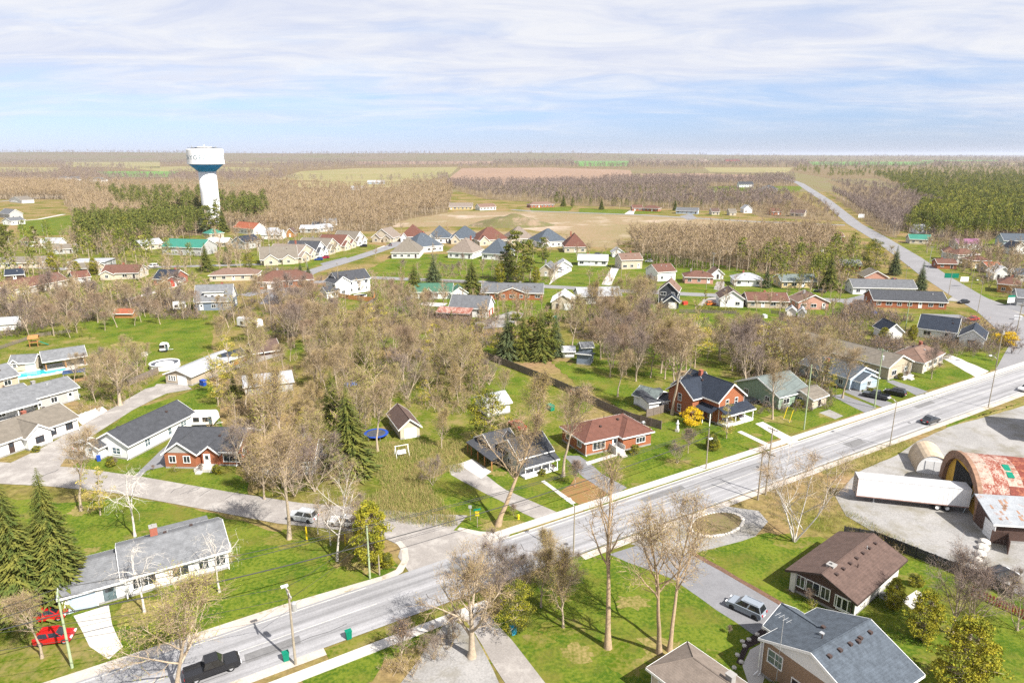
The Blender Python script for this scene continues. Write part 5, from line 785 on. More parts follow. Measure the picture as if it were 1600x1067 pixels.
# ------------------------------------------------------------------ water tower
TB = (333, 350); tb = at(*TB); mpx = (tb.y * math.cos(P) + H * math.sin(P)) / F
zt = lambda v: hpx(TB[0], TB[1], v)
wt = thing('water_tower', tb, 0, 'white water tower with blue bowl rising above the wood at the left', 'water tower'); keep(tb, 16)
rT, rC = 26.4 * mpx, 13.0 * mpx
m = MB(); m.lathe([(rC * 1.02, -.5), (rC, zt(300)), (rC * .98, zt(268.5))], 48); link('column', m.mesh('column', WATERT, True), wt)
m = MB(); m.lathe([(rC * .98, zt(268.5)), (rC * 1.06, zt(267)), (rT * .97, zt(256.2))], 48); link('bowl', m.mesh('bowl', TBLUE, True), wt)
m = MB(); m.lathe([(rT * .97, zt(256.2)), (rT, zt(255.6)), (rT, zt(234.2)), (rT * .985, zt(233.6)), (rT * .42, zt(231.0)), (rT * .36, zt(229.8)), (rT * .12, zt(229.2)), (0.001, zt(229.2))], 64); link('tank', m.mesh('tank', WATERT), wt)
m = MB(); m.tube([(0, 0, zt(229.2)), (0, 0, zt(226.5))], [.35, .2], 6); m.lathe([(rT * 1.006, zt(256.6)), (rT * 1.006, zt(255.2))], 64); link('rim_band', m.mesh('rim_band', TRIM), wt)
m = MB(); zr_ = zt(233.6)
for k in range(28): a_ = 6.2832 * k / 28; m.tube([(rT * .9 * math.cos(a_), rT * .9 * math.sin(a_), zr_ + .2), (rT * .9 * math.cos(a_), rT * .9 * math.sin(a_), zr_ + 1.3)], [.05, .05], 3)
m.lathe([(rT * .9 + .05, zr_ + 1.2), (rT * .9 + .05, zr_ + 1.3)], 56); link('railing', m.mesh('railing', STEEL), wt)
m = MB(); a_ = R(-50); cx_, cy__ = (rC + .25) * math.cos(a_), (rC + .25) * math.sin(a_); m.tube([(cx_, cy__, 1), (cx_, cy__, zt(269))], [.12, .12], 4); link('cable_tray', m.mesh('cable_tray', STEEL), wt)
for k, a_ in enumerate((-120, -60, -20)): m = MB(); m.box(-.2, .2, -.3, .3, zr_, zr_ + 2.4); link('antenna', m.mesh('antenna', STEEL), wt, (rT * .82 * math.cos(R(a_)), rT * .82 * math.sin(R(a_)), 0), R(a_))
m = MB()
for q in range(1, 9): zq = zt(268.5) * q / 9; m.lathe([(rC * (1.02 - .004 * q) + .02, zq), (rC * (1.02 - .004 * q) + .02, zq + .18)], 48)
for q in range(1, 3): zq = zt(255.2) + (zt(234.2) - zt(255.2)) * q / 3; m.lathe([(rT + .03, zq), (rT + .03, zq + .15)], 64)
link('weld_seams', m.mesh('weld_seams', mat('seam paint', (.70, .71, .72), .6, .05)), wt)
def text_mesh(s, size):
    cu = bpy.data.curves.new('lettering', 'FONT'); cu.body = s; cu.size = size; cu.extrude = .01; cu.align_x = 'CENTER'; cu.space_character = 1.25
    o = bpy.data.objects.new('tmp_lettering', cu); COL.objects.link(o); dg = bpy.context.evaluated_depsgraph_get(); me = bpy.data.meshes.new_from_object(o.evaluated_get(dg)); bpy.data.objects.remove(o); return me
for ang in (-122, 62):                   # the town's name twice round the tank
    me = text_mesh('BOBCAYGEON', 4.6); me.name = 'lettering'; zc_ = zt(249.5)
    bm = bmesh.new(); bm.from_mesh(me); bmesh.ops.subdivide_edges(bm, edges=[e for e in bm.edges if e.calc_length() > 1.0], cuts=2)
    kx = 2.8 * rT / (max(v.co.x for v in bm.verts) - min(v.co.x for v in bm.verts))
    for v in bm.verts: a_ = R(ang) + v.co.x * kx / rT; v.co = Vector(((rT + .06) * math.cos(a_), (rT + .06) * math.sin(a_), zc_ + v.co.y))
    bm.to_mesh(me); bm.free(); me.materials.clear(); me.materials.append(TLET); link('lettering', me, wt)

# ------------------------------------------------------------------ poles and wires
def pole(u, vb, vt, m, label, name='utility_pole', cat='utility pole', arms=1, transformer=False, lamp=None, group='utility poles', rz=R(31.5), h=None, rad=.15):
    b = at(u, vb); hh = h or hpx(u, vb, vt); r = thing(name, b, rz, label, cat, group)
    q = MB(); q.tube([(0, 0, 0), (0, 0, hh)], [rad, rad * .7], 8); link('pole', q.mesh('pole', m), r)
    for i in range(arms):
        z = hh - .35 - i * 1.1; q = MB(); q.box(-.07, .07, -1.1, 1.1, z - .06, z + .06); q.tube([(0, -.6, z), (0, 0, z - .6)], [.03, .03], 4); q.tube([(0, .6, z), (0, 0, z - .6)], [.03, .03], 4); o = link('cross_arm', q.mesh('cross_arm', m), r)
        ins = MB(); ins.lathe([(.05, 0), (.08, .08), (.04, .14), (.06, .2), (.001, .24)], 6); ime = ins.mesh('insulator', STEEL)
        for y in (-1.0, -.4, .4, 1.0): link('insulator', ime, o, (0, y, z + .06))
    if transformer: q = MB(); q.lathe([(.001, hh - 2.6), (.26, hh - 2.6), (.28, hh - 2.5), (.28, hh - 1.7), (.2, hh - 1.6), (.001, hh - 1.55)], 12, 0, .42, 0); link('transformer', q.mesh('transformer', STEEL), r)
    if lamp: 
        a_, z0, ln = lamp; q = MB(); dxy = (math.cos(a_), math.sin(a_)); q.tube([(0, 0, hh - z0), (dxy[0] * ln * .5, dxy[1] * ln * .5, hh - z0 + .5), (dxy[0] * ln, dxy[1] * ln, hh - z0 + .6)], [.045, .04, .04], 5); o = link('lamp_arm', q.mesh('lamp_arm', STEEL), r)
        q = MB(); x, y, z = dxy[0] * (ln + .3), dxy[1] * (ln + .3), hh - z0 + .58; q.box(x - .38, x + .38, y - .16, y + .16, z - .1, z + .08); link('lamp_head', q.mesh('lamp_head', TRIM), o)
    r['h'] = hh; return r
HP = math.pi / 2
pl_ = [pole(462, 1038, 922, POLE, 'foreground pole with street lamp, cross arm and transformer beside the main road', transformer=True, lamp=(HP, 1.2, 1.6)), pole(578, 903, 822, POLEG, 'greenish pole in front of the round yellow cedar', arms=0), pole(113, 1043, 925, POLEG, 'greenish pole beside the red hatchback', arms=1), pole(896, 868, 790, POLE, 'dark slim pole standing on the near road edge at the junction', arms=0, lamp=(HP, .3, 1.2), rad=.11), pole(1103, 733, 669, POLE, 'slim pole on the sidewalk before the red bungalow lawn', arms=0, lamp=(HP + 2.6, 2.0, .9), rad=.12), pole(1184, 781, 707, POLE, 'left pole of the pair across the road from the red bungalow', arms=0), pole(1196, 773, 706, POLE, 'right pole of the pair across the road from the red bungalow', arms=1), pole(1203, 711, 668, POLE, 'short pole at the sidewalk near the driveway left of the grass', arms=1), pole(1256, 671, 570, POLEG, 'tall greenish pole on the lawn with yellow guy guards', arms=0), pole(1366, 637, 545, POLEG, 'tall greenish pole with white box beside the dark pickup', arms=1, transformer=True), pole(1390, 698, 627, POLE, 'slim lamp pole on the near verge by the trailer', arms=0, rad=.1, lamp=(HP, .3, 1.2)), pole(1544, 637, 560, POLE, 'slim pole on the near verge at the right', arms=0, rad=.11, lamp=(HP, .3, 1.2)), pole(1556, 573, 508, POLE, 'pole with several arms at the bend of the sidewalk', arms=2, transformer=True), pole(1586, 531, 475, POLE, 'pole beside the bright yellow shrub at the right', arms=1), pole(1414, 518, 470, POLEG, 'greenish pole behind the small black roofed garage', arms=0)]
more = [(593, 898, 866, 'short stub pole beside the round yellow cedar', 0), (1527, 490, 440, 'street lamp beside the highway, nearest the dark car', 0), (1480, 472, 425, 'pole carrying the green highway sign', 0), (1412, 455, 415, 'pole beside the spruce by the highway', 1), (1450, 425, 385, 'pole right of the highway near the brown roofed pair', 1), (1517, 452, 420, 'pole beside the white sign right of the highway', 0), (1275, 700, 690, '', 0), (816, 432, 392, 'pale pole beside the tall pines', 0), (866, 440, 412, 'pole beside the white gabled garage lawn', 0), (970, 447, 418, 'pale pole on the lawn of the split level house', 0), (424, 420, 382, 'pole before the twin gabled new bungalow', 1), (480, 418, 380, 'pole at the blue car', 1), (530, 462, 410, 'brown pole in front of the tall white house', 1), (541, 492, 436, 'slim pole below the cedar fence', 0), (425, 515, 455, 'slim pale pole in the bare thicket', 0), (478, 520, 472, 'slim pale pole in the bare trees, right one', 0), (110, 365, 352, 'pale pole at the right end of the green park', 0), (68, 367, 350, 'pale pole in the middle of the green park', 0), (17, 392, 372, 'pale pole beside the big pine at the left', 1), (160, 392, 368, 'pale pole below the bare wood', 1), (1103, 455, 430, 'slim pole at the pinkish bungalow', 0), (1113, 432, 395, 'pole before the bare wood', 1), (1378, 350, 335, 'pole near the highway junction, left', 0), (1396, 368, 352, 'pole near the highway junction, right', 1)]
for u, vb, vt, lb_, ar in more:
    if lb_: pole(u, vb, vt, POLE if vb > 440 else STEEL, lb_, arms=ar, rad=.11, name='street_lamp' if 'lamp' in lb_ else 'utility_pole', cat='street lamp' if 'lamp' in lb_ else 'utility pole', lamp=(HP, .3, 1.6) if 'lamp' in lb_ else None)
def wire(a, b, sag, label, r=.025, n=14):
    r *= 1.4
    m = MB(); m.tube([a.lerp(b, i / n) - Vector((0, 0, sag * 4 * (i / n) * (1 - i / n))) for i in range(n + 1)], [r] * (n + 1), 4)
    link('overhead_wire', m.mesh('overhead_wire', WIRE), None, label=label, category='wire', group='overhead wires')
def top(p, dz=0, dn=0): return Vector((p.location.x, p.location.y, p['h'] + dz)) + RN * dn
off = [at(-260, 1150), at(2000, 470)]
for i, (dz, dn, lb_) in enumerate(((-.1, -1.0, 'outer upper'), (-.1, 1.0, 'inner upper'), (-2.6, 0, 'lower thick'))):
    wire(top(pl_[2], dz, dn), top(pl_[1], dz if i == 2 else 0, dn * .2), .5, 'black wire from the greenish pole by the red car to the cedar pole, ' + lb_, .03 if i < 2 else .06)
    wire(Vector((off[0].x, off[0].y, 8)) + RN * dn, top(pl_[2], dz, dn), .5, 'black wire entering from the left edge, ' + lb_, .03 if i < 2 else .05)
    wire(top(pl_[1], dz if i == 2 else 0, dn * .2), top(pl_[4], dz * .6, dn * .3), .9, 'black wire from the cedar pole over the junction to the sidewalk pole, ' + lb_, .03 if i < 2 else .05)
    wire(top(pl_[4], dz * .6, dn * .3), top(pl_[8], dz, dn * .4), .8, 'wire along the sidewalk to the tall greenish pole, ' + lb_, .022)
    wire(top(pl_[8], dz, dn * .4), top(pl_[9], dz, dn), .6, 'wire between the two tall greenish poles, ' + lb_, .022)
    wire(top(pl_[9], dz, dn), top(pl_[12], dz, dn), .7, 'wire from the white box pole to the many armed pole, ' + lb_, .022)
wire(top(pl_[0], -.2, 1), top(pl_[1], -.3), .6, 'pale thin wire from the lamp pole to the cedar pole, upper', .02); wire(top(pl_[0], -1.0), top(pl_[1], -1.4), .6, 'pale thin wire from the lamp pole to the cedar pole, lower', .02)
wire(top(pl_[0], -.2, 1), at(-100, 1000, 8), .4, 'pale thin wire from the lamp pole to the left edge, upper', .02); wire(top(pl_[0], -1), at(-100, 1030, 7.4), .4, 'pale thin wire from the lamp pole to the left edge, lower', .02)

# ------------------------------------------------------------------ fences: every panel and post a part
def fence(px, h, m, label, step=2.4, world=False, name='fence', solid=True):
    pts = [Vector((p[0], p[1], 0)) for p in px] if world else [at(*p) for p in px]
    r = thing(name, pts[0], 0, label, 'fence', 'fences'); k = ('fp', round(h, 2), m.name, solid)
    pm = MB(); pm.box(-.06, .06, -.06, .06, 0, h + .1); pme = pm.mesh('fence_post', m)
    for a, b in zip(pts, pts[1:]):
        n = max(1, round((b - a).length / step)); L_ = (b - a).length / n; rz = math.atan2((b - a).y, (b - a).x); q = MB()
        nb = 16 if solid else 8
        for i in range(nb):
            z = random.uniform(-.04, .03); w_ = L_ / nb; q.box(i * w_ + .006, (i + (1 if solid else .55)) * w_ - .006, -.012, .012 + random.uniform(0, .008), .06, h + z)
        q.box(0, L_, .022, .07, .3, .39); q.box(0, L_, .022, .07, h - .35, h - .26); me = q.mesh('fence_panel', m)
        for i in range(n):
            p = a.lerp(b, i / n) - pts[0]; link('fence_panel', me, r, p, rz); link('fence_post', pme, r, p, rz)
    link('fence_post', pme, r, pts[-1] - pts[0]); return r
fence([(757, 560), (800, 576), (850, 596), (905, 620), (945, 641), (985, 658), (1033, 671)], 1.9, FENCE, 'long weathered board fence running diagonally behind the red bungalow')
fence([(1010, 652), (1043, 643)], 1.8, FENCE, 'short weathered fence from the long fence to the brick house')
fence([(520, 463), (545, 468), (584, 472), (586, 462)], 1.8, FENCEC, 'new cedar fence round the tall white house yard')
fence([(560, 489), (587, 472)], 1.8, FENCE, 'grey fence below the cedar fence'); fence([(200, 604), (248, 583)], 1.7, FENCE, 'grey board fence between the big bare tree and the round pool')
fence([(1318, 838), (1365, 846), (1430, 872), (1520, 908), (1580, 935)], 1.7, mat('dark fence', (.035, .035, .04), .8, .2), 'dark fence along the edge of the gravel yard')
fence([(1518, 930), (1560, 948), (1640, 985)], 1.2, ORFEN, 'orange red snow fence at the lower right edge', solid=False); fence([(0, 546), (60, 526), (110, 520)], 1.1, FENCE, 'low dark fence along the lawn at the left', solid=False); fence([(1547, 848), (1572, 852), (1574, 866)], 2.0, W['brown'], 'short brown fence before the brown shed'); fence([(1062, 488), (1150, 491)], 1.2, FENCE, 'low fence at the meadow edge behind the hedge', solid=False)
fence([(1205, 490), (1228, 493)], 1.2, FENCE, 'pale fence at the small white sheds', solid=False); fence([(660, 440), (760, 445)], 1.1, FENCE, 'thin fence along the back of the new bungalows', step=5, solid=False); fence([(85, 668), (150, 645)], 1.0, mat('white picket', (.7, .7, .7), .6, .04), 'white picket fence at the gravel lane', solid=False)

# ------------------------------------------------------------------ small things
def lathe_thing(name, p, prof, m, label, cat, k=24, smooth=True, parts=(), group=None, rz=0):
    r = thing(name, p, rz, label, cat, group); q = MB(); q.lathe(prof, k); link(parts[0] if parts else 'body', q.mesh(name, m, smooth), r); return r
# pools
p = at(60, 583); r = thing('swimming_pool', p, R(35), 'turquoise in-ground swimming pool with pale surround at the left', 'pool'); keep(p, 8)
def oval(a, b, n=28): return [(a * math.cos(6.2832 * i / n), b * math.sin(6.2832 * i / n)) for i in range(n)]
m = MB(); m.prism(oval(8.6, 4.3), .02, .10); link('pool_deck', m.mesh('pool_deck', CONC), r); m = MB(); m.prism(oval(6.3, 2.3), .10, .115); link('water', m.mesh('water', WATER), r)
for i, (x, y) in enumerate([(4, -3.2), (6, -2.4), (1, -3.5), (-2, -3.5)]): q = MB(); q.lathe([(.4, .1), (.5, .3), (.35, .55), (.001, .6)], 8); link('edge_rock', q.mesh('edge_rock', ROCK), r, (x, y, 0))
p = at(258, 574); r = thing('round_pool', p, 0, 'white round above ground pool with dark cover on the lawn', 'pool'); keep(p, 4)
m = MB(); m.lathe([(3.5, 0), (3.55, 1.3), (3.7, 1.34), (3.7, 1.4), (3.4, 1.4), (3.4, 1.1)], 32); link('pool_wall', m.mesh('pool_wall', PLAST), r); m = MB(); m.lathe([(3.4, 1.12), (.001, 1.06)], 32); link('pool_cover', m.mesh('pool_cover', TARP), r)
um = MB(); um.box(-.06, .06, -.05, .05, 0, 1.35); ume = um.mesh('upright', TRIM)
for i in range(12): a = 6.2832 * i / 12; link('upright', ume, r, (3.58 * math.cos(a), 3.58 * math.sin(a), 0), a)
p = at(563, 466); r = thing('round_pool', p, 0, 'small round pool with blue water beside the tall white house', 'pool'); m = MB(); m.lathe([(2.6, 0), (2.6, 1.2), (2.45, 1.2), (2.45, 1.0)], 24); link('pool_wall', m.mesh('pool_wall', PLAST), r); m = MB(); m.lathe([(2.45, 1.0), (.001, 1.0)], 24); link('water', m.mesh('water', WATER), r)
# pavilion
p = at(102, 571); r = thing('pavilion', p, R(38), 'open timber pavilion with grey gable roof beside the turquoise pool', 'pavilion'); keep(p, 5)
rf, fs, wl_ = MB(), MB(), MB(); block(wl_, rf, fs, -4.6, 4.6, -3, 3, 2.8, 'gx', 1.8, .5, 2.6); link('roof', rf.mesh('roof', T['grey']), r); link('fascia', fs.mesh('fascia', TRIM), r); link('gable', wl_.mesh('gable', TRIM), r)
m = MB(); m.box(-.14, .14, -.14, .14, 0, 2.6); pm_ = m.mesh('post', W['wood'])
for x in (-4.3, 0, 4.3):
    for y in (-2.7, 2.7): link('post', pm_, r, (x, y, 0))
m = MB(); m.box(-4.8, 4.8, -3.2, 3.2, 0.02, .14); link('paving', m.mesh('paving', CONC), r)
p = at(100, 598); r = thing('timber_deck', p, R(38), 'orange timber deck below the turquoise pool', 'deck')
for i in range(14): m = MB() if i == 0 else m; m.box(-5, 5, -1.4 + i * .2, -1.4 + i * .2 + .18, .1, .16)
link('decking', m.mesh('decking', W['cedar']), r)
p = at(118, 594); r = thing('sunshade', p, R(30), 'dark blue sunshade canopy behind the pale grey bungalow', 'canopy')
m = MB(); m.box(-2.4, 2.4, -1.6, 1.6, 2.3, 2.4); link('canopy', m.mesh('canopy', mat('dark blue canvas', (.04, .08, .18), .7, .1)), r)
m = MB(); m.box(-.06, .06, -.06, .06, 0, 2.3); pm_ = m.mesh('post', STEEL)
for x in (-2.2, 2.2):
    for y in (-1.4, 1.4): link('post', pm_, r, (x, y, 0))
# trampolines
def trampoline(p, rad, m_, label):
    r = thing('trampoline', p, 0, label, 'trampoline', 'trampolines'); keep(p, rad)
    q = MB(); q.lathe([(rad * .78, .9), (rad, .9), (rad, .82), (rad * .78, .82)], 24); link('pad', q.mesh('pad', m_), r); q = MB(); q.lathe([(rad * .78, .86), (.001, .84)], 24); link('mat', q.mesh('mat', TARP), r)
    lm = MB(); lm.tube([(0, 0, 0), (0, 0, .85)], [.04, .04], 5); lme = lm.mesh('leg', STEEL); 
    for i in range(6): a = 6.2832 * i / 6; link('leg', lme, r, (rad * .95 * math.cos(a), rad * .95 * math.sin(a), 0))
trampoline(at(588, 683), 2.4, BLUEP, 'round trampoline with bright blue rim beside the cream shed'); trampoline(at(297, 652), 2.0, W['wood'], 'round trampoline with orange rim behind the narrow white bungalow')
# swing frame
p = at(628, 712); r = thing('swing_frame', p, R(25), 'white garden swing frame on the grass below the cream shed', 'swing')
for x in (-1.2, 1.2):
    q = MB(); q.tube([(x, -.9, 0), (x, 0, 2.1), (x, .9, 0)], [.06, .06, .06], 5); link('leg', q.mesh('leg', TRIM), r)
q = MB(); q.tube([(-1.3, 0, 2.1), (1.3, 0, 2.1)], [.06, .06], 5); link('top_bar', q.mesh('top_bar', TRIM), r); q = MB(); q.box(-.8, .8, -.3, .3, .5, .58); q.box(-.8, .8, .25, .32, .58, 1.1); link('seat', q.mesh('seat', TRIM), r)
# statue
p = at(1058, 674); r = thing('statue', p, R(-30), 'white garden statue on the lawn between the red bungalow and forsythia', 'statue')
q = MB(); q.box(-.35, .35, -.35, .35, 0, .5); q.box(-.28, .28, -.28, .28, .5, .62); link('pedestal', q.mesh('pedestal', ROCK), r)
q = MB(); q.lathe([(.26, .62), (.30, .8), (.24, 1.2), (.2, 1.5), (.27, 1.75), (.25, 1.95), (.10, 2.05), (.09, 2.1), (.14, 2.2), (.15, 2.3), (.1, 2.42), (.001, 2.45)], 14); q.tube([(.25, 0, 1.9), (.3, -.12, 1.65), (.05, -.26, 1.7)], [.08, .07, .05], 6); q.tube([(-.25, 0, 1.9), (-.3, -.12, 1.65), (-.05, -.26, 1.7)], [.08, .07, .05], 6); link('figure', q.mesh('figure', mat('white statue stone', (.74, .73, .70), .7, .05), True), r)
# street name sign and warning sign
def sign(p, label, plates, ph, m_=STEEL, cat='sign', name='street_sign', rz=0):
    r = thing(name, p, rz, label, cat, 'signs'); q = MB(); q.tube([(0, 0, 0), (0, 0, ph)], [.05, .05], 6); link('post', q.mesh('post', m_), r)
    for (w_, z0, z1, mm, a) in plates: q = MB(); q.box(-w_/2, w_/2, -.02, .02, z0, z1); o = link('sign_plate', q.mesh('sign_plate', mm), r, (0, -.06, 0), a)
    return r
sign(at(746, 824), 'green street name sign over a small yellow sign at the junction corner', [(1.1, 2.9, 3.2, GREENP, R(20)), (.6, 2.0, 2.7, YELP, R(-10))], 3.2, POLE); sign(at(735, 813), 'small grey sign post left of the green street sign', [(.5, 2.1, 2.6, STEEL, 0)], 2.6)
sign(at(1480, 471), 'green overhead highway sign beside the highway', [(5.0, 9.0, 10.8, GREENP, R(-8))], 11.0); sign(at(1505, 448), 'white roadside sign board right of the highway', [(3.4, 2.2, 4.2, PLAST, 0)], 4.2); sign(at(1345, 344), 'white sign board at the far highway junction', [(5, 2, 5, PLAST, 0)], 5); sign(at(1578, 478), 'white and green shop sign at the right edge', [(3, 1.2, 3.2, PLAST, R(10)), (3, 3.25, 4.0, GREENP, R(10))], 4.2)
sign(at(480, 845), 'yellow guard post on the lawn near the bare tree', [(.22, .3, 2.4, YELP, 0)], 2.4, YELP, 'post', 'guard_post'); sign(at(540, 852), 'yellow guard post behind the white birch', [(.2, .3, 2.0, YELP, 0)], 2.0, YELP, 'post', 'guard_post')
for u, v in ((1224, 655), (1233, 660)):
    r = thing('guy_guard', at(u, v), R(30), 'yellow guy wire guard at the tall greenish pole, ' + ('left' if u < 1230 else 'right') + ' one', 'guy guard', 'guy guards'); q = MB(); q.tube([(0, 0, 0), (.9, 0, 2.6)], [.07, .07], 6); link('guard_tube', q.mesh('guard_tube', YELP), r); q = MB(); q.lathe([(.12, 0), (.12, .12), (.001, .14)], 8); link('anchor', q.mesh('anchor', STEEL), r)
r = thing('fire_hydrant', at(810, 811), 0, 'yellow fire hydrant at the sidewalk corner', 'hydrant'); q = MB(); q.lathe([(.18, 0), (.16, .1), (.13, .12), (.13, .6), (.17, .62), (.15, .78), (.05, .86), (.001, .88)], 12); link('barrel', q.mesh('barrel', YELP), r); q = MB(); q.tube([(-.24, 0, .5), (.24, 0, .5)], [.07, .07], 8); link('outlet', q.mesh('outlet', YELP), r)
for u, v, m_, lb_ in ((447, 1031, GREENP, 'green wheeled bin at the foot of the lamp pole'), (545, 997, GREENP, 'green wheeled bin on the near sidewalk verge'), (802, 990, mat('blue bin', (.02, .25, .4), .5, .1), 'blue bin on the lawn below the leaning bushy tree'), (1007, 692, PLAST, 'white tank against the right wall of the red bungalow'), (155, 720, BLUEP, 'blue box beside the narrow white bungalow'), (307, 726, BLUEP, 'blue chair box at the brick bungalow step'), (1383, 533, PLAST, 'white box beside the small black roofed garage')):
    p = at(u, v); r = thing('wheeled_bin' if 'bin' in lb_ else 'storage_box', p, R(30), lb_, 'bin' if 'bin' in lb_ else 'box', 'bins and boxes'); q = MB(); q.ext([(-.28, .05), (.28, .05), (.34, 1.0), (-.34, 1.0)], -.28, .28, 'y'); q.f = [f_[::-1] for f_ in q.f]; link('bin_body', q.mesh('bin_body', m_), r); q = MB(); q.box(-.37, .37, -.32, .32, 1.0, 1.08); link('lid', q.mesh('lid', m_), r)
for i, (u, v, m_, lb_) in enumerate(((468, 500, GREENP, 'green garden box near the long white caravan'), (1015, 424, PLAST, 'white box beside the split level house with pale brown roof'), (867, 500, GREENP, 'green utility box below the cream garage'), (1195, 496, PLAST, 'white box at the meadow edge'), (1290, 500, W['wood'], 'wooden box beside the pink brick bungalow'), (318, 602, BLUEP, 'blue barrel box beside the long garage'), (690, 480, PLAST, 'white box left of the big white garage'), (1070, 476, REDP, 'red box by the charcoal house driveway'), (1330, 480, W['wood'], 'timber box beside the charcoal roofed brick bungalow'), (226, 556, PLAST, 'white box on the lawn left of the small caravan'), (860, 640, GREENP, 'green box behind the red bungalow'), (1590, 500, PLAST, 'white box at the right edge by the highway'))):
    p = at(u, v); r = thing('storage_box', p, R(30 * i), lb_, 'box', 'bins and boxes'); w_ = .6 + .15 * (i % 4); q = MB(); q.box(-w_, w_, -.5, .5, 0, .9 + .2 * (i % 3)); link('box_body', q.mesh('box_body', m_), r); q = MB(); q.box(-w_ - .05, w_ + .05, -.55, .55, .9 + .2 * (i % 3), .98 + .2 * (i % 3)); link('lid', q.mesh('lid', m_), r)
# satellite dish
r = thing('satellite_dish', at(1004, 684), R(200), 'white satellite dish at the right corner of the red bungalow', 'dish'); q = MB(); q.lathe([(.001, 0), (.3, .05), (.5, .15)], 14); q.v = [(x, z - .2, y + 3.1) for x, y, z in q.v]; link('dish', q.mesh('dish', STEEL, True), r); q = MB(); q.tube([(0, 0, 0), (0, 0, 3.1)], [.04, .04], 5); link('mast', q.mesh('mast', STEEL), r)
# planting island with stone edging
c = at(1120, 819); c.z = 0; isl = link('planting_island', None, None, c, R(31.5), label='oval earth island with stone edging in the circular driveway', category='island'); keep(c, 4.5)
m = MB(); m.prism(oval(4.6, 2.6, 32), 0, .16); m.prism(oval(3.6, 1.8, 24), .16, .3); link('earth_bed', m.mesh('earth_bed', mat('dry bed earth', (.16, .11, .07), .95, .3, 1.5, 6, c2=(.13, .12, .04))), isl)
bm = bmesh.new(); bmesh.ops.create_icosphere(bm, subdivisions=1, radius=.3); me = bpy.data.meshes.new('edging_stone'); 
for v in bm.verts: v.co.x *= 1.1; v.co.z *= .8
bm.to_mesh(me); bm.free(); me.materials.append(ROCK)
for i in range(56): a = 6.2832 * i / 56; o = link('edging_stone', me, isl, (4.8 * math.cos(a), 2.8 * math.sin(a), .12), random.uniform(0, 6)); s_ = random.uniform(.7, 1.15); o.scale = (s_, s_, s_)
for i, (u, v) in enumerate([(1160, 1003), (1163, 1010), (1152, 1024), (1158, 1035), (1183, 992), (1193, 983), (1170, 1000), (1147, 1044)]):
    o = link('bed_stone', me, None, at(u, v) + Vector((0, 0, .12)), i, label='small pale stone in the dark mulch bed by the curved walk', category='stone', group='stones in the mulch bed')
# pile of logs / brush
m = MB()
for i in range(26): a = random.uniform(-.5, .5); x, y = random.uniform(-2, 2), random.uniform(-1, 1); m.tube([(x - 1.5*math.cos(a), y - 1.5*math.sin(a), .1 + .03 * i), (x + 1.5*math.cos(a), y + 1.5*math.sin(a), .15 + .03 * i)], [.08, .05], 5)
link('brush_pile', m.mesh('brush_pile', BARKT), None, at(1070, 585), .5, label='pile of pale cut branches behind the brick house', category='brush pile')
link('brush_pile', m.mesh('brush_pile', BARKT), None, at(765, 590), 1.5, label='pale brush pile on the green yard left of the long fence', category='brush pile')
# play frame and picnic table
r = thing('play_frame', at(55, 541), R(20), 'wooden play frame with green slide on the lawn at the left', 'play frame'); 
for x in (-1, 1):
    for y in (-1, 1): q = MB(); q.box(x - .08, x + .08, y - .08, y + .08, 0, 2.6); link('post', q.mesh('post', W['wood']), r)
q = MB(); q.box(-1.1, 1.1, -1.1, 1.1, 1.3, 1.42); link('platform', q.mesh('platform', W['wood']), r); q = MB(); q.ext([(-1.3, 2.5), (0, 3.4), (1.3, 2.5), (0, 3.3)], -1.3, 1.3); link('canopy', q.mesh('canopy', W['wood']), r); q = MB(); q.ext([(1.1, 1.4), (3.4, .15), (3.4, .25), (1.1, 1.5)], -.3, .3, 'y'); link('slide', q.mesh('slide', GREENP), r)
r = thing('picnic_table', at(1010, 632), R(40), 'timber picnic table beside the mossy roofed outbuilding', 'table'); q = MB(); q.box(-.9, .9, -.4, .4, .7, .76); link('tabletop', q.mesh('tabletop', W['wood']), r)
for y in (-.7, .7): q = MB(); q.box(-.9, .9, y - .13, y + .13, .42, .47); link('bench', q.mesh('bench', W['wood']), r)
for x in (-.6, .6): q = MB(); q.box(x - .05, x + .05, -.7, .7, .3, .42); q.box(x - .05, x + .05, -.1, .1, 0, .7); link('leg', q.mesh('leg', W['wood']), r)
# mound of earth in the construction ground
bm = bmesh.new(); bmesh.ops.create_grid(bm, x_segments=30, y_segments=20, size=1); c = at(800, 352); rnd = random.Random(3)
for v in bm.verts:
    x, y = v.co.x, v.co.y; e = max(0, 1 - (x * x + y * y)); v.co = Vector((x * 34, y * 22, 7.5 * e ** 1.3 * (1 + .25 * math.sin(x * 7 + 1) * math.cos(y * 6)) + rnd.uniform(-.15, .15) - .1))
me = bpy.data.meshes.new('earth_mound'); bm.to_mesh(me); bm.free(); me.materials.append(mat('overgrown earth heap', (.13, .095, .055), .95, .3, .3, 2, c2=(.10, .115, .03), bump=.8, c3=(.22, .16, .11), s3=.08, t3=(.5, .62))); link('earth_mound', me, None, c, 0, kind='structure')
# blue flowering/blue tarps in thicket
for u, v, lb_ in ((543, 603, 'small blue tarp in the thicket, left one'), (553, 600, 'small blue tarp in the thicket, right one'), (1205, 573, 'bright blue tarp behind the hidden grey green house'), (1366, 490, 'blue tarp beside the charcoal roofed bungalow')):
    m = MB(); m.lathe([(1.0, 0), (.9, .5), (.5, .9), (.001, 1.0)], 9); link('tarp_heap', m.mesh('tarp_heap', mat('blue tarp', (.04, .14, .5), .6, .15)), None, at(u, v), 0, label=lb_, category='tarp', group='tarps')

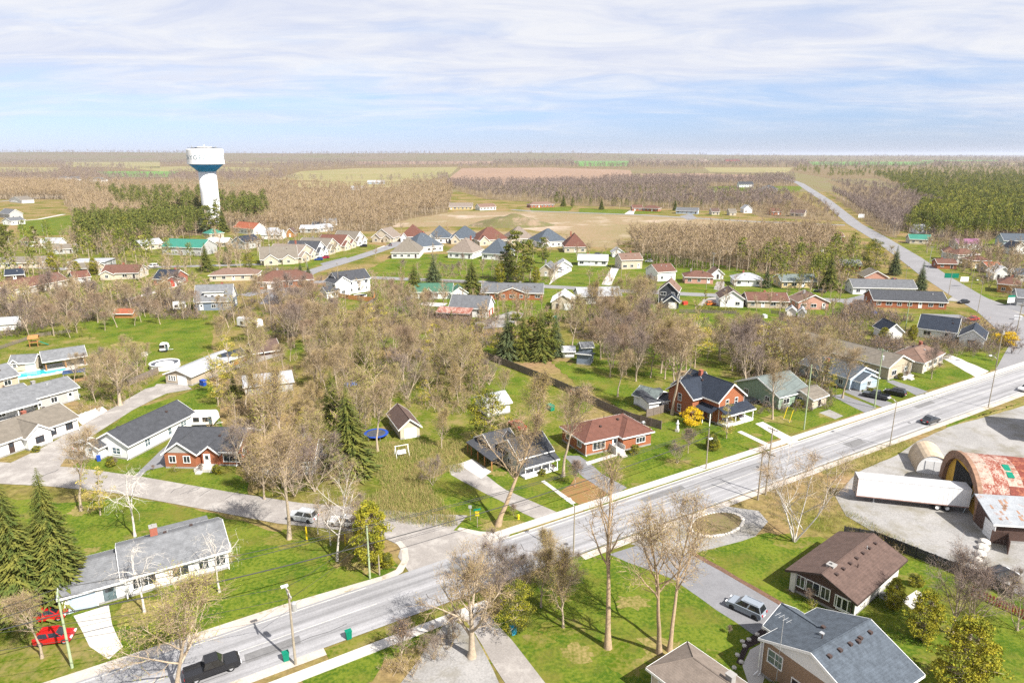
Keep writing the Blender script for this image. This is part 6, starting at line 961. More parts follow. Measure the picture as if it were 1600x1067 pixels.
# ------------------------------------------------------------------ trees: prototypes with trunk and crown
def frame(d):
    a = d.cross(Vector((0, 0, 1)) if abs(d.z) < .9 else Vector((1, 0, 0))).normalized(); return a, d.cross(a)
def spike(m, p, d, L_, w, mi=0):
    a, b = frame(d); t = random.uniform(0, 6.28); s = (a * math.cos(t) + b * math.sin(t)) * w
    m.add([p - s, p + s, p + d * L_], [(0, 1, 2)], mi)
def leaf(m, p, s, mi=0):
    v = [p + Vector((random.gauss(0, 1), random.gauss(0, 1), random.gauss(0, 1))).normalized() * s for _ in range(3)]; m.add(v, [(0, 1, 2)], mi)
def bend(p, d, L_, n, up, wob):
    pts = [p.copy()]; d = d.normalized()
    for i in range(n):
        d = (d + Vector((random.gauss(0, wob), random.gauss(0, wob), random.gauss(0, wob) + up))).normalized(); p = p + d * (L_ / n); pts.append(p.copy())
    return pts, d
def bare_tree(seed, h, first=.3, limbs=12, ang=(35, 60), limb=.48, twig=6, tw=.021, bark=BARK, twm=TWIG, bud=BUD, buds=1.0, r0=None, up=.10, wob=.12, lean=0, multi=1, droop=0.0, tl=1.15):
    random.seed(seed); T_, C_ = MB(), MB(); r0 = r0 or h * .017
    for st in range(multi):
        d0 = Vector((random.gauss(0, .05) + lean, random.gauss(0, .05), 1)).normalized()
        if multi > 1: a = 6.28 * st / multi; d0 = Vector((math.cos(a) * .5, math.sin(a) * .5, 1)).normalized()
        hh = h * random.uniform(.82, .95); pts, _ = bend(Vector((0, 0, -.1)), d0, hh, 9, .03, .06); rr = [r0 * (1 - .86 * (i / 9) ** .8) / (multi ** .4) for i in range(10)]; rr[0] *= 1.35
        T_.tube(pts, rr, 8)
        nl = max(4, limbs // multi)
        for k in range(nl + 1):
            t = first + (1 - first) * (k + random.uniform(0, .6)) / (nl + .6); t = min(t, .99)
            i = min(8, int(t * 9)); f = t * 9 - i; p = pts[i].lerp(pts[i+1], f); rb = (rr[i] * (1 - f) + rr[i+1] * f) * .62
            az = k * 2.4 + random.uniform(-.5, .5); el = R(random.uniform(*ang)) + t * .25
            d = Vector((math.cos(az) * math.cos(el), math.sin(az) * math.cos(el), math.sin(el)))
            L_ = h * limb * (1.12 - .72 * (t - first) / (1 - first)) * random.uniform(.8, 1.15)
            if k == nl: d = (pts[-1] - pts[-2]).normalized(); p = pts[-1]; rb = rr[-1]; L_ = h * .12
            lp, ld = bend(p, d, L_, 6, up, wob); lr = [rb * (1 - .8 * j / 6) + .012 for j in range(7)]
            (T_ if rb > r0 * .3 else C_).tube(lp, lr, 5)
            for j in range(1, 7):
                for q in range(2 if j > 2 else 1):
                    a, b = frame((lp[j] - lp[j-1]).normalized()); th = random.uniform(0, 6.28); sd_ = ((lp[j] - lp[j-1]).normalized() * .75 + (a * math.cos(th) + b * math.sin(th)) * .8).normalized()
                    sl = L_ * random.uniform(.28, .48) * (1 - .06 * j); sp, sdn = bend(lp[j], sd_, sl, 4, up * .8 - droop, wob * 1.3); C_.tube(sp, [lr[j] * .5, lr[j] * .4, lr[j] * .3 + .006, .014, .008], 3)
                    for s in range(1, 5):
                        for u_ in range(twig // 2 + (s > 2)):
                            a, b = frame((sp[s] - sp[s-1]).normalized()); th = random.uniform(0, 6.28); td = ((sp[s] - sp[s-1]).normalized() * .8 + (a * math.cos(th) + b * math.sin(th)) * .75 + Vector((0, 0, .15 - droop * 3))).normalized()
                            L2 = tl * random.uniform(.6, 1.3); spike(C_, sp[s], td, L2, tw, 1)
                            for x in range(2):
                                f2 = random.uniform(.3, .9); e = sp[s] + td * L2 * f2; d3 = (td + Vector((random.gauss(0, .6), random.gauss(0, .6), random.gauss(0, .5) - droop))).normalized(); l3 = L2 * random.uniform(.4, .7); spike(C_, e, d3, l3, tw * .7, 1)
                                for _b in range(int(buds * .9 + random.random())): leaf(C_, e + d3 * l3 * random.uniform(.5, 1), random.uniform(.035, .08), 2)
    return T_.mesh('trunk', [bark], True), C_.mesh('crown', [bark, twm, bud])
def spruce(seed, h, rad, m1=SPR, lv=None, low=.09):
    random.seed(seed); T_, C_ = MB(), MB(); T_.tube([(0, 0, -.1), (0, 0, h * .5), (0, 0, h * .98)], [h * .018, h * .011, .02], 7)
    lv = lv or int(h * 3.8)
    for i in range(lv):
        t = i / lv; z = h * (low + (1 - low) * t); r = rad * (1 - t) ** .82 * random.uniform(.7, 1.14) + .08; n = max(6, int(15 - 8 * t)); o = random.uniform(0, 6.28)
        for k in range(n):
            az = o + 6.2832 * k / n + random.uniform(-.25, .25); rr = r * random.uniform(.7, 1.12); dirv = Vector((math.cos(az), math.sin(az), 0)); side = Vector((-dirv.y, dirv.x, 0))
            seg = 5 if rr > 1.6 else (4 if rr > 1 else 2)
            for s in range(seg):
                f0, f1 = s / seg, (s + 1.25) / seg; z0 = z - rr * .42 * f0 ** 1.2 + rr * .12 * f0; z1 = z - rr * .42 * f1 ** 1.2 + rr * .16 * f1; w = rr * .27 * (1 - f0 * .5)
                for e in (-1, 1):
                    p0 = dirv * rr * f0 + Vector((0, 0, z0)); p1 = dirv * rr * f1 + side * e * w * random.uniform(.5, 1.3) + Vector((0, 0, z1 - random.uniform(0, .15) * rr)); p2 = dirv * rr * (f0 * .6 + f1 * .4) + side * e * w * .25 + Vector((0, 0, z0 - .08 * rr - random.uniform(0, .1)))
                    C_.add([p0, p1, p2], [(0, 1, 2)])
                C_.add([dirv * rr * f0 + side * w * .4 + Vector((0, 0, z0)), dirv * rr * f0 - side * w * .4 + Vector((0, 0, z0)), dirv * rr * f1 + Vector((0, 0, z1))], [(0, 1, 2)])
    return T_.mesh('trunk', [BARKD], True), C_.mesh('crown', [m1])
def cloud_tree(seed, h, rad, z0, m1, clumps=40, per=60, ls=.22, bark=BARK, flat=.6, trunk=True, rc=None, m2=None):
    random.seed(seed); T_, C_ = MB(), MB(); pts, _ = bend(Vector((0, 0, -.1)), Vector((0, 0, 1)), h * .9, 6, .05, .05); T_.tube(pts, [h * .016 * (1 - .13 * i) for i in range(7)], 6)
    for c in range(clumps):
        t = random.random(); z = z0 + (h - z0) * t; env = math.sin(math.pi * (.12 + .85 * t)) ** .7; az = random.uniform(0, 6.28); env *= .86 + .22 * math.sin(az * 2 + seed) + .16 * math.sin(az * 3 + t * 5 + seed); rr = rad * env * random.uniform(.35, 1) ** .6
        p = Vector((math.cos(az) * rr, math.sin(az) * rr, z)); i = min(5, int(z / h / .9 * 6)); T_.tube([pts[i], p], [h * .004 + .01, .012], 3)
        s = (rc or rad * .3) * random.uniform(.7, 1.2); mi = 1 if (m2 and random.random() < .4) else 0
        for k in range(per):
            d = Vector((random.gauss(0, 1), random.gauss(0, 1), random.gauss(0, 1) * flat)).normalized() * s * random.uniform(.55, 1.05); leaf(C_, p + Vector((d.x, d.y, d.z * flat)), ls * random.uniform(.6, 1.3), mi)
    return T_.mesh('trunk', [bark], True), C_.mesh('crown', [m1, m2 or m1])
def low(kind, seed):                        # light prototypes for woods far away, one mesh each
    random.seed(seed); m = MB(); 
    if kind == 'bare':
        h = random.uniform(10, 14); m.tube([(0, 0, -.2), (random.gauss(0, .3), random.gauss(0, .3), h * .8)], [.2, .05], 4)
        for i in range(13):
            z = h * random.uniform(.25, .75); az = random.uniform(0, 6.28); el = R(random.uniform(35, 70)); d = Vector((math.cos(az) * math.cos(el), math.sin(az) * math.cos(el), math.sin(el))); p = Vector((0, 0, z)); L_ = h * random.uniform(.25, .4); spike(m, p, d, L_, .09, 0)
            for k in range(13):
                q = p + d * L_ * random.uniform(.25, 1); d2 = (d * .6 + Vector((random.gauss(0, .6), random.gauss(0, .6), random.gauss(.2, .4)))).normalized(); l2 = random.uniform(1.0, 2.4); spike(m, q, d2, l2, .075, 1)
                if random.random() < (.32 if seed < 170 else 1): [leaf(m, q + d2 * l2 * random.uniform(.3, 1), random.uniform(.10, .22), 2) for _ in range(1 if seed < 170 else 3)]
    elif kind == 'puff':
        h = random.uniform(10, 14); m.tube([(0, 0, -.2), (0, 0, h * .7)], [.22, .08], 3, 0)
        for i in range(120):
            t = random.random(); r = 3.6 * math.sin(math.pi * (.15 + .8 * t)) * random.random() ** .5; az = random.uniform(0, 6.28); leaf(m, Vector((r * math.cos(az), r * math.sin(az), h * (.3 + .7 * t))), random.uniform(.35, .8), random.choice((1, 2)))
    elif kind == 'pine':
        h = random.uniform(13, 18); m.tube([(0, 0, -.2), (0, 0, h * .95)], [.24, .06], 4)
        for c in range(17):
            t = c / 17; z = h * (.38 + .6 * t); rr = 3.1 * (1 - t) ** .6 * random.uniform(.5, 1); az = c * 2.4; p = Vector((math.cos(az) * rr, math.sin(az) * rr, z))
            for k in range(26): d = Vector((random.gauss(0, .8), random.gauss(0, .8), random.gauss(0, .35))); leaf(m, p + d, random.uniform(.32, .65), 3)
    elif kind == 'conifer':
        h = random.uniform(9, 14); m.tube([(0, 0, -.2), (0, 0, h * .9)], [.2, .05], 4)
        for c in range(330): t = random.random() ** .9; r = 2.6 * (1 - t) ** .8 + .1; az = random.uniform(0, 6.28); leaf(m, Vector((math.cos(az) * r, math.sin(az) * r, h * (.06 + .94 * t))) * 1.0, random.uniform(.25, .55), 3)
    elif kind == 'brush':
        for i in range(9):
            az = random.uniform(0, 6.28); el = R(random.uniform(40, 85)); d = Vector((math.cos(az) * math.cos(el), math.sin(az) * math.cos(el), math.sin(el))); p = Vector((random.gauss(0, .4), random.gauss(0, .4), 0)); L_ = random.uniform(1.3, 2.6); spike(m, p, d, L_, .04, 0)
            for k in range(12): q = p + d * L_ * random.uniform(.2, 1); d2 = (d * .5 + Vector((random.gauss(0, .6), random.gauss(0, .6), random.gauss(.3, .4)))).normalized(); l2 = random.uniform(.4, .9); spike(m, q, d2, l2, .025, 1); (leaf(m, q + d2 * l2, random.uniform(.05, .11), 2) if random.random() < .5 else None)
    elif kind == 'weed':
        for i in range(40): d = Vector((random.gauss(0, .35), random.gauss(0, .35), 1)).normalized(); spike(m, Vector((random.gauss(0, .5), random.gauss(0, .5), 0)), d, random.uniform(.4, 1.1), .022, random.choice((1, 2)))
    return m
HID = bpy.data.collections.new('tree_prototypes')   # not linked to the scene
def protos(kind, n, mats, seed=0):
    c = bpy.data.collections.new(kind + '_prototypes')
    for i in range(n): o = bpy.data.objects.new('prototype', low(kind, seed + i).mesh(kind, mats)); c.objects.link(o)
    return c
def scatter(name, pts, scales, coll, smin=None):
    me = bpy.data.meshes.new(name); me.from_pydata([tuple(p) for p in pts], [], []); at_ = me.attributes.new('sc', 'FLOAT', 'POINT'); at_.data.foreach_set('value', list(scales))
    o = link(name, me, kind='stuff'); g = bpy.data.node_groups.new('scatter_' + name, 'GeometryNodeTree')
    g.interface.new_socket('Geometry', in_out='INPUT', socket_type='NodeSocketGeometry'); g.interface.new_socket('Geometry', in_out='OUTPUT', socket_type='NodeSocketGeometry')
    n, l = g.nodes, g.links; i = n.new('NodeGroupInput'); u = n.new('NodeGroupOutput'); ip = n.new('GeometryNodeInstanceOnPoints'); ci = n.new('GeometryNodeCollectionInfo'); ci.inputs[0].default_value = coll; ci.inputs['Separate Children'].default_value = True; ci.inputs['Reset Children'].default_value = True
    rv = n.new('FunctionNodeRandomValue'); rv.data_type = 'FLOAT_VECTOR'; rv.inputs[0].default_value = (0, 0, 0); rv.inputs[1].default_value = (0, 0, 6.283); na = n.new('GeometryNodeInputNamedAttribute'); na.data_type = 'FLOAT'; na.inputs[0].default_value = 'sc'
    l.new(i.outputs[0], ip.inputs['Points']); l.new(ci.outputs[0], ip.inputs['Instance']); ip.inputs['Pick Instance'].default_value = True; l.new(rv.outputs[0], ip.inputs['Rotation']); l.new(na.outputs[0], ip.inputs['Scale']); l.new(ip.outputs[0], u.inputs[0])
    md = o.modifiers.new('scatter', 'NODES'); md.node_group = g; return o
def inpoly(x, y, p):
    c = False; j = len(p) - 1
    for i in range(len(p)):
        if (p[i][1] > y) != (p[j][1] > y) and x < (p[j][0] - p[i][0]) * (y - p[i][1]) / (p[j][1] - p[i][1]) + p[i][0]: c = not c
        j = i
    return c
def free(p, r): return all((p.x - x) ** 2 + (p.y - y) ** 2 > (q + r) ** 2 for x, y, q in USED)
NOGO = [[(-60, 740), (100, 735), (340, 770), (690, 825), (700, 850), (340, 795), (0, 775)], [(560, 395), (620, 378), (490, 440), (460, 440)], [(380, 460), (560, 430), (750, 437), (1370, 468), (1370, 476), (750, 446), (560, 440)], [(60, 720), (190, 635), (300, 590), (330, 585), (190, 655), (100, 715)], [(1230, 279), (1266, 280), (1418, 386), (1640, 498), (1640, 532), (1476, 454), (1345, 375), (1290, 330)], [(820, 325), (1320, 346), (1320, 354), (820, 333)]]
def ok(u, v): return not any(inpoly(u, v, q) for q in NOGO) and not (66 < at(u, v).dot(RN) < 78.5 and v > 500)
def points(polys, n, gap, seed, vpow=1.0, used=True):
    rnd = random.Random(seed); res = []; grid = {}
    for poly in polys:
        us = [p[0] for p in poly]; vs_ = [p[1] for p in poly]; k = 0; got = 0; nn = n // len(polys)
        while got < nn and k < nn * 25:
            k += 1; u, v = rnd.uniform(min(us), max(us)), rnd.uniform(min(vs_), max(vs_))
            if not inpoly(u, v, poly) or not ok(u, v): continue
            p = at(u, v); g = gap
            if used and not free(p, 1.0): continue
            c = (int(p.x // g), int(p.y // g))
            if any((p - q).length < g for i in (-1, 0, 1) for j in (-1, 0, 1) for q in grid.get((c[0] + i, c[1] + j), ())): continue
            grid.setdefault(c, []).append(p); res.append(p); got += 1
    return res
def ridge(x, y): return .72 * (62 + 40 * math.exp(-((x + 3000) / 5000) ** 2) + 12 * math.sin(x / 900 + 1)) * math.exp(-((y - 8200 - 700 * math.sin(x / 2600)) / 1500) ** 2) * (1 if x < 3500 else max(.25, 1 - (x - 3500) / 4000)) - 3
m = MB(); nx_, ny_ = 90, 24
for i in range(nx_ + 1):
    for j in range(ny_ + 1): x, y = -13000 + 26000 * i / nx_, 4600 + 7800 * j / ny_; m.v.append((x, y, ridge(x, y)))
for i in range(nx_):
    for j in range(ny_): k = i * (ny_ + 1) + j; m.f.append((k, k + ny_ + 1, k + ny_ + 2, k + 1)); m.m.append(0)
link('hills', m.mesh('hills', mat('far hill ground', (.17, .125, .095), .95, .2, .002, .02, c2=(.13, .125, .06), spec=.05), True), kind='structure')
# far woods: one mass each
M4 = lambda tw, bd: [BARK, tw, bd, PINE]
PB = protos('bare', 5, M4(TWIG, BUD), 10); MAUVE = mat('mauve twig haze', (.215, .165, .14), .95, .25, .06); PB2 = protos('bare', 5, M4(TWIGP, MAUVE), 30); PBF = protos('puff', 5, [BARK, TWIGP, MAUVE, PINE], 150); PP = protos('pine', 5, M4(TWIG, BUD), 50); PPD = protos('pine', 4, [BARKD, TWIG, BUD, SPR], 60); PC = protos('conifer', 4, [BARKD, TWIG, BUD, SPR], 70)
def wood(name, polys, n, gap, coll, seed, s=(.75, 1.15)):
    pts = points(polys, n, gap, seed); rnd = random.Random(seed); scatter(name, pts, [rnd.uniform(*s) for _ in pts], coll)
    if 'scattered' not in name:
        for i, q in enumerate(polys): psheet('forest_floor', q, FLOOR, .0125 + .0009 * ((seed + 3 * i) % 10), 0 if q[0][1] < 280 else 2.0, seg=6)
FLOOR = mat('brown leaf litter', (.135, .095, .062), .95, .3, .05, .6, c2=(.18, .14, .07), spec=.05)
fieldhole = [p_ for _, p_ in fields]
NOGO2 = NOGO[:]; NOGO += fieldhole + [[(640, 342), (720, 330), (830, 326), (1000, 333), (1300, 352), (1290, 368), (1000, 372), (960, 378), (900, 386), (620, 376), (600, 362)], [(28, 347), (112, 336), (120, 366), (30, 371)], [(1105, 291), (1180, 291), (1180, 300), (1110, 302)], [(1205, 291), (1255, 291), (1248, 301), (1205, 301)]]
USED_F = [(x, y, q) for x, y, q in USED]
psheet('far_brown_ground', [(-300, 243.3), (1900, 243.3), (1900, 300), (-300, 300)], mat('brown rough land', (.17, .125, .085), .95, .3, .004, .05, c2=(.15, .145, .06), spec=.05), .008, 0)
wood('far_bare_wood', [[(-40, 243.0), (1640, 243.0), (1640, 246), (-40, 246)], [(-40, 246), (1640, 246), (1640, 250), (-40, 250)], [(-40, 250), (1640, 250), (1640, 256), (-40, 256)], [(-40, 256), (1640, 256), (1640, 264), (-40, 264)]], 8000, 8, PBF, 1, (1.2, 1.9))
rnd = random.Random(77); pts = []
for i in range(5200):
    x, y = rnd.uniform(-9000, 8500), rnd.uniform(6300, 8600) 
    if ridge(x, y) > 2 and math.sin(x / 700 + y / 350) + math.sin(x / 333) > -.9: pts.append(Vector((x, y, ridge(x, y) - .5)))
scatter('hill_wood', pts, [rnd.uniform(.9, 2.4) for _ in pts], PBF)
pts = [p + Vector((rnd.uniform(-9, 9), rnd.uniform(-9, 9), 0)) for p in rnd.sample(pts, 500)]; scatter('hill_conifers', pts, [rnd.uniform(1.1, 1.7) for _ in pts], PC)
wood('far_conifers', [[(-40, 243.0), (1640, 243.0), (1640, 247), (-40, 247)], [(700, 248), (1640, 247), (1640, 262), (760, 262)]], 1000, 8, PC, 2, (1.0, 1.5))
wood('bare_wood', [[(-40, 264), (700, 264), (700, 285), (-40, 285)], [(700, 285), (1240, 278), (1250, 292), (700, 296)]], 2600, 4, PBF, 3, (.9, 1.25))
wood('bare_wood', [[(110, 285), (420, 300), (400, 348), (320, 352), (130, 346), (100, 320)], [(380, 285), (710, 288), (700, 332), (620, 352), (400, 350)], [(-40, 285), (120, 290), (110, 312), (-40, 312)]], 3600, 3.4, PB, 4, (.95, 1.3))
wood('bare_wood', [[(700, 293), (1110, 288), (1230, 305), (1240, 334), (1000, 325), (760, 312)]], 1300, 4, PB2, 5, (.8, 1.15))
wood('cedar_scrub', [[(740, 295), (1110, 292), (1230, 310), (1180, 328), (900, 322)]], 480, 4, PC, 6, (.5, .9))
wood('bare_wood', [[(985, 378), (1200, 376), (1270, 372), (1300, 400), (1230, 424), (1110, 424), (1000, 412)]], 620, 3.2, PB, 7, (.9, 1.25))
wood('bare_wood', [[(1270, 290), (1330, 315), (1420, 350), (1400, 372), (1380, 368), (1300, 305)], [(1290, 282), (1440, 300), (1520, 345), (1420, 358)]], 900, 4, PB2, 8, (.8, 1.1))
wood('bare_wood', [[(1100, 305), (1235, 305), (1300, 335), (1320, 346), (1190, 340)], [(1180, 356), (1285, 358), (1310, 384), (1290, 392), (1200, 372)]], 420, 4, PB, 9, (.7, 1.0))
wood('pine_wood', [[(150, 305), (320, 305), (312, 345), (250, 350), (200, 335)], [(290, 320), (420, 325), (420, 352), (300, 356)], [(120, 372), (330, 352), (320, 360), (200, 384), (130, 388)]], 420, 4, PPD, 10, (.9, 1.25))
wood('pine_wood', [[(1360, 275), (1640, 275), (1640, 300), (1420, 300)], [(1400, 300), (1640, 300), (1640, 340), (1490, 335)], [(1440, 335), (1640, 335), (1640, 372), (1500, 374), (1420, 362)]], 2000, 4.5, PP, 11, (.75, 1.1))
wood('pine_wood', [[(1360, 275), (1640, 275), (1640, 300), (1420, 300)], [(1400, 300), (1640, 300), (1640, 340), (1490, 335)], [(1440, 335), (1640, 335), (1640, 372), (1500, 374), (1420, 362)]], 380, 6, PPD, 19, (.8, 1.2))
wood('pine_wood', [[(1200, 262), (1500, 258), (1640, 262), (1640, 276), (1300, 280)]], 420, 8, PP, 12, (.8, 1.1))
PBR = protos('brush', 6, [BARK, TWIG, BUD], 90); PBR2 = protos('brush', 5, [BARKD, TWIGP, BUDR], 110); PW = protos('weed', 4, [TWIG, mat('straw stems', (.36, .28, .12), .95, .2), mat('green stems', (.14, .18, .03), .95, .2)], 130)
NOGO[:] = NOGO2 + [l_ for l_ in lawns]
def brush(name, polys, n, gap, coll, seed, s): 
    pts = points(polys, n, gap, seed); rnd = random.Random(seed); scatter(name, pts, [rnd.uniform(*s) for _ in pts], coll)
brush('undergrowth', [[(380, 580), (560, 520), (740, 535), (770, 600), (720, 650), (640, 640), (520, 740), (420, 770), (330, 690), (340, 620)]], 620, 1.3, PBR, 20, (.5, 1.25))
brush('undergrowth', [[(340, 500), (430, 455), (640, 488), (780, 500), (780, 545), (560, 545), (420, 540)], [(0, 470), (280, 468), (320, 500), (120, 505), (0, 530)]], 950, 1.4, PBR2, 21, (.7, 1.6))
brush('undergrowth', [[(890, 490), (1070, 492), (1290, 512), (1280, 545), (1180, 560), (1080, 540), (900, 545)], [(1150, 560), (1300, 560), (1300, 640), (1180, 650)]], 480, 1.5, PBR2, 22, (.6, 1.3))
brush('undergrowth', [[(100, 600), (260, 570), (240, 610), (180, 640), (120, 650)], [(640, 560), (760, 570), (780, 640), (700, 660)], [(1320, 830), (1420, 860), (1400, 880), (1330, 850)], [(1560, 560), (1450, 560), (1380, 540), (1380, 520), (1540, 540)]], 400, 1.3, PBR, 23, (.4, .9))
brush('undergrowth', [[(560, 1040), (640, 995), (700, 975), (720, 1000), (640, 1060)], [(760, 900), (870, 880), (900, 960), (780, 975)]], 120, 1.0, PBR, 24, (.3, .8))
wood('bare_wood', [[(110, 340), (330, 345), (300, 362), (260, 385), (190, 402), (110, 396)], [(340, 345), (620, 350), (600, 362), (480, 362), (350, 362)]], 330, 3.6, PB, 16, (.8, 1.15))
wood('pine_wood', [[(120, 345), (330, 350), (310, 372), (200, 398), (120, 392)]], 90, 5, PPD, 17, (.8, 1.1))
wood('scattered_trees', [[(0, 375), (320, 366), (320, 430), (250, 440), (0, 452)], [(1190, 380), (1335, 388), (1330, 455), (1190, 425)], [(1440, 372), (1600, 378), (1600, 470), (1520, 445), (1440, 395)], [(330, 372), (600, 366), (520, 385), (420, 400), (340, 440)], [(0, 462), (330, 462), (320, 485), (0, 485)]], 400, 3.6, PB, 13, (.5, .95))
wood('scattered_trees', [[(500, 440), (640, 446), (740, 490), (600, 480)], [(850, 430), (1030, 445), (1020, 455), (860, 450)], [(620, 404), (800, 408), (800, 435), (600, 428)], [(900, 395), (1010, 385), (1120, 430), (1000, 415)], [(1120, 440), (1330, 440), (1320, 500), (1120, 500)], [(700, 470), (900, 478), (900, 520), (760, 520)], [(400, 376), (620, 362), (920, 376), (920, 412), (640, 408), (440, 425)], [(1160, 395), (1345, 392), (1340, 440), (1180, 440)]], 290, 3.8, PB, 14, (.35, .75))
wood('scattered_trees', [[(1268, 300), (1330, 352), (1310, 352), (1255, 310)], [(1300, 296), (1420, 372), (1440, 372), (1330, 300)], [(1440, 372), (1580, 450), (1600, 440), (1470, 372)]], 90, 5, PB2, 18, (.5, .85))
wood('scattered_conifers', [[(1400, 358), (1600, 366), (1600, 380), (1440, 378)], [(0, 370), (300, 366), (300, 420), (0, 440)], [(1150, 420), (1330, 405), (1340, 450), (1200, 460)]], 110, 5, PP, 15, (.6, 1.05))
brush('undergrowth', [[(1235, 498), (1400, 503), (1425, 528), (1390, 548), (1290, 540)], [(1500, 498), (1585, 522), (1590, 552), (1480, 556), (1440, 545)], [(1290, 560), (1400, 530), (1440, 560), (1400, 560)], [(1340, 470), (1370, 490), (1440, 505), (1300, 500)]], 420, 1.3, PBR2, 35, (.7, 1.7))
brush('undergrowth', [[(1150, 500), (1300, 500), (1350, 540), (1280, 560), (1160, 550)]], 160, 1.6, PBR, 36, (.7, 1.6))
PB3 = protos('bare', 4, [BARK, TWIG, BUDG, PINE], 170)
wood('scattered_budding_trees', [[(340, 560), (560, 515), (760, 530), (770, 600), (640, 650), (520, 740), (420, 760), (330, 640)], [(350, 490), (640, 490), (690, 530), (400, 545)], [(900, 500), (1090, 520), (1080, 590), (940, 600)], [(1100, 540), (1290, 545), (1290, 620), (1190, 640)], [(0, 480), (310, 480), (300, 510), (0, 525)], [(0, 380), (330, 370), (330, 440), (0, 450)], [(1200, 385), (1590, 390), (1560, 440), (1240, 450)]], 130, 4, PB3, 51, (.45, .85))
brush('evergreen_scrub', [[(400, 590), (560, 540), (740, 540), (770, 610), (700, 650), (600, 640), (520, 740), (430, 770), (380, 680)], [(340, 500), (700, 500), (760, 540), (420, 550)], [(20, 490), (300, 500), (200, 530), (30, 530)], [(900, 500), (1290, 515), (1280, 560), (920, 560)]], 190, 2.2, PC, 31, (.12, .34))
brush('tall_weeds', [[(1280, 735), (1386, 690), (1430, 690), (1370, 726), (1300, 748)], [(1310, 800), (1370, 838), (1450, 872), (1440, 860), (1380, 828), (1330, 800)], [(1190, 765), (1290, 745), (1300, 775), (1330, 805), (1290, 830), (1210, 815)], [(1590, 560), (1470, 545), (1400, 560), (1480, 560)]], 560, .5, PW, 33, (.3, .8))
brush('tall_weeds', [[(560, 790), (640, 745), (670, 752), (700, 792), (714, 822), (640, 818), (560, 800)], [(560, 690), (720, 690), (720, 735), (600, 760)]], 900, .45, PW, 25, (.6, 1.2))
brush('undergrowth', [[(0, 372), (340, 368), (330, 430), (0, 460)], [(1190, 378), (1420, 384), (1340, 458), (1190, 430)], [(1460, 385), (1600, 392), (1600, 470), (1500, 440)], [(420, 420), (520, 430), (520, 455), (380, 460)]], 900, 2.2, PBR2, 26, (.6, 1.3))
brush('undergrowth', [[(480, 430), (1020, 448), (1000, 440), (560, 424)], [(640, 470), (760, 500), (860, 490), (1000, 480), (1020, 500), (700, 520)], [(560, 450), (640, 448), (640, 480), (590, 480)]], 330, 2.0, PBR, 27, (.5, 1.1))
NOGO[:] = NOGO2

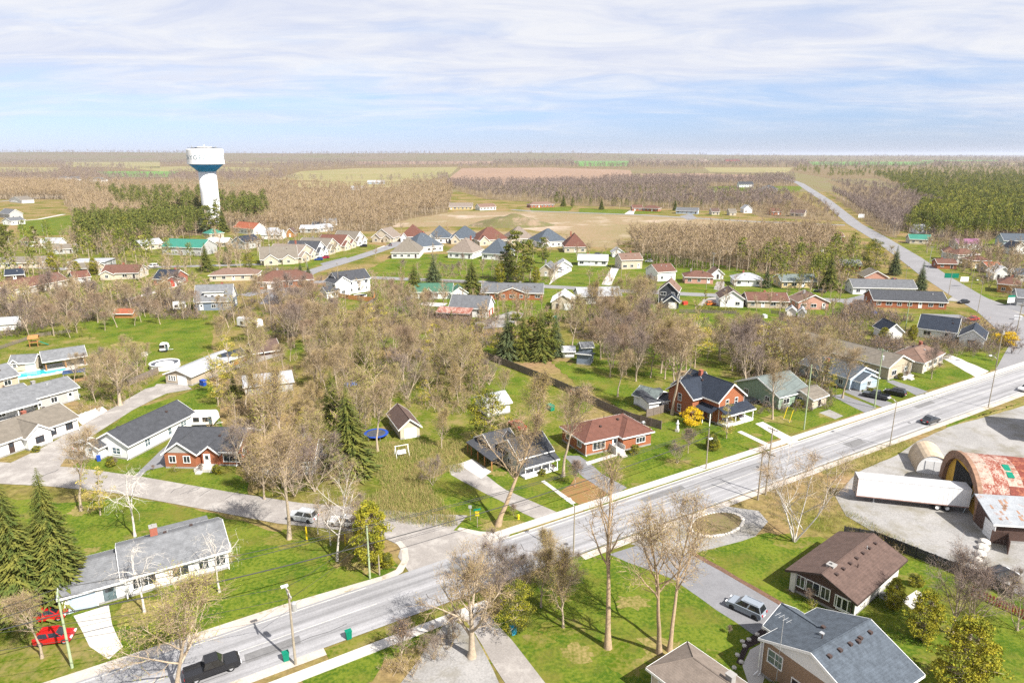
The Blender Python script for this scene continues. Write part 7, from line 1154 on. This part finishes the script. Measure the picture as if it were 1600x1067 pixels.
# individual trees
def bt(*a, **k): return bare_tree(*a, **k)
PR = {'bareA': (bt(1, 15, twm=TWIG, bud=BUD), 15), 'bareB': (bt(2, 15, limbs=14, ang=(30, 50), twm=TWIGR, bud=BUDR, buds=.6), 15), 'bareC': (bt(3, 17, first=.4, limbs=12, limb=.36, twm=TWIG, bud=BUD, buds=.8), 17), 'bareD': (bt(4, 13, first=.2, limbs=13, limb=.55, twm=TWIGP, bud=BUDR, buds=.4), 13), 'bareE': (bt(5, 14, first=.25, limbs=13, twm=TWIG, bud=BUDG, buds=2.4), 14), 'bareF': (bt(6, 12, first=.12, limbs=15, multi=3, limb=.5, twm=TWIGP, bud=BUD, buds=.6), 12),
 'tall': (bt(7, 22, first=.45, limbs=11, limb=.30, ang=(42, 68), bark=BARKT, buds=.5, twig=2), 22), 'tallbud': (bt(17, 18, first=.42, limbs=13, limb=.34, ang=(15, 60), bark=BARKT, buds=1.3, twig=4), 18), 'lean': (bt(8, 18, first=.42, limbs=11, limb=.34, lean=.3, bark=BARKT, bud=BUD, buds=1.0, r0=.42), 18), 'spread': (bt(9, 13, first=.3, limbs=12, limb=.6, ang=(20, 50), r0=.52, bud=BUD, buds=1.0, twig=6, tw=.026), 13), 'birch': (bt(10, 14, first=.3, limbs=11, limb=.4, bark=BARKW, twm=TWIG, buds=.15, twig=3, tw=.016, r0=.17), 14), 'birchM': (bt(11, 13, first=.15, limbs=14, limb=.62, multi=4, ang=(30, 55), bark=BARKW, twm=TWIG, bud=BUDR, buds=.35, twig=4, r0=.24, droop=.05), 13), 'droop': (bt(12, 10, first=.35, limbs=8, limb=.6, bark=BARKW, twm=BARKW, buds=.1, twig=1, tw=.014, droop=.16, r0=.2, up=-.03, wob=.22), 10), 'budding': (bt(13, 13, first=.2, limbs=14, limb=.45, twm=TWIG, bud=BUD, buds=2.6, twig=7), 13), 'maroon': (bt(14, 5, first=.2, limbs=12, limb=.6, twm=TWIGP, bud=BUDR, buds=.6, twig=4, tw=.022, tl=.5), 5),
 'spruceA': (spruce(20, 16, 4.1), 16), 'spruceB': (spruce(21, 14, 3.3, SPR2), 14), 'spruceC': (spruce(22, 20, 6.0, low=.11), 20), 'pineA': (cloud_tree(30, 16, 3.8, 2.6, PINE, 64, 120, .26, flat=.55, m2=SPR), 16), 'pineB': (cloud_tree(31, 17, 3.2, 4, PINE, 52, 120, .26, flat=.6, m2=SPR), 17), 'cedar': (cloud_tree(32, 9, 3.0, .4, CED, 130, 110, .16, rc=.7), 9), 'cedarcol': (cloud_tree(33, 7, .9, .2, CED, 34, 80, .1, rc=.4), 7), 'cedarball': (cloud_tree(34, 4, 2.2, .2, CED, 80, 130, .13, rc=.6, m2=CEDD), 4), 'leafy': (cloud_tree(35, 11, 4.0, 1.0, CEDD, 90, 120, .16, rc=1.1, m2=CED), 11), 'forsythia': (cloud_tree(36, 2.6, 1.9, .2, FORS, 60, 110, .085, rc=.5), 2.6), 'willow': (cloud_tree(37, 12, 3.4, 2.5, WILL, 44, 55, .13, rc=1.0, m2=BUDG), 12), 'sparse': (cloud_tree(38, 11, 3.0, 2.0, CED, 44, 60, .14, rc=.8, m2=BUD), 11), 'shrub': (cloud_tree(39, 1.6, 1.2, .1, CEDD, 20, 50, .07, rc=.4, m2=CED), 1.6)}
NM = {'bare': 'bare_tree', 'tall': 'bare_tree', 'lean': 'bare_tree', 'spread': 'bare_tree', 'birch': 'birch_tree', 'droop': 'birch_tree', 'budding': 'budding_tree', 'maroon': 'bare_shrub', 'spruce': 'spruce_tree', 'pine': 'pine_tree', 'cedarball': 'cedar_bush', 'cedar': 'cedar_tree', 'leafy': 'leafy_tree', 'forsythia': 'forsythia_bush', 'willow': 'willow_tree', 'sparse': 'young_leafy_tree', 'shrub': 'evergreen_shrub'}
def tree(kind, p, h, label, group=None, rz=None, sx=1.0):
    (tm, cm), h0 = PR[kind]; nm = next(v for k, v in sorted(NM.items(), key=lambda q: -len(q[0])) if kind.startswith(k)); s = h / h0
    r = thing(nm, (p.x, p.y, 0), random.uniform(0, 6.28) if rz is None else rz, label, 'bush' if ('bush' in nm or 'shrub' in nm) else 'tree', group); r.scale = (s * sx, s * sx, s)
    link('trunk', tm, r); link('crown', cm, r); USED.append((p.x, p.y, 1.2)); return r
def T_px(kind, u, vb, vt, label, group=None, rz=None, sx=1.0): return tree(kind, at(u, vb), max(1.0, hpx(u, vb, vt)) * (.85 if kind == 'spread' else .93 if kind[:4] in ('bare', 'budd', 'birc') else 1), label, group, rz, sx)
random.seed(99)
singles = [('spread', 737, 1026, 862, 'broad budding tree on the near roadside casting branching shadow over the road'), ('bareE', 277, 1078, 900, 'big yellowish bare tree in front of the bottom left bungalow', None, None, 1.25), ('tall', 950, 1012, 728, 'very tall slender tree on the bright lawn, left of the twin trunks'), ('tallbud', 1030, 1020, 790, 'left one of the twin tan trunks on the bright lawn'), ('tallbud', 1046, 1017, 805, 'right one of the twin tan trunks on the bright lawn'), ('budding', 880, 980, 868, 'leaning bushy budding tree at the left edge of the bright lawn'), ('birchM', 1241, 846, 706, 'multi stemmed white barked tree with drooping branches by the brown roofed bungalow'), ('lean', 778, 821, 640, 'leaning tan maple at the driveway of the verandah house', None, .15), ('bareC', 880, 744, 585, 'tall forked tree between the verandah house and the red bungalow'), ('bareC', 1050, 648, 490, 'massive pale bare tree left of the brick two storey house'), ('spruceC', 97, 938, 728, 'big spruce left of the bottom left bungalow', None, None, .76), ('spruceC', 40, 958, 748, 'big spruce cut by the left edge', None, None, .85), ('spruceA', 8, 905, 790, 'smaller spruce behind the big one at the left edge', None, None, 1.1), ('spruceA', 548, 738, 600, 'dark spruce in the middle of the thicket', None, None, 1.15), ('spruceB', 321, 362, 318, 'dark spruce before the foot of the water tower, leftmost'), ('spruceA', 349, 363, 322, 'dark spruce before the foot of the water tower, rightmost'), ('pineA', 326, 366, 322, 'pine before the foot of the water tower, left'), ('pineB', 341, 366, 320, 'pine before the foot of the water tower, right'), ('bareC', 334, 364, 338, 'bare tree before the foot of the water tower'), ('cedar', 580, 882, 788, 'round yellow green cedar at the street corner'), ('birch', 527, 876, 715, 'white birch with spreading bare branches beside the yellow cedar'), ('droop', 211, 838, 742, 'pale dead looking birch leaning behind the bottom left bungalow'), ('droop', 343, 925, 838, 'drooping white birch before the right end of the bottom left bungalow'), ('droop', 226, 956, 862, 'drooping white birch before the middle of the bottom left bungalow'), ('bareC', 452, 842, 640, 'tall thin bare tree on the side street lawn beside the silver car'), ('bareC', 127, 798, 660, 'tall bare tree at the lane corner left of the leafy cedar'), ('bareC', 66, 1028, 905, 'pale bare trunk before the red hatchback'), ('sparse', 157, 805, 728, 'leafy yellowish tree beside the pale post at the lane corner'), ('leafy', 765, 692, 608, 'dense dark leafy tree behind the verandah house'), ('budding', 836, 690, 582, 'yellow budding tree behind the verandah house roof'), ('bareD', 1165, 612, 505, 'wide bare tree behind the brick two storey house'), ('bareC', 1207, 655, 560, 'slim bare tree on the lawn right of the brick house'), ('bareC', 1316, 622, 532, 'slim bare trunk before the pale blue house'), ('bareD', 1455, 592, 540, 'small bare tree on the lawn of the beige cottage'), ('spread', 188, 633, 540, 'big gnarled bare tree beside the gravel lane'), ('sparse', 1135, 685, 630, 'thin evergreen before the brick house verandah'), ('forsythia', 1081, 664, 638, 'bright yellow forsythia left of the brick house'), ('cedarball', 1112, 702, 680, 'dark spreading evergreen bush before the brick house'), ('maroon', 1075, 708, 675, 'small bare mauve tree on the lawn beside the dark evergreen bush'), ('bareF', 1058, 724, 690, 'small bare tree casting a long shadow on the red bungalow lawn'), ('maroon', 898, 760, 725, 'bare reddish shrub beside the white verandah'), ('maroon', 240, 735, 727, 'dark red round shrub at the driveway edge'), ('cedarcol', 1101, 480, 453, 'columnar yellow cedar beside the charcoal house driveway'), ('cedar', 1440, 1000, 925, 'yellow green cedar behind the split level house, upper of the pair'), ('cedar', 1500, 1090, 970, 'large yellow green cedar at the lower right behind the split level house'), ('cedar', 1395, 950, 905, 'cedar beside the white brick side of the brown roofed bungalow'), ('cedarball', 1430, 915, 898, 'round cedar at the back corner of the brown roofed bungalow'), ('bareD', 1487, 992, 865, 'bare tree in front of the dark fence at the lower right, left one'), ('bareD', 1515, 1000, 880, 'bare tree before the orange snow fence'), ('bareF', 1590, 985, 900, 'low bare tree at the lower right edge'), ('spruceB', 793, 562, 480, 'spruce of the dark group above the long fence, first from the left'), ('spruceA', 818, 560, 488, 'spruce of the dark group above the long fence, second from the left'), ('spruceA', 845, 562, 482, 'spruce of the dark group above the long fence, third from the left'), ('spruceB', 868, 557, 486, 'spruce of the dark group above the long fence, rightmost'),
 ('spruceA', 648, 463, 412, 'spruce left of the green roofed bungalow, yellowish at its foot', None, None, 1.35), ('spruceB', 678, 447, 397, 'spruce behind the green roofed bungalow', None, None, 1.35), ('spruceA', 738, 464, 404, 'spruce between the green roofed and brick bungalows', None, None, 1.35), ('spruceB', 655, 456, 425, 'small spruce beside the yellowish one'), ('spruceA', 323, 424, 378, 'dark spruce right of the teal roofed barn'), ('spruceB', 355, 413, 380, 'dark spruce before the white roofed house'), ('spruceA', 1295, 452, 393, 'big dark spruce right of the yellow brick bungalow'), ('leafy', 1362, 428, 374, 'broad dark conifer beside the highway'), ('spruceB', 1397, 430, 383, 'slim spruce beside the highway'), ('spruceB', 1437, 456, 407, 'spruce right of the long white house'), ('spruceB', 1197, 450, 415, 'spruce right of the white hip roofed bungalow'), ('pineA', 806, 442, 362, 'tall pine behind the brick bungalow with white gable, left'), ('pineB', 828, 440, 376, 'tall pine behind the brick bungalow with white gable, right'), ('pineA', 793, 438, 385, 'pine of the dark clump behind the brick bungalow with white gable, at its left'), ('pineB', 818, 436, 392, 'short pine in the middle of the clump behind the brick bungalow with white gable'), ('cedar', 782, 442, 412, 'low yellow brown cedar at the foot of the pine clump'), ('leafy', 810, 443, 418, 'dark low evergreen at the foot of the pine clump'), ('cedar', 838, 443, 418, 'low cedar at the right foot of the pine clump'), ('pineA', 806, 561, 492, 'pine filling the dark group above the long fence, left'), ('pineB', 832, 560, 495, 'pine filling the dark group above the long fence, middle'), ('pineA', 856, 560, 490, 'pine filling the dark group above the long fence, right'), ('leafy', 780, 560, 520, 'dark bushy evergreen at the left of the group above the long fence'), ('pineA', 848, 412, 372, 'yellowish pine left of the white gabled garage'), ('spruceB', 470, 430, 408, 'small spruce before the brick hip roofed bungalow, left'), ('spruceB', 482, 430, 412, 'small spruce before the brick hip roofed bungalow, right'), ('leafy', 390, 425, 395, 'dark round evergreen left of the twin gabled bungalow'), ('pineA', 15, 400, 352, 'broad pine at the left edge above the taupe roofed bungalow'), ('pineB', 57, 395, 354, 'pine right of the small pale roofed house'), ('cedar', 85, 428, 395, 'yellowish cedar before the low cream house, left'), ('cedar', 120, 430, 408, 'round cedar before the low cream house, middle'), ('cedar', 148, 429, 404, 'round cedar before the low cream house, right'), ('willow', 1085, 575, 492, 'tree with yellow young leaves behind the brick house'), ('willow', 1068, 556, 500, 'second tree with yellow young leaves, beside the massive bare tree'), ('willow', 1105, 565, 528, 'low tree with yellow young leaves, rightmost of three'), ('forsythia', 1572, 540, 518, 'bright yellow shrub at the right by the sidewalk bend'), ('budding', 690, 700, 640, 'budding small tree beside the cream shed'), ('bareF', 676, 758, 712, 'gnarled small tree at the driveway bend'), ('maroon', 803, 806, 790, 'round reddish shrub near the hydrant'), ('leafy', 805, 990, 912, 'dark evergreen beside the near driveway'), ('sparse', 1345, 590, 555, 'yellowish evergreen beside the pale blue house'), ('sparse', 1293, 612, 560, 'evergreen left of the pale blue house'), ('cedar', 1380, 535, 512, 'yellow evergreen behind the long tan house roof'), ('cedar', 1425, 532, 508, 'dark cedar between the small garage and black roofed house'), ('bareC', 590, 705, 585, 'tall bare tree beside the blue trampoline'), ('bareB', 628, 590, 500, 'pale bare tree with strong forked trunk in the thicket'), ('bareC', 965, 620, 540, 'bare tree behind the long fence, left of the massive one'), ('cedarball', 605, 885, 865, 'low evergreen bush at the foot of the round yellow cedar'), ('maroon', 1140, 990, 985, 'small pink shrub in the shade of the split level house'), ('forsythia', 906, 702, 690, 'small yellow shrub at the red bungalow steps')]
for k, u, vb, vt, lb_, *ex in singles: T_px(k, u, vb, vt, lb_, *ex)
for i in range(12): tree('shrub', at(1094 + i * 5, 487 + i * .2), 2.0, 'clipped cedar of the hedge behind the white gabled house', 'clipped hedge')
SHM = [(t, q) for t, q in ((('shrub'), (.8, 1.5)), ('maroon', (1.2, 2.0)), ('cedarball', (1.0, 1.9)))]
for i, (r_, x_, y_) in enumerate(SHRUBS):
    k_, (l0, l1) = SHM[i % 3]; c_, s_ = math.cos(r_.rotation_euler.z), math.sin(r_.rotation_euler.z); p = Vector((r_.location.x + c_ * x_ - s_ * y_, r_.location.y + s_ * x_ + c_ * y_, 0)); t = r_['label']
    for w_ in (' with ', ' beside ', ' behind ', ' in front', ' near', ' at ', ' between ', ' among ', ' above ', ' below ', ' left ', ' right ', ' before ', ' by ', ' half ', ' cut ', ' facing '):
        j_ = t.find(w_)
        if j_ > 8: t = t[:j_]
    f_ = x_ / r_['w']; tree(k_, p, random.uniform(l0, l1), ' '.join(({'shrub': 'clipped dark shrub', 'maroon': 'bare mauve shrub', 'cedarball': 'round cedar bush'}[k_] + (' at the right front of the ' if f_ > .16 else ' at the left front of the ' if f_ < -.16 else ' at the middle front of the ') + t).split()[:16]), 'shrubs along house fronts')
seen_ = {}
for o in list(SC.objects):
    if o.get('group') == 'shrubs along house fronts':
        t = o['label']; seen_[t] = seen_.get(t, 0) + 1
        if seen_[t] > 1: o['label'] = ' '.join(t.split()[:13]) + ', ' + ('second one' if seen_[t] == 2 else 'third one')
zones = [(66, 4.0, [(400, 572), (560, 520), (740, 540), (770, 590), (700, 640), (640, 640), (590, 690), (505, 725), (490, 765), (430, 772), (400, 700), (330, 620)], ('bareA', 'bareE', 'bareE', 'bareC', 'bareF', 'budding', 'bareC', 'sparse', 'tall', 'spruceA'), (6, 14), 'tree of the tangled central thicket', 21), (44, 4.2, [(340, 505), (420, 462), (620, 490), (670, 520), (690, 548), (560, 548), (350, 556)], ('bareA', 'bareB', 'bareD', 'bareC'), (6, 13), 'bare tree between the back yards above the thicket', 22), (36, 4.4, [(0, 478), (90, 466), (300, 468), (320, 505), (200, 512), (140, 535), (20, 532)], ('bareA', 'bareD', 'bareB'), (5, 12), 'bare tree of the belt left of the blue grey dormer house', 23), (34, 3.4, [(905, 495), (1012, 495), (1022, 540), (1090, 565), (1060, 600), (960, 600), (890, 545)], ('bareD', 'bareB', 'bareA', 'budding', 'bareE'), (8, 14), 'bare tree behind the sheds right of the spruce group', 24), (26, 3.4, [(1090, 510), (1290, 515), (1290, 545), (1120, 556)], ('bareF', 'bareD'), (3, 5.5), 'low grey tree of the thicket left of the long tan house', 25), (22, 3.2, [(1100, 560), (1300, 560), (1290, 625), (1195, 640), (1180, 600)], ('bareD', 'bareA', 'sparse', 'bareE'), (8, 14), 'tree round the hidden grey green house', 26), (14, 5, [(850, 326), (1240, 340), (1240, 335), (850, 318)], ('spruceA', 'bareA', 'pineA', 'bareE'), (8, 14), 'tree along the distant street', 32), (12, 5, [(560, 412), (800, 412), (800, 440), (560, 430)], ('bareF', 'bareD'), (3, 6), 'small bare tree on the green behind the new bungalows', 33), (8, 4, [(600, 475), (680, 480), (670, 505), (600, 500)], ('bareB', 'bareE'), (6, 11), 'bare tree left of the big white garage', 34), (8, 4, [(940, 480), (1030, 470), (1020, 500), (950, 500)], ('bareD', 'bareE'), (8, 13), 'bare tree beside the charcoal house', 35), (12, 4, [(100, 600), (230, 570), (220, 600), (150, 630)], ('bareA', 'bareE', 'bareF'), (5, 9), 'bare tree around the gnarled tree at the lane', 36), (8, 3, [(380, 730), (490, 722), (510, 770), (400, 785)], ('budding', 'bareE', 'bareF'), (6, 11), 'yellowish tree before the hidden bungalow', 37), (10, 3, [(1540, 545), (1460, 550), (1400, 540), (1470, 565), (1560, 570)], ('maroon', 'bareF'), (2, 4), 'bare bush right of the beige cottage', 38), (8, 3.5, [(720, 560), (780, 575), (790, 640), (700, 650)], ('bareA', 'budding', 'bareF'), (6, 10), 'tree between the thicket and the green yard', 39), (7, 3, [(480, 795), (560, 800), (560, 860), (500, 850)], ('bareF', 'birch'), (5, 9), 'bare tree beside the white birch at the side street', 40), (6, 3, [(770, 900), (900, 900), (880, 970), (780, 960)], ('budding', 'bareF'), (4, 8), 'budding bush beside the leaning budding tree', 41), (5, 3, [(600, 1045), (700, 985), (720, 1000), (640, 1067)], ('maroon', 'bareF'), (3, 5), 'bare shrub at the near sidewalk', 42)]
LOOK = {'bareA': 'full crowned bare tree', 'bareB': 'upright reddish bare tree', 'bareC': 'slim high crowned bare tree', 'bareD': 'wide mauve grey bare tree', 'bareE': 'bare tree with yellow green buds', 'bareF': 'low many stemmed bare tree', 'budding': 'tree thick with tan yellow buds', 'sparse': 'thin crowned yellow green tree', 'pineA': 'broad pine', 'pineB': 'slim pine', 'spruceA': 'dark spruce', 'maroon': 'small mauve bare bush', 'birch': 'white barked birch', 'tall': 'slender sparse bare tree', 'bareG': 'bare tree'}
MARKS = []
for o in list(SC.objects):
    if o.parent is None and o.get('category') in ('house', 'shed', 'garage', 'barn', 'outbuilding', 'pool', 'trampoline', 'caravan', 'pavilion', 'cabin', 'swing', 'play frame', 'brush pile', 'deck'):
        t = o['label']
        for w_ in (' with ', ' beside ', ' behind ', ' in front', ' near', ' at ', ' between ', ' among ', ' above ', ' below ', ' left ', ' right ', ' before ', ' by ', ' half ', ' to ', ' cut ', ' facing ', ' on ', ', ', ' in ', ' hidden '):
            k_ = t.find(w_)
            if k_ > 8: t = t[:k_]
        MARKS.append((Vector((o.location.x, o.location.y, 0)), t))
cnt_ = {}
for _, t in MARKS: cnt_[t] = cnt_.get(t, 0) + 1
MARKS = [(p, t) for p, t in MARKS if cnt_[t] == 1]
made = []
for n, gap, poly, kinds, hr, lb_, sd_ in zones:
    rnd = random.Random(sd_); gname = lb_.replace('tree ', 'trees ', 1) if 'tree ' in lb_ else lb_ + 's'
    for p in points([poly], n, gap, sd_):
        random.seed(int(p.x * 31 + p.y * 17)); k_ = rnd.choice(kinds); h_ = rnd.uniform(*hr); o = tree(k_, p, h_, lb_, gname)
        q, t = min(MARKS, key=lambda m_: (m_[0] - p).length); d = p - q; view = q.normalized(); f_ = d.dot(view); sd2 = d.dot(Vector((view.y, -view.x, 0)))
        rel = ('well ' if d.length > 25 else '') + (('behind' if f_ > 0 else 'in front of') if abs(f_) > abs(sd2) else ('right of' if sd2 > 0 else 'left of'))
        size = 'tall ' if h_ > hr[0] + .72 * (hr[1] - hr[0]) else ('small ' if h_ < hr[0] + .25 * (hr[1] - hr[0]) else '')
        made.append((o, size + LOOK[k_] + ' ' + rel + ' the ' + t, d.length))
by_ = {}
for o, t, d in made: by_.setdefault(t, []).append((d, o))
for t, l_ in by_.items():
    l_.sort(key=lambda q: q[0])
    for i, (d, o) in enumerate(l_):
        o['label'] = ' '.join((t if len(l_) == 1 else ' '.join(t.split()[:12]) + ', ' + ('', 'second ', 'third ', 'fourth ', 'fifth ', 'sixth ', 'seventh ', 'eighth ')[min(i, 7)] + 'closest to it').split()[:16])
# air between the camera and the far fields
hz = MB(); hz.box(-120000, 120000, -700, 121000, -6, 140); hm_ = bpy.data.materials.new('thin haze'); hm_.use_nodes = True; hn = hm_.node_tree.nodes; hn.clear(); ho = hn.new('ShaderNodeOutputMaterial'); pv_ = hn.new('ShaderNodeVolumePrincipled'); pv_.inputs['Color'].default_value = (.80, .86, 1, 1); pv_.inputs['Density'].default_value = 0.00004; pv_.inputs['Anisotropy'].default_value = .2; hm_.node_tree.links.new(pv_.outputs[0], ho.inputs['Volume'])
link('haze', hz.mesh('haze', hm_), kind='stuff')
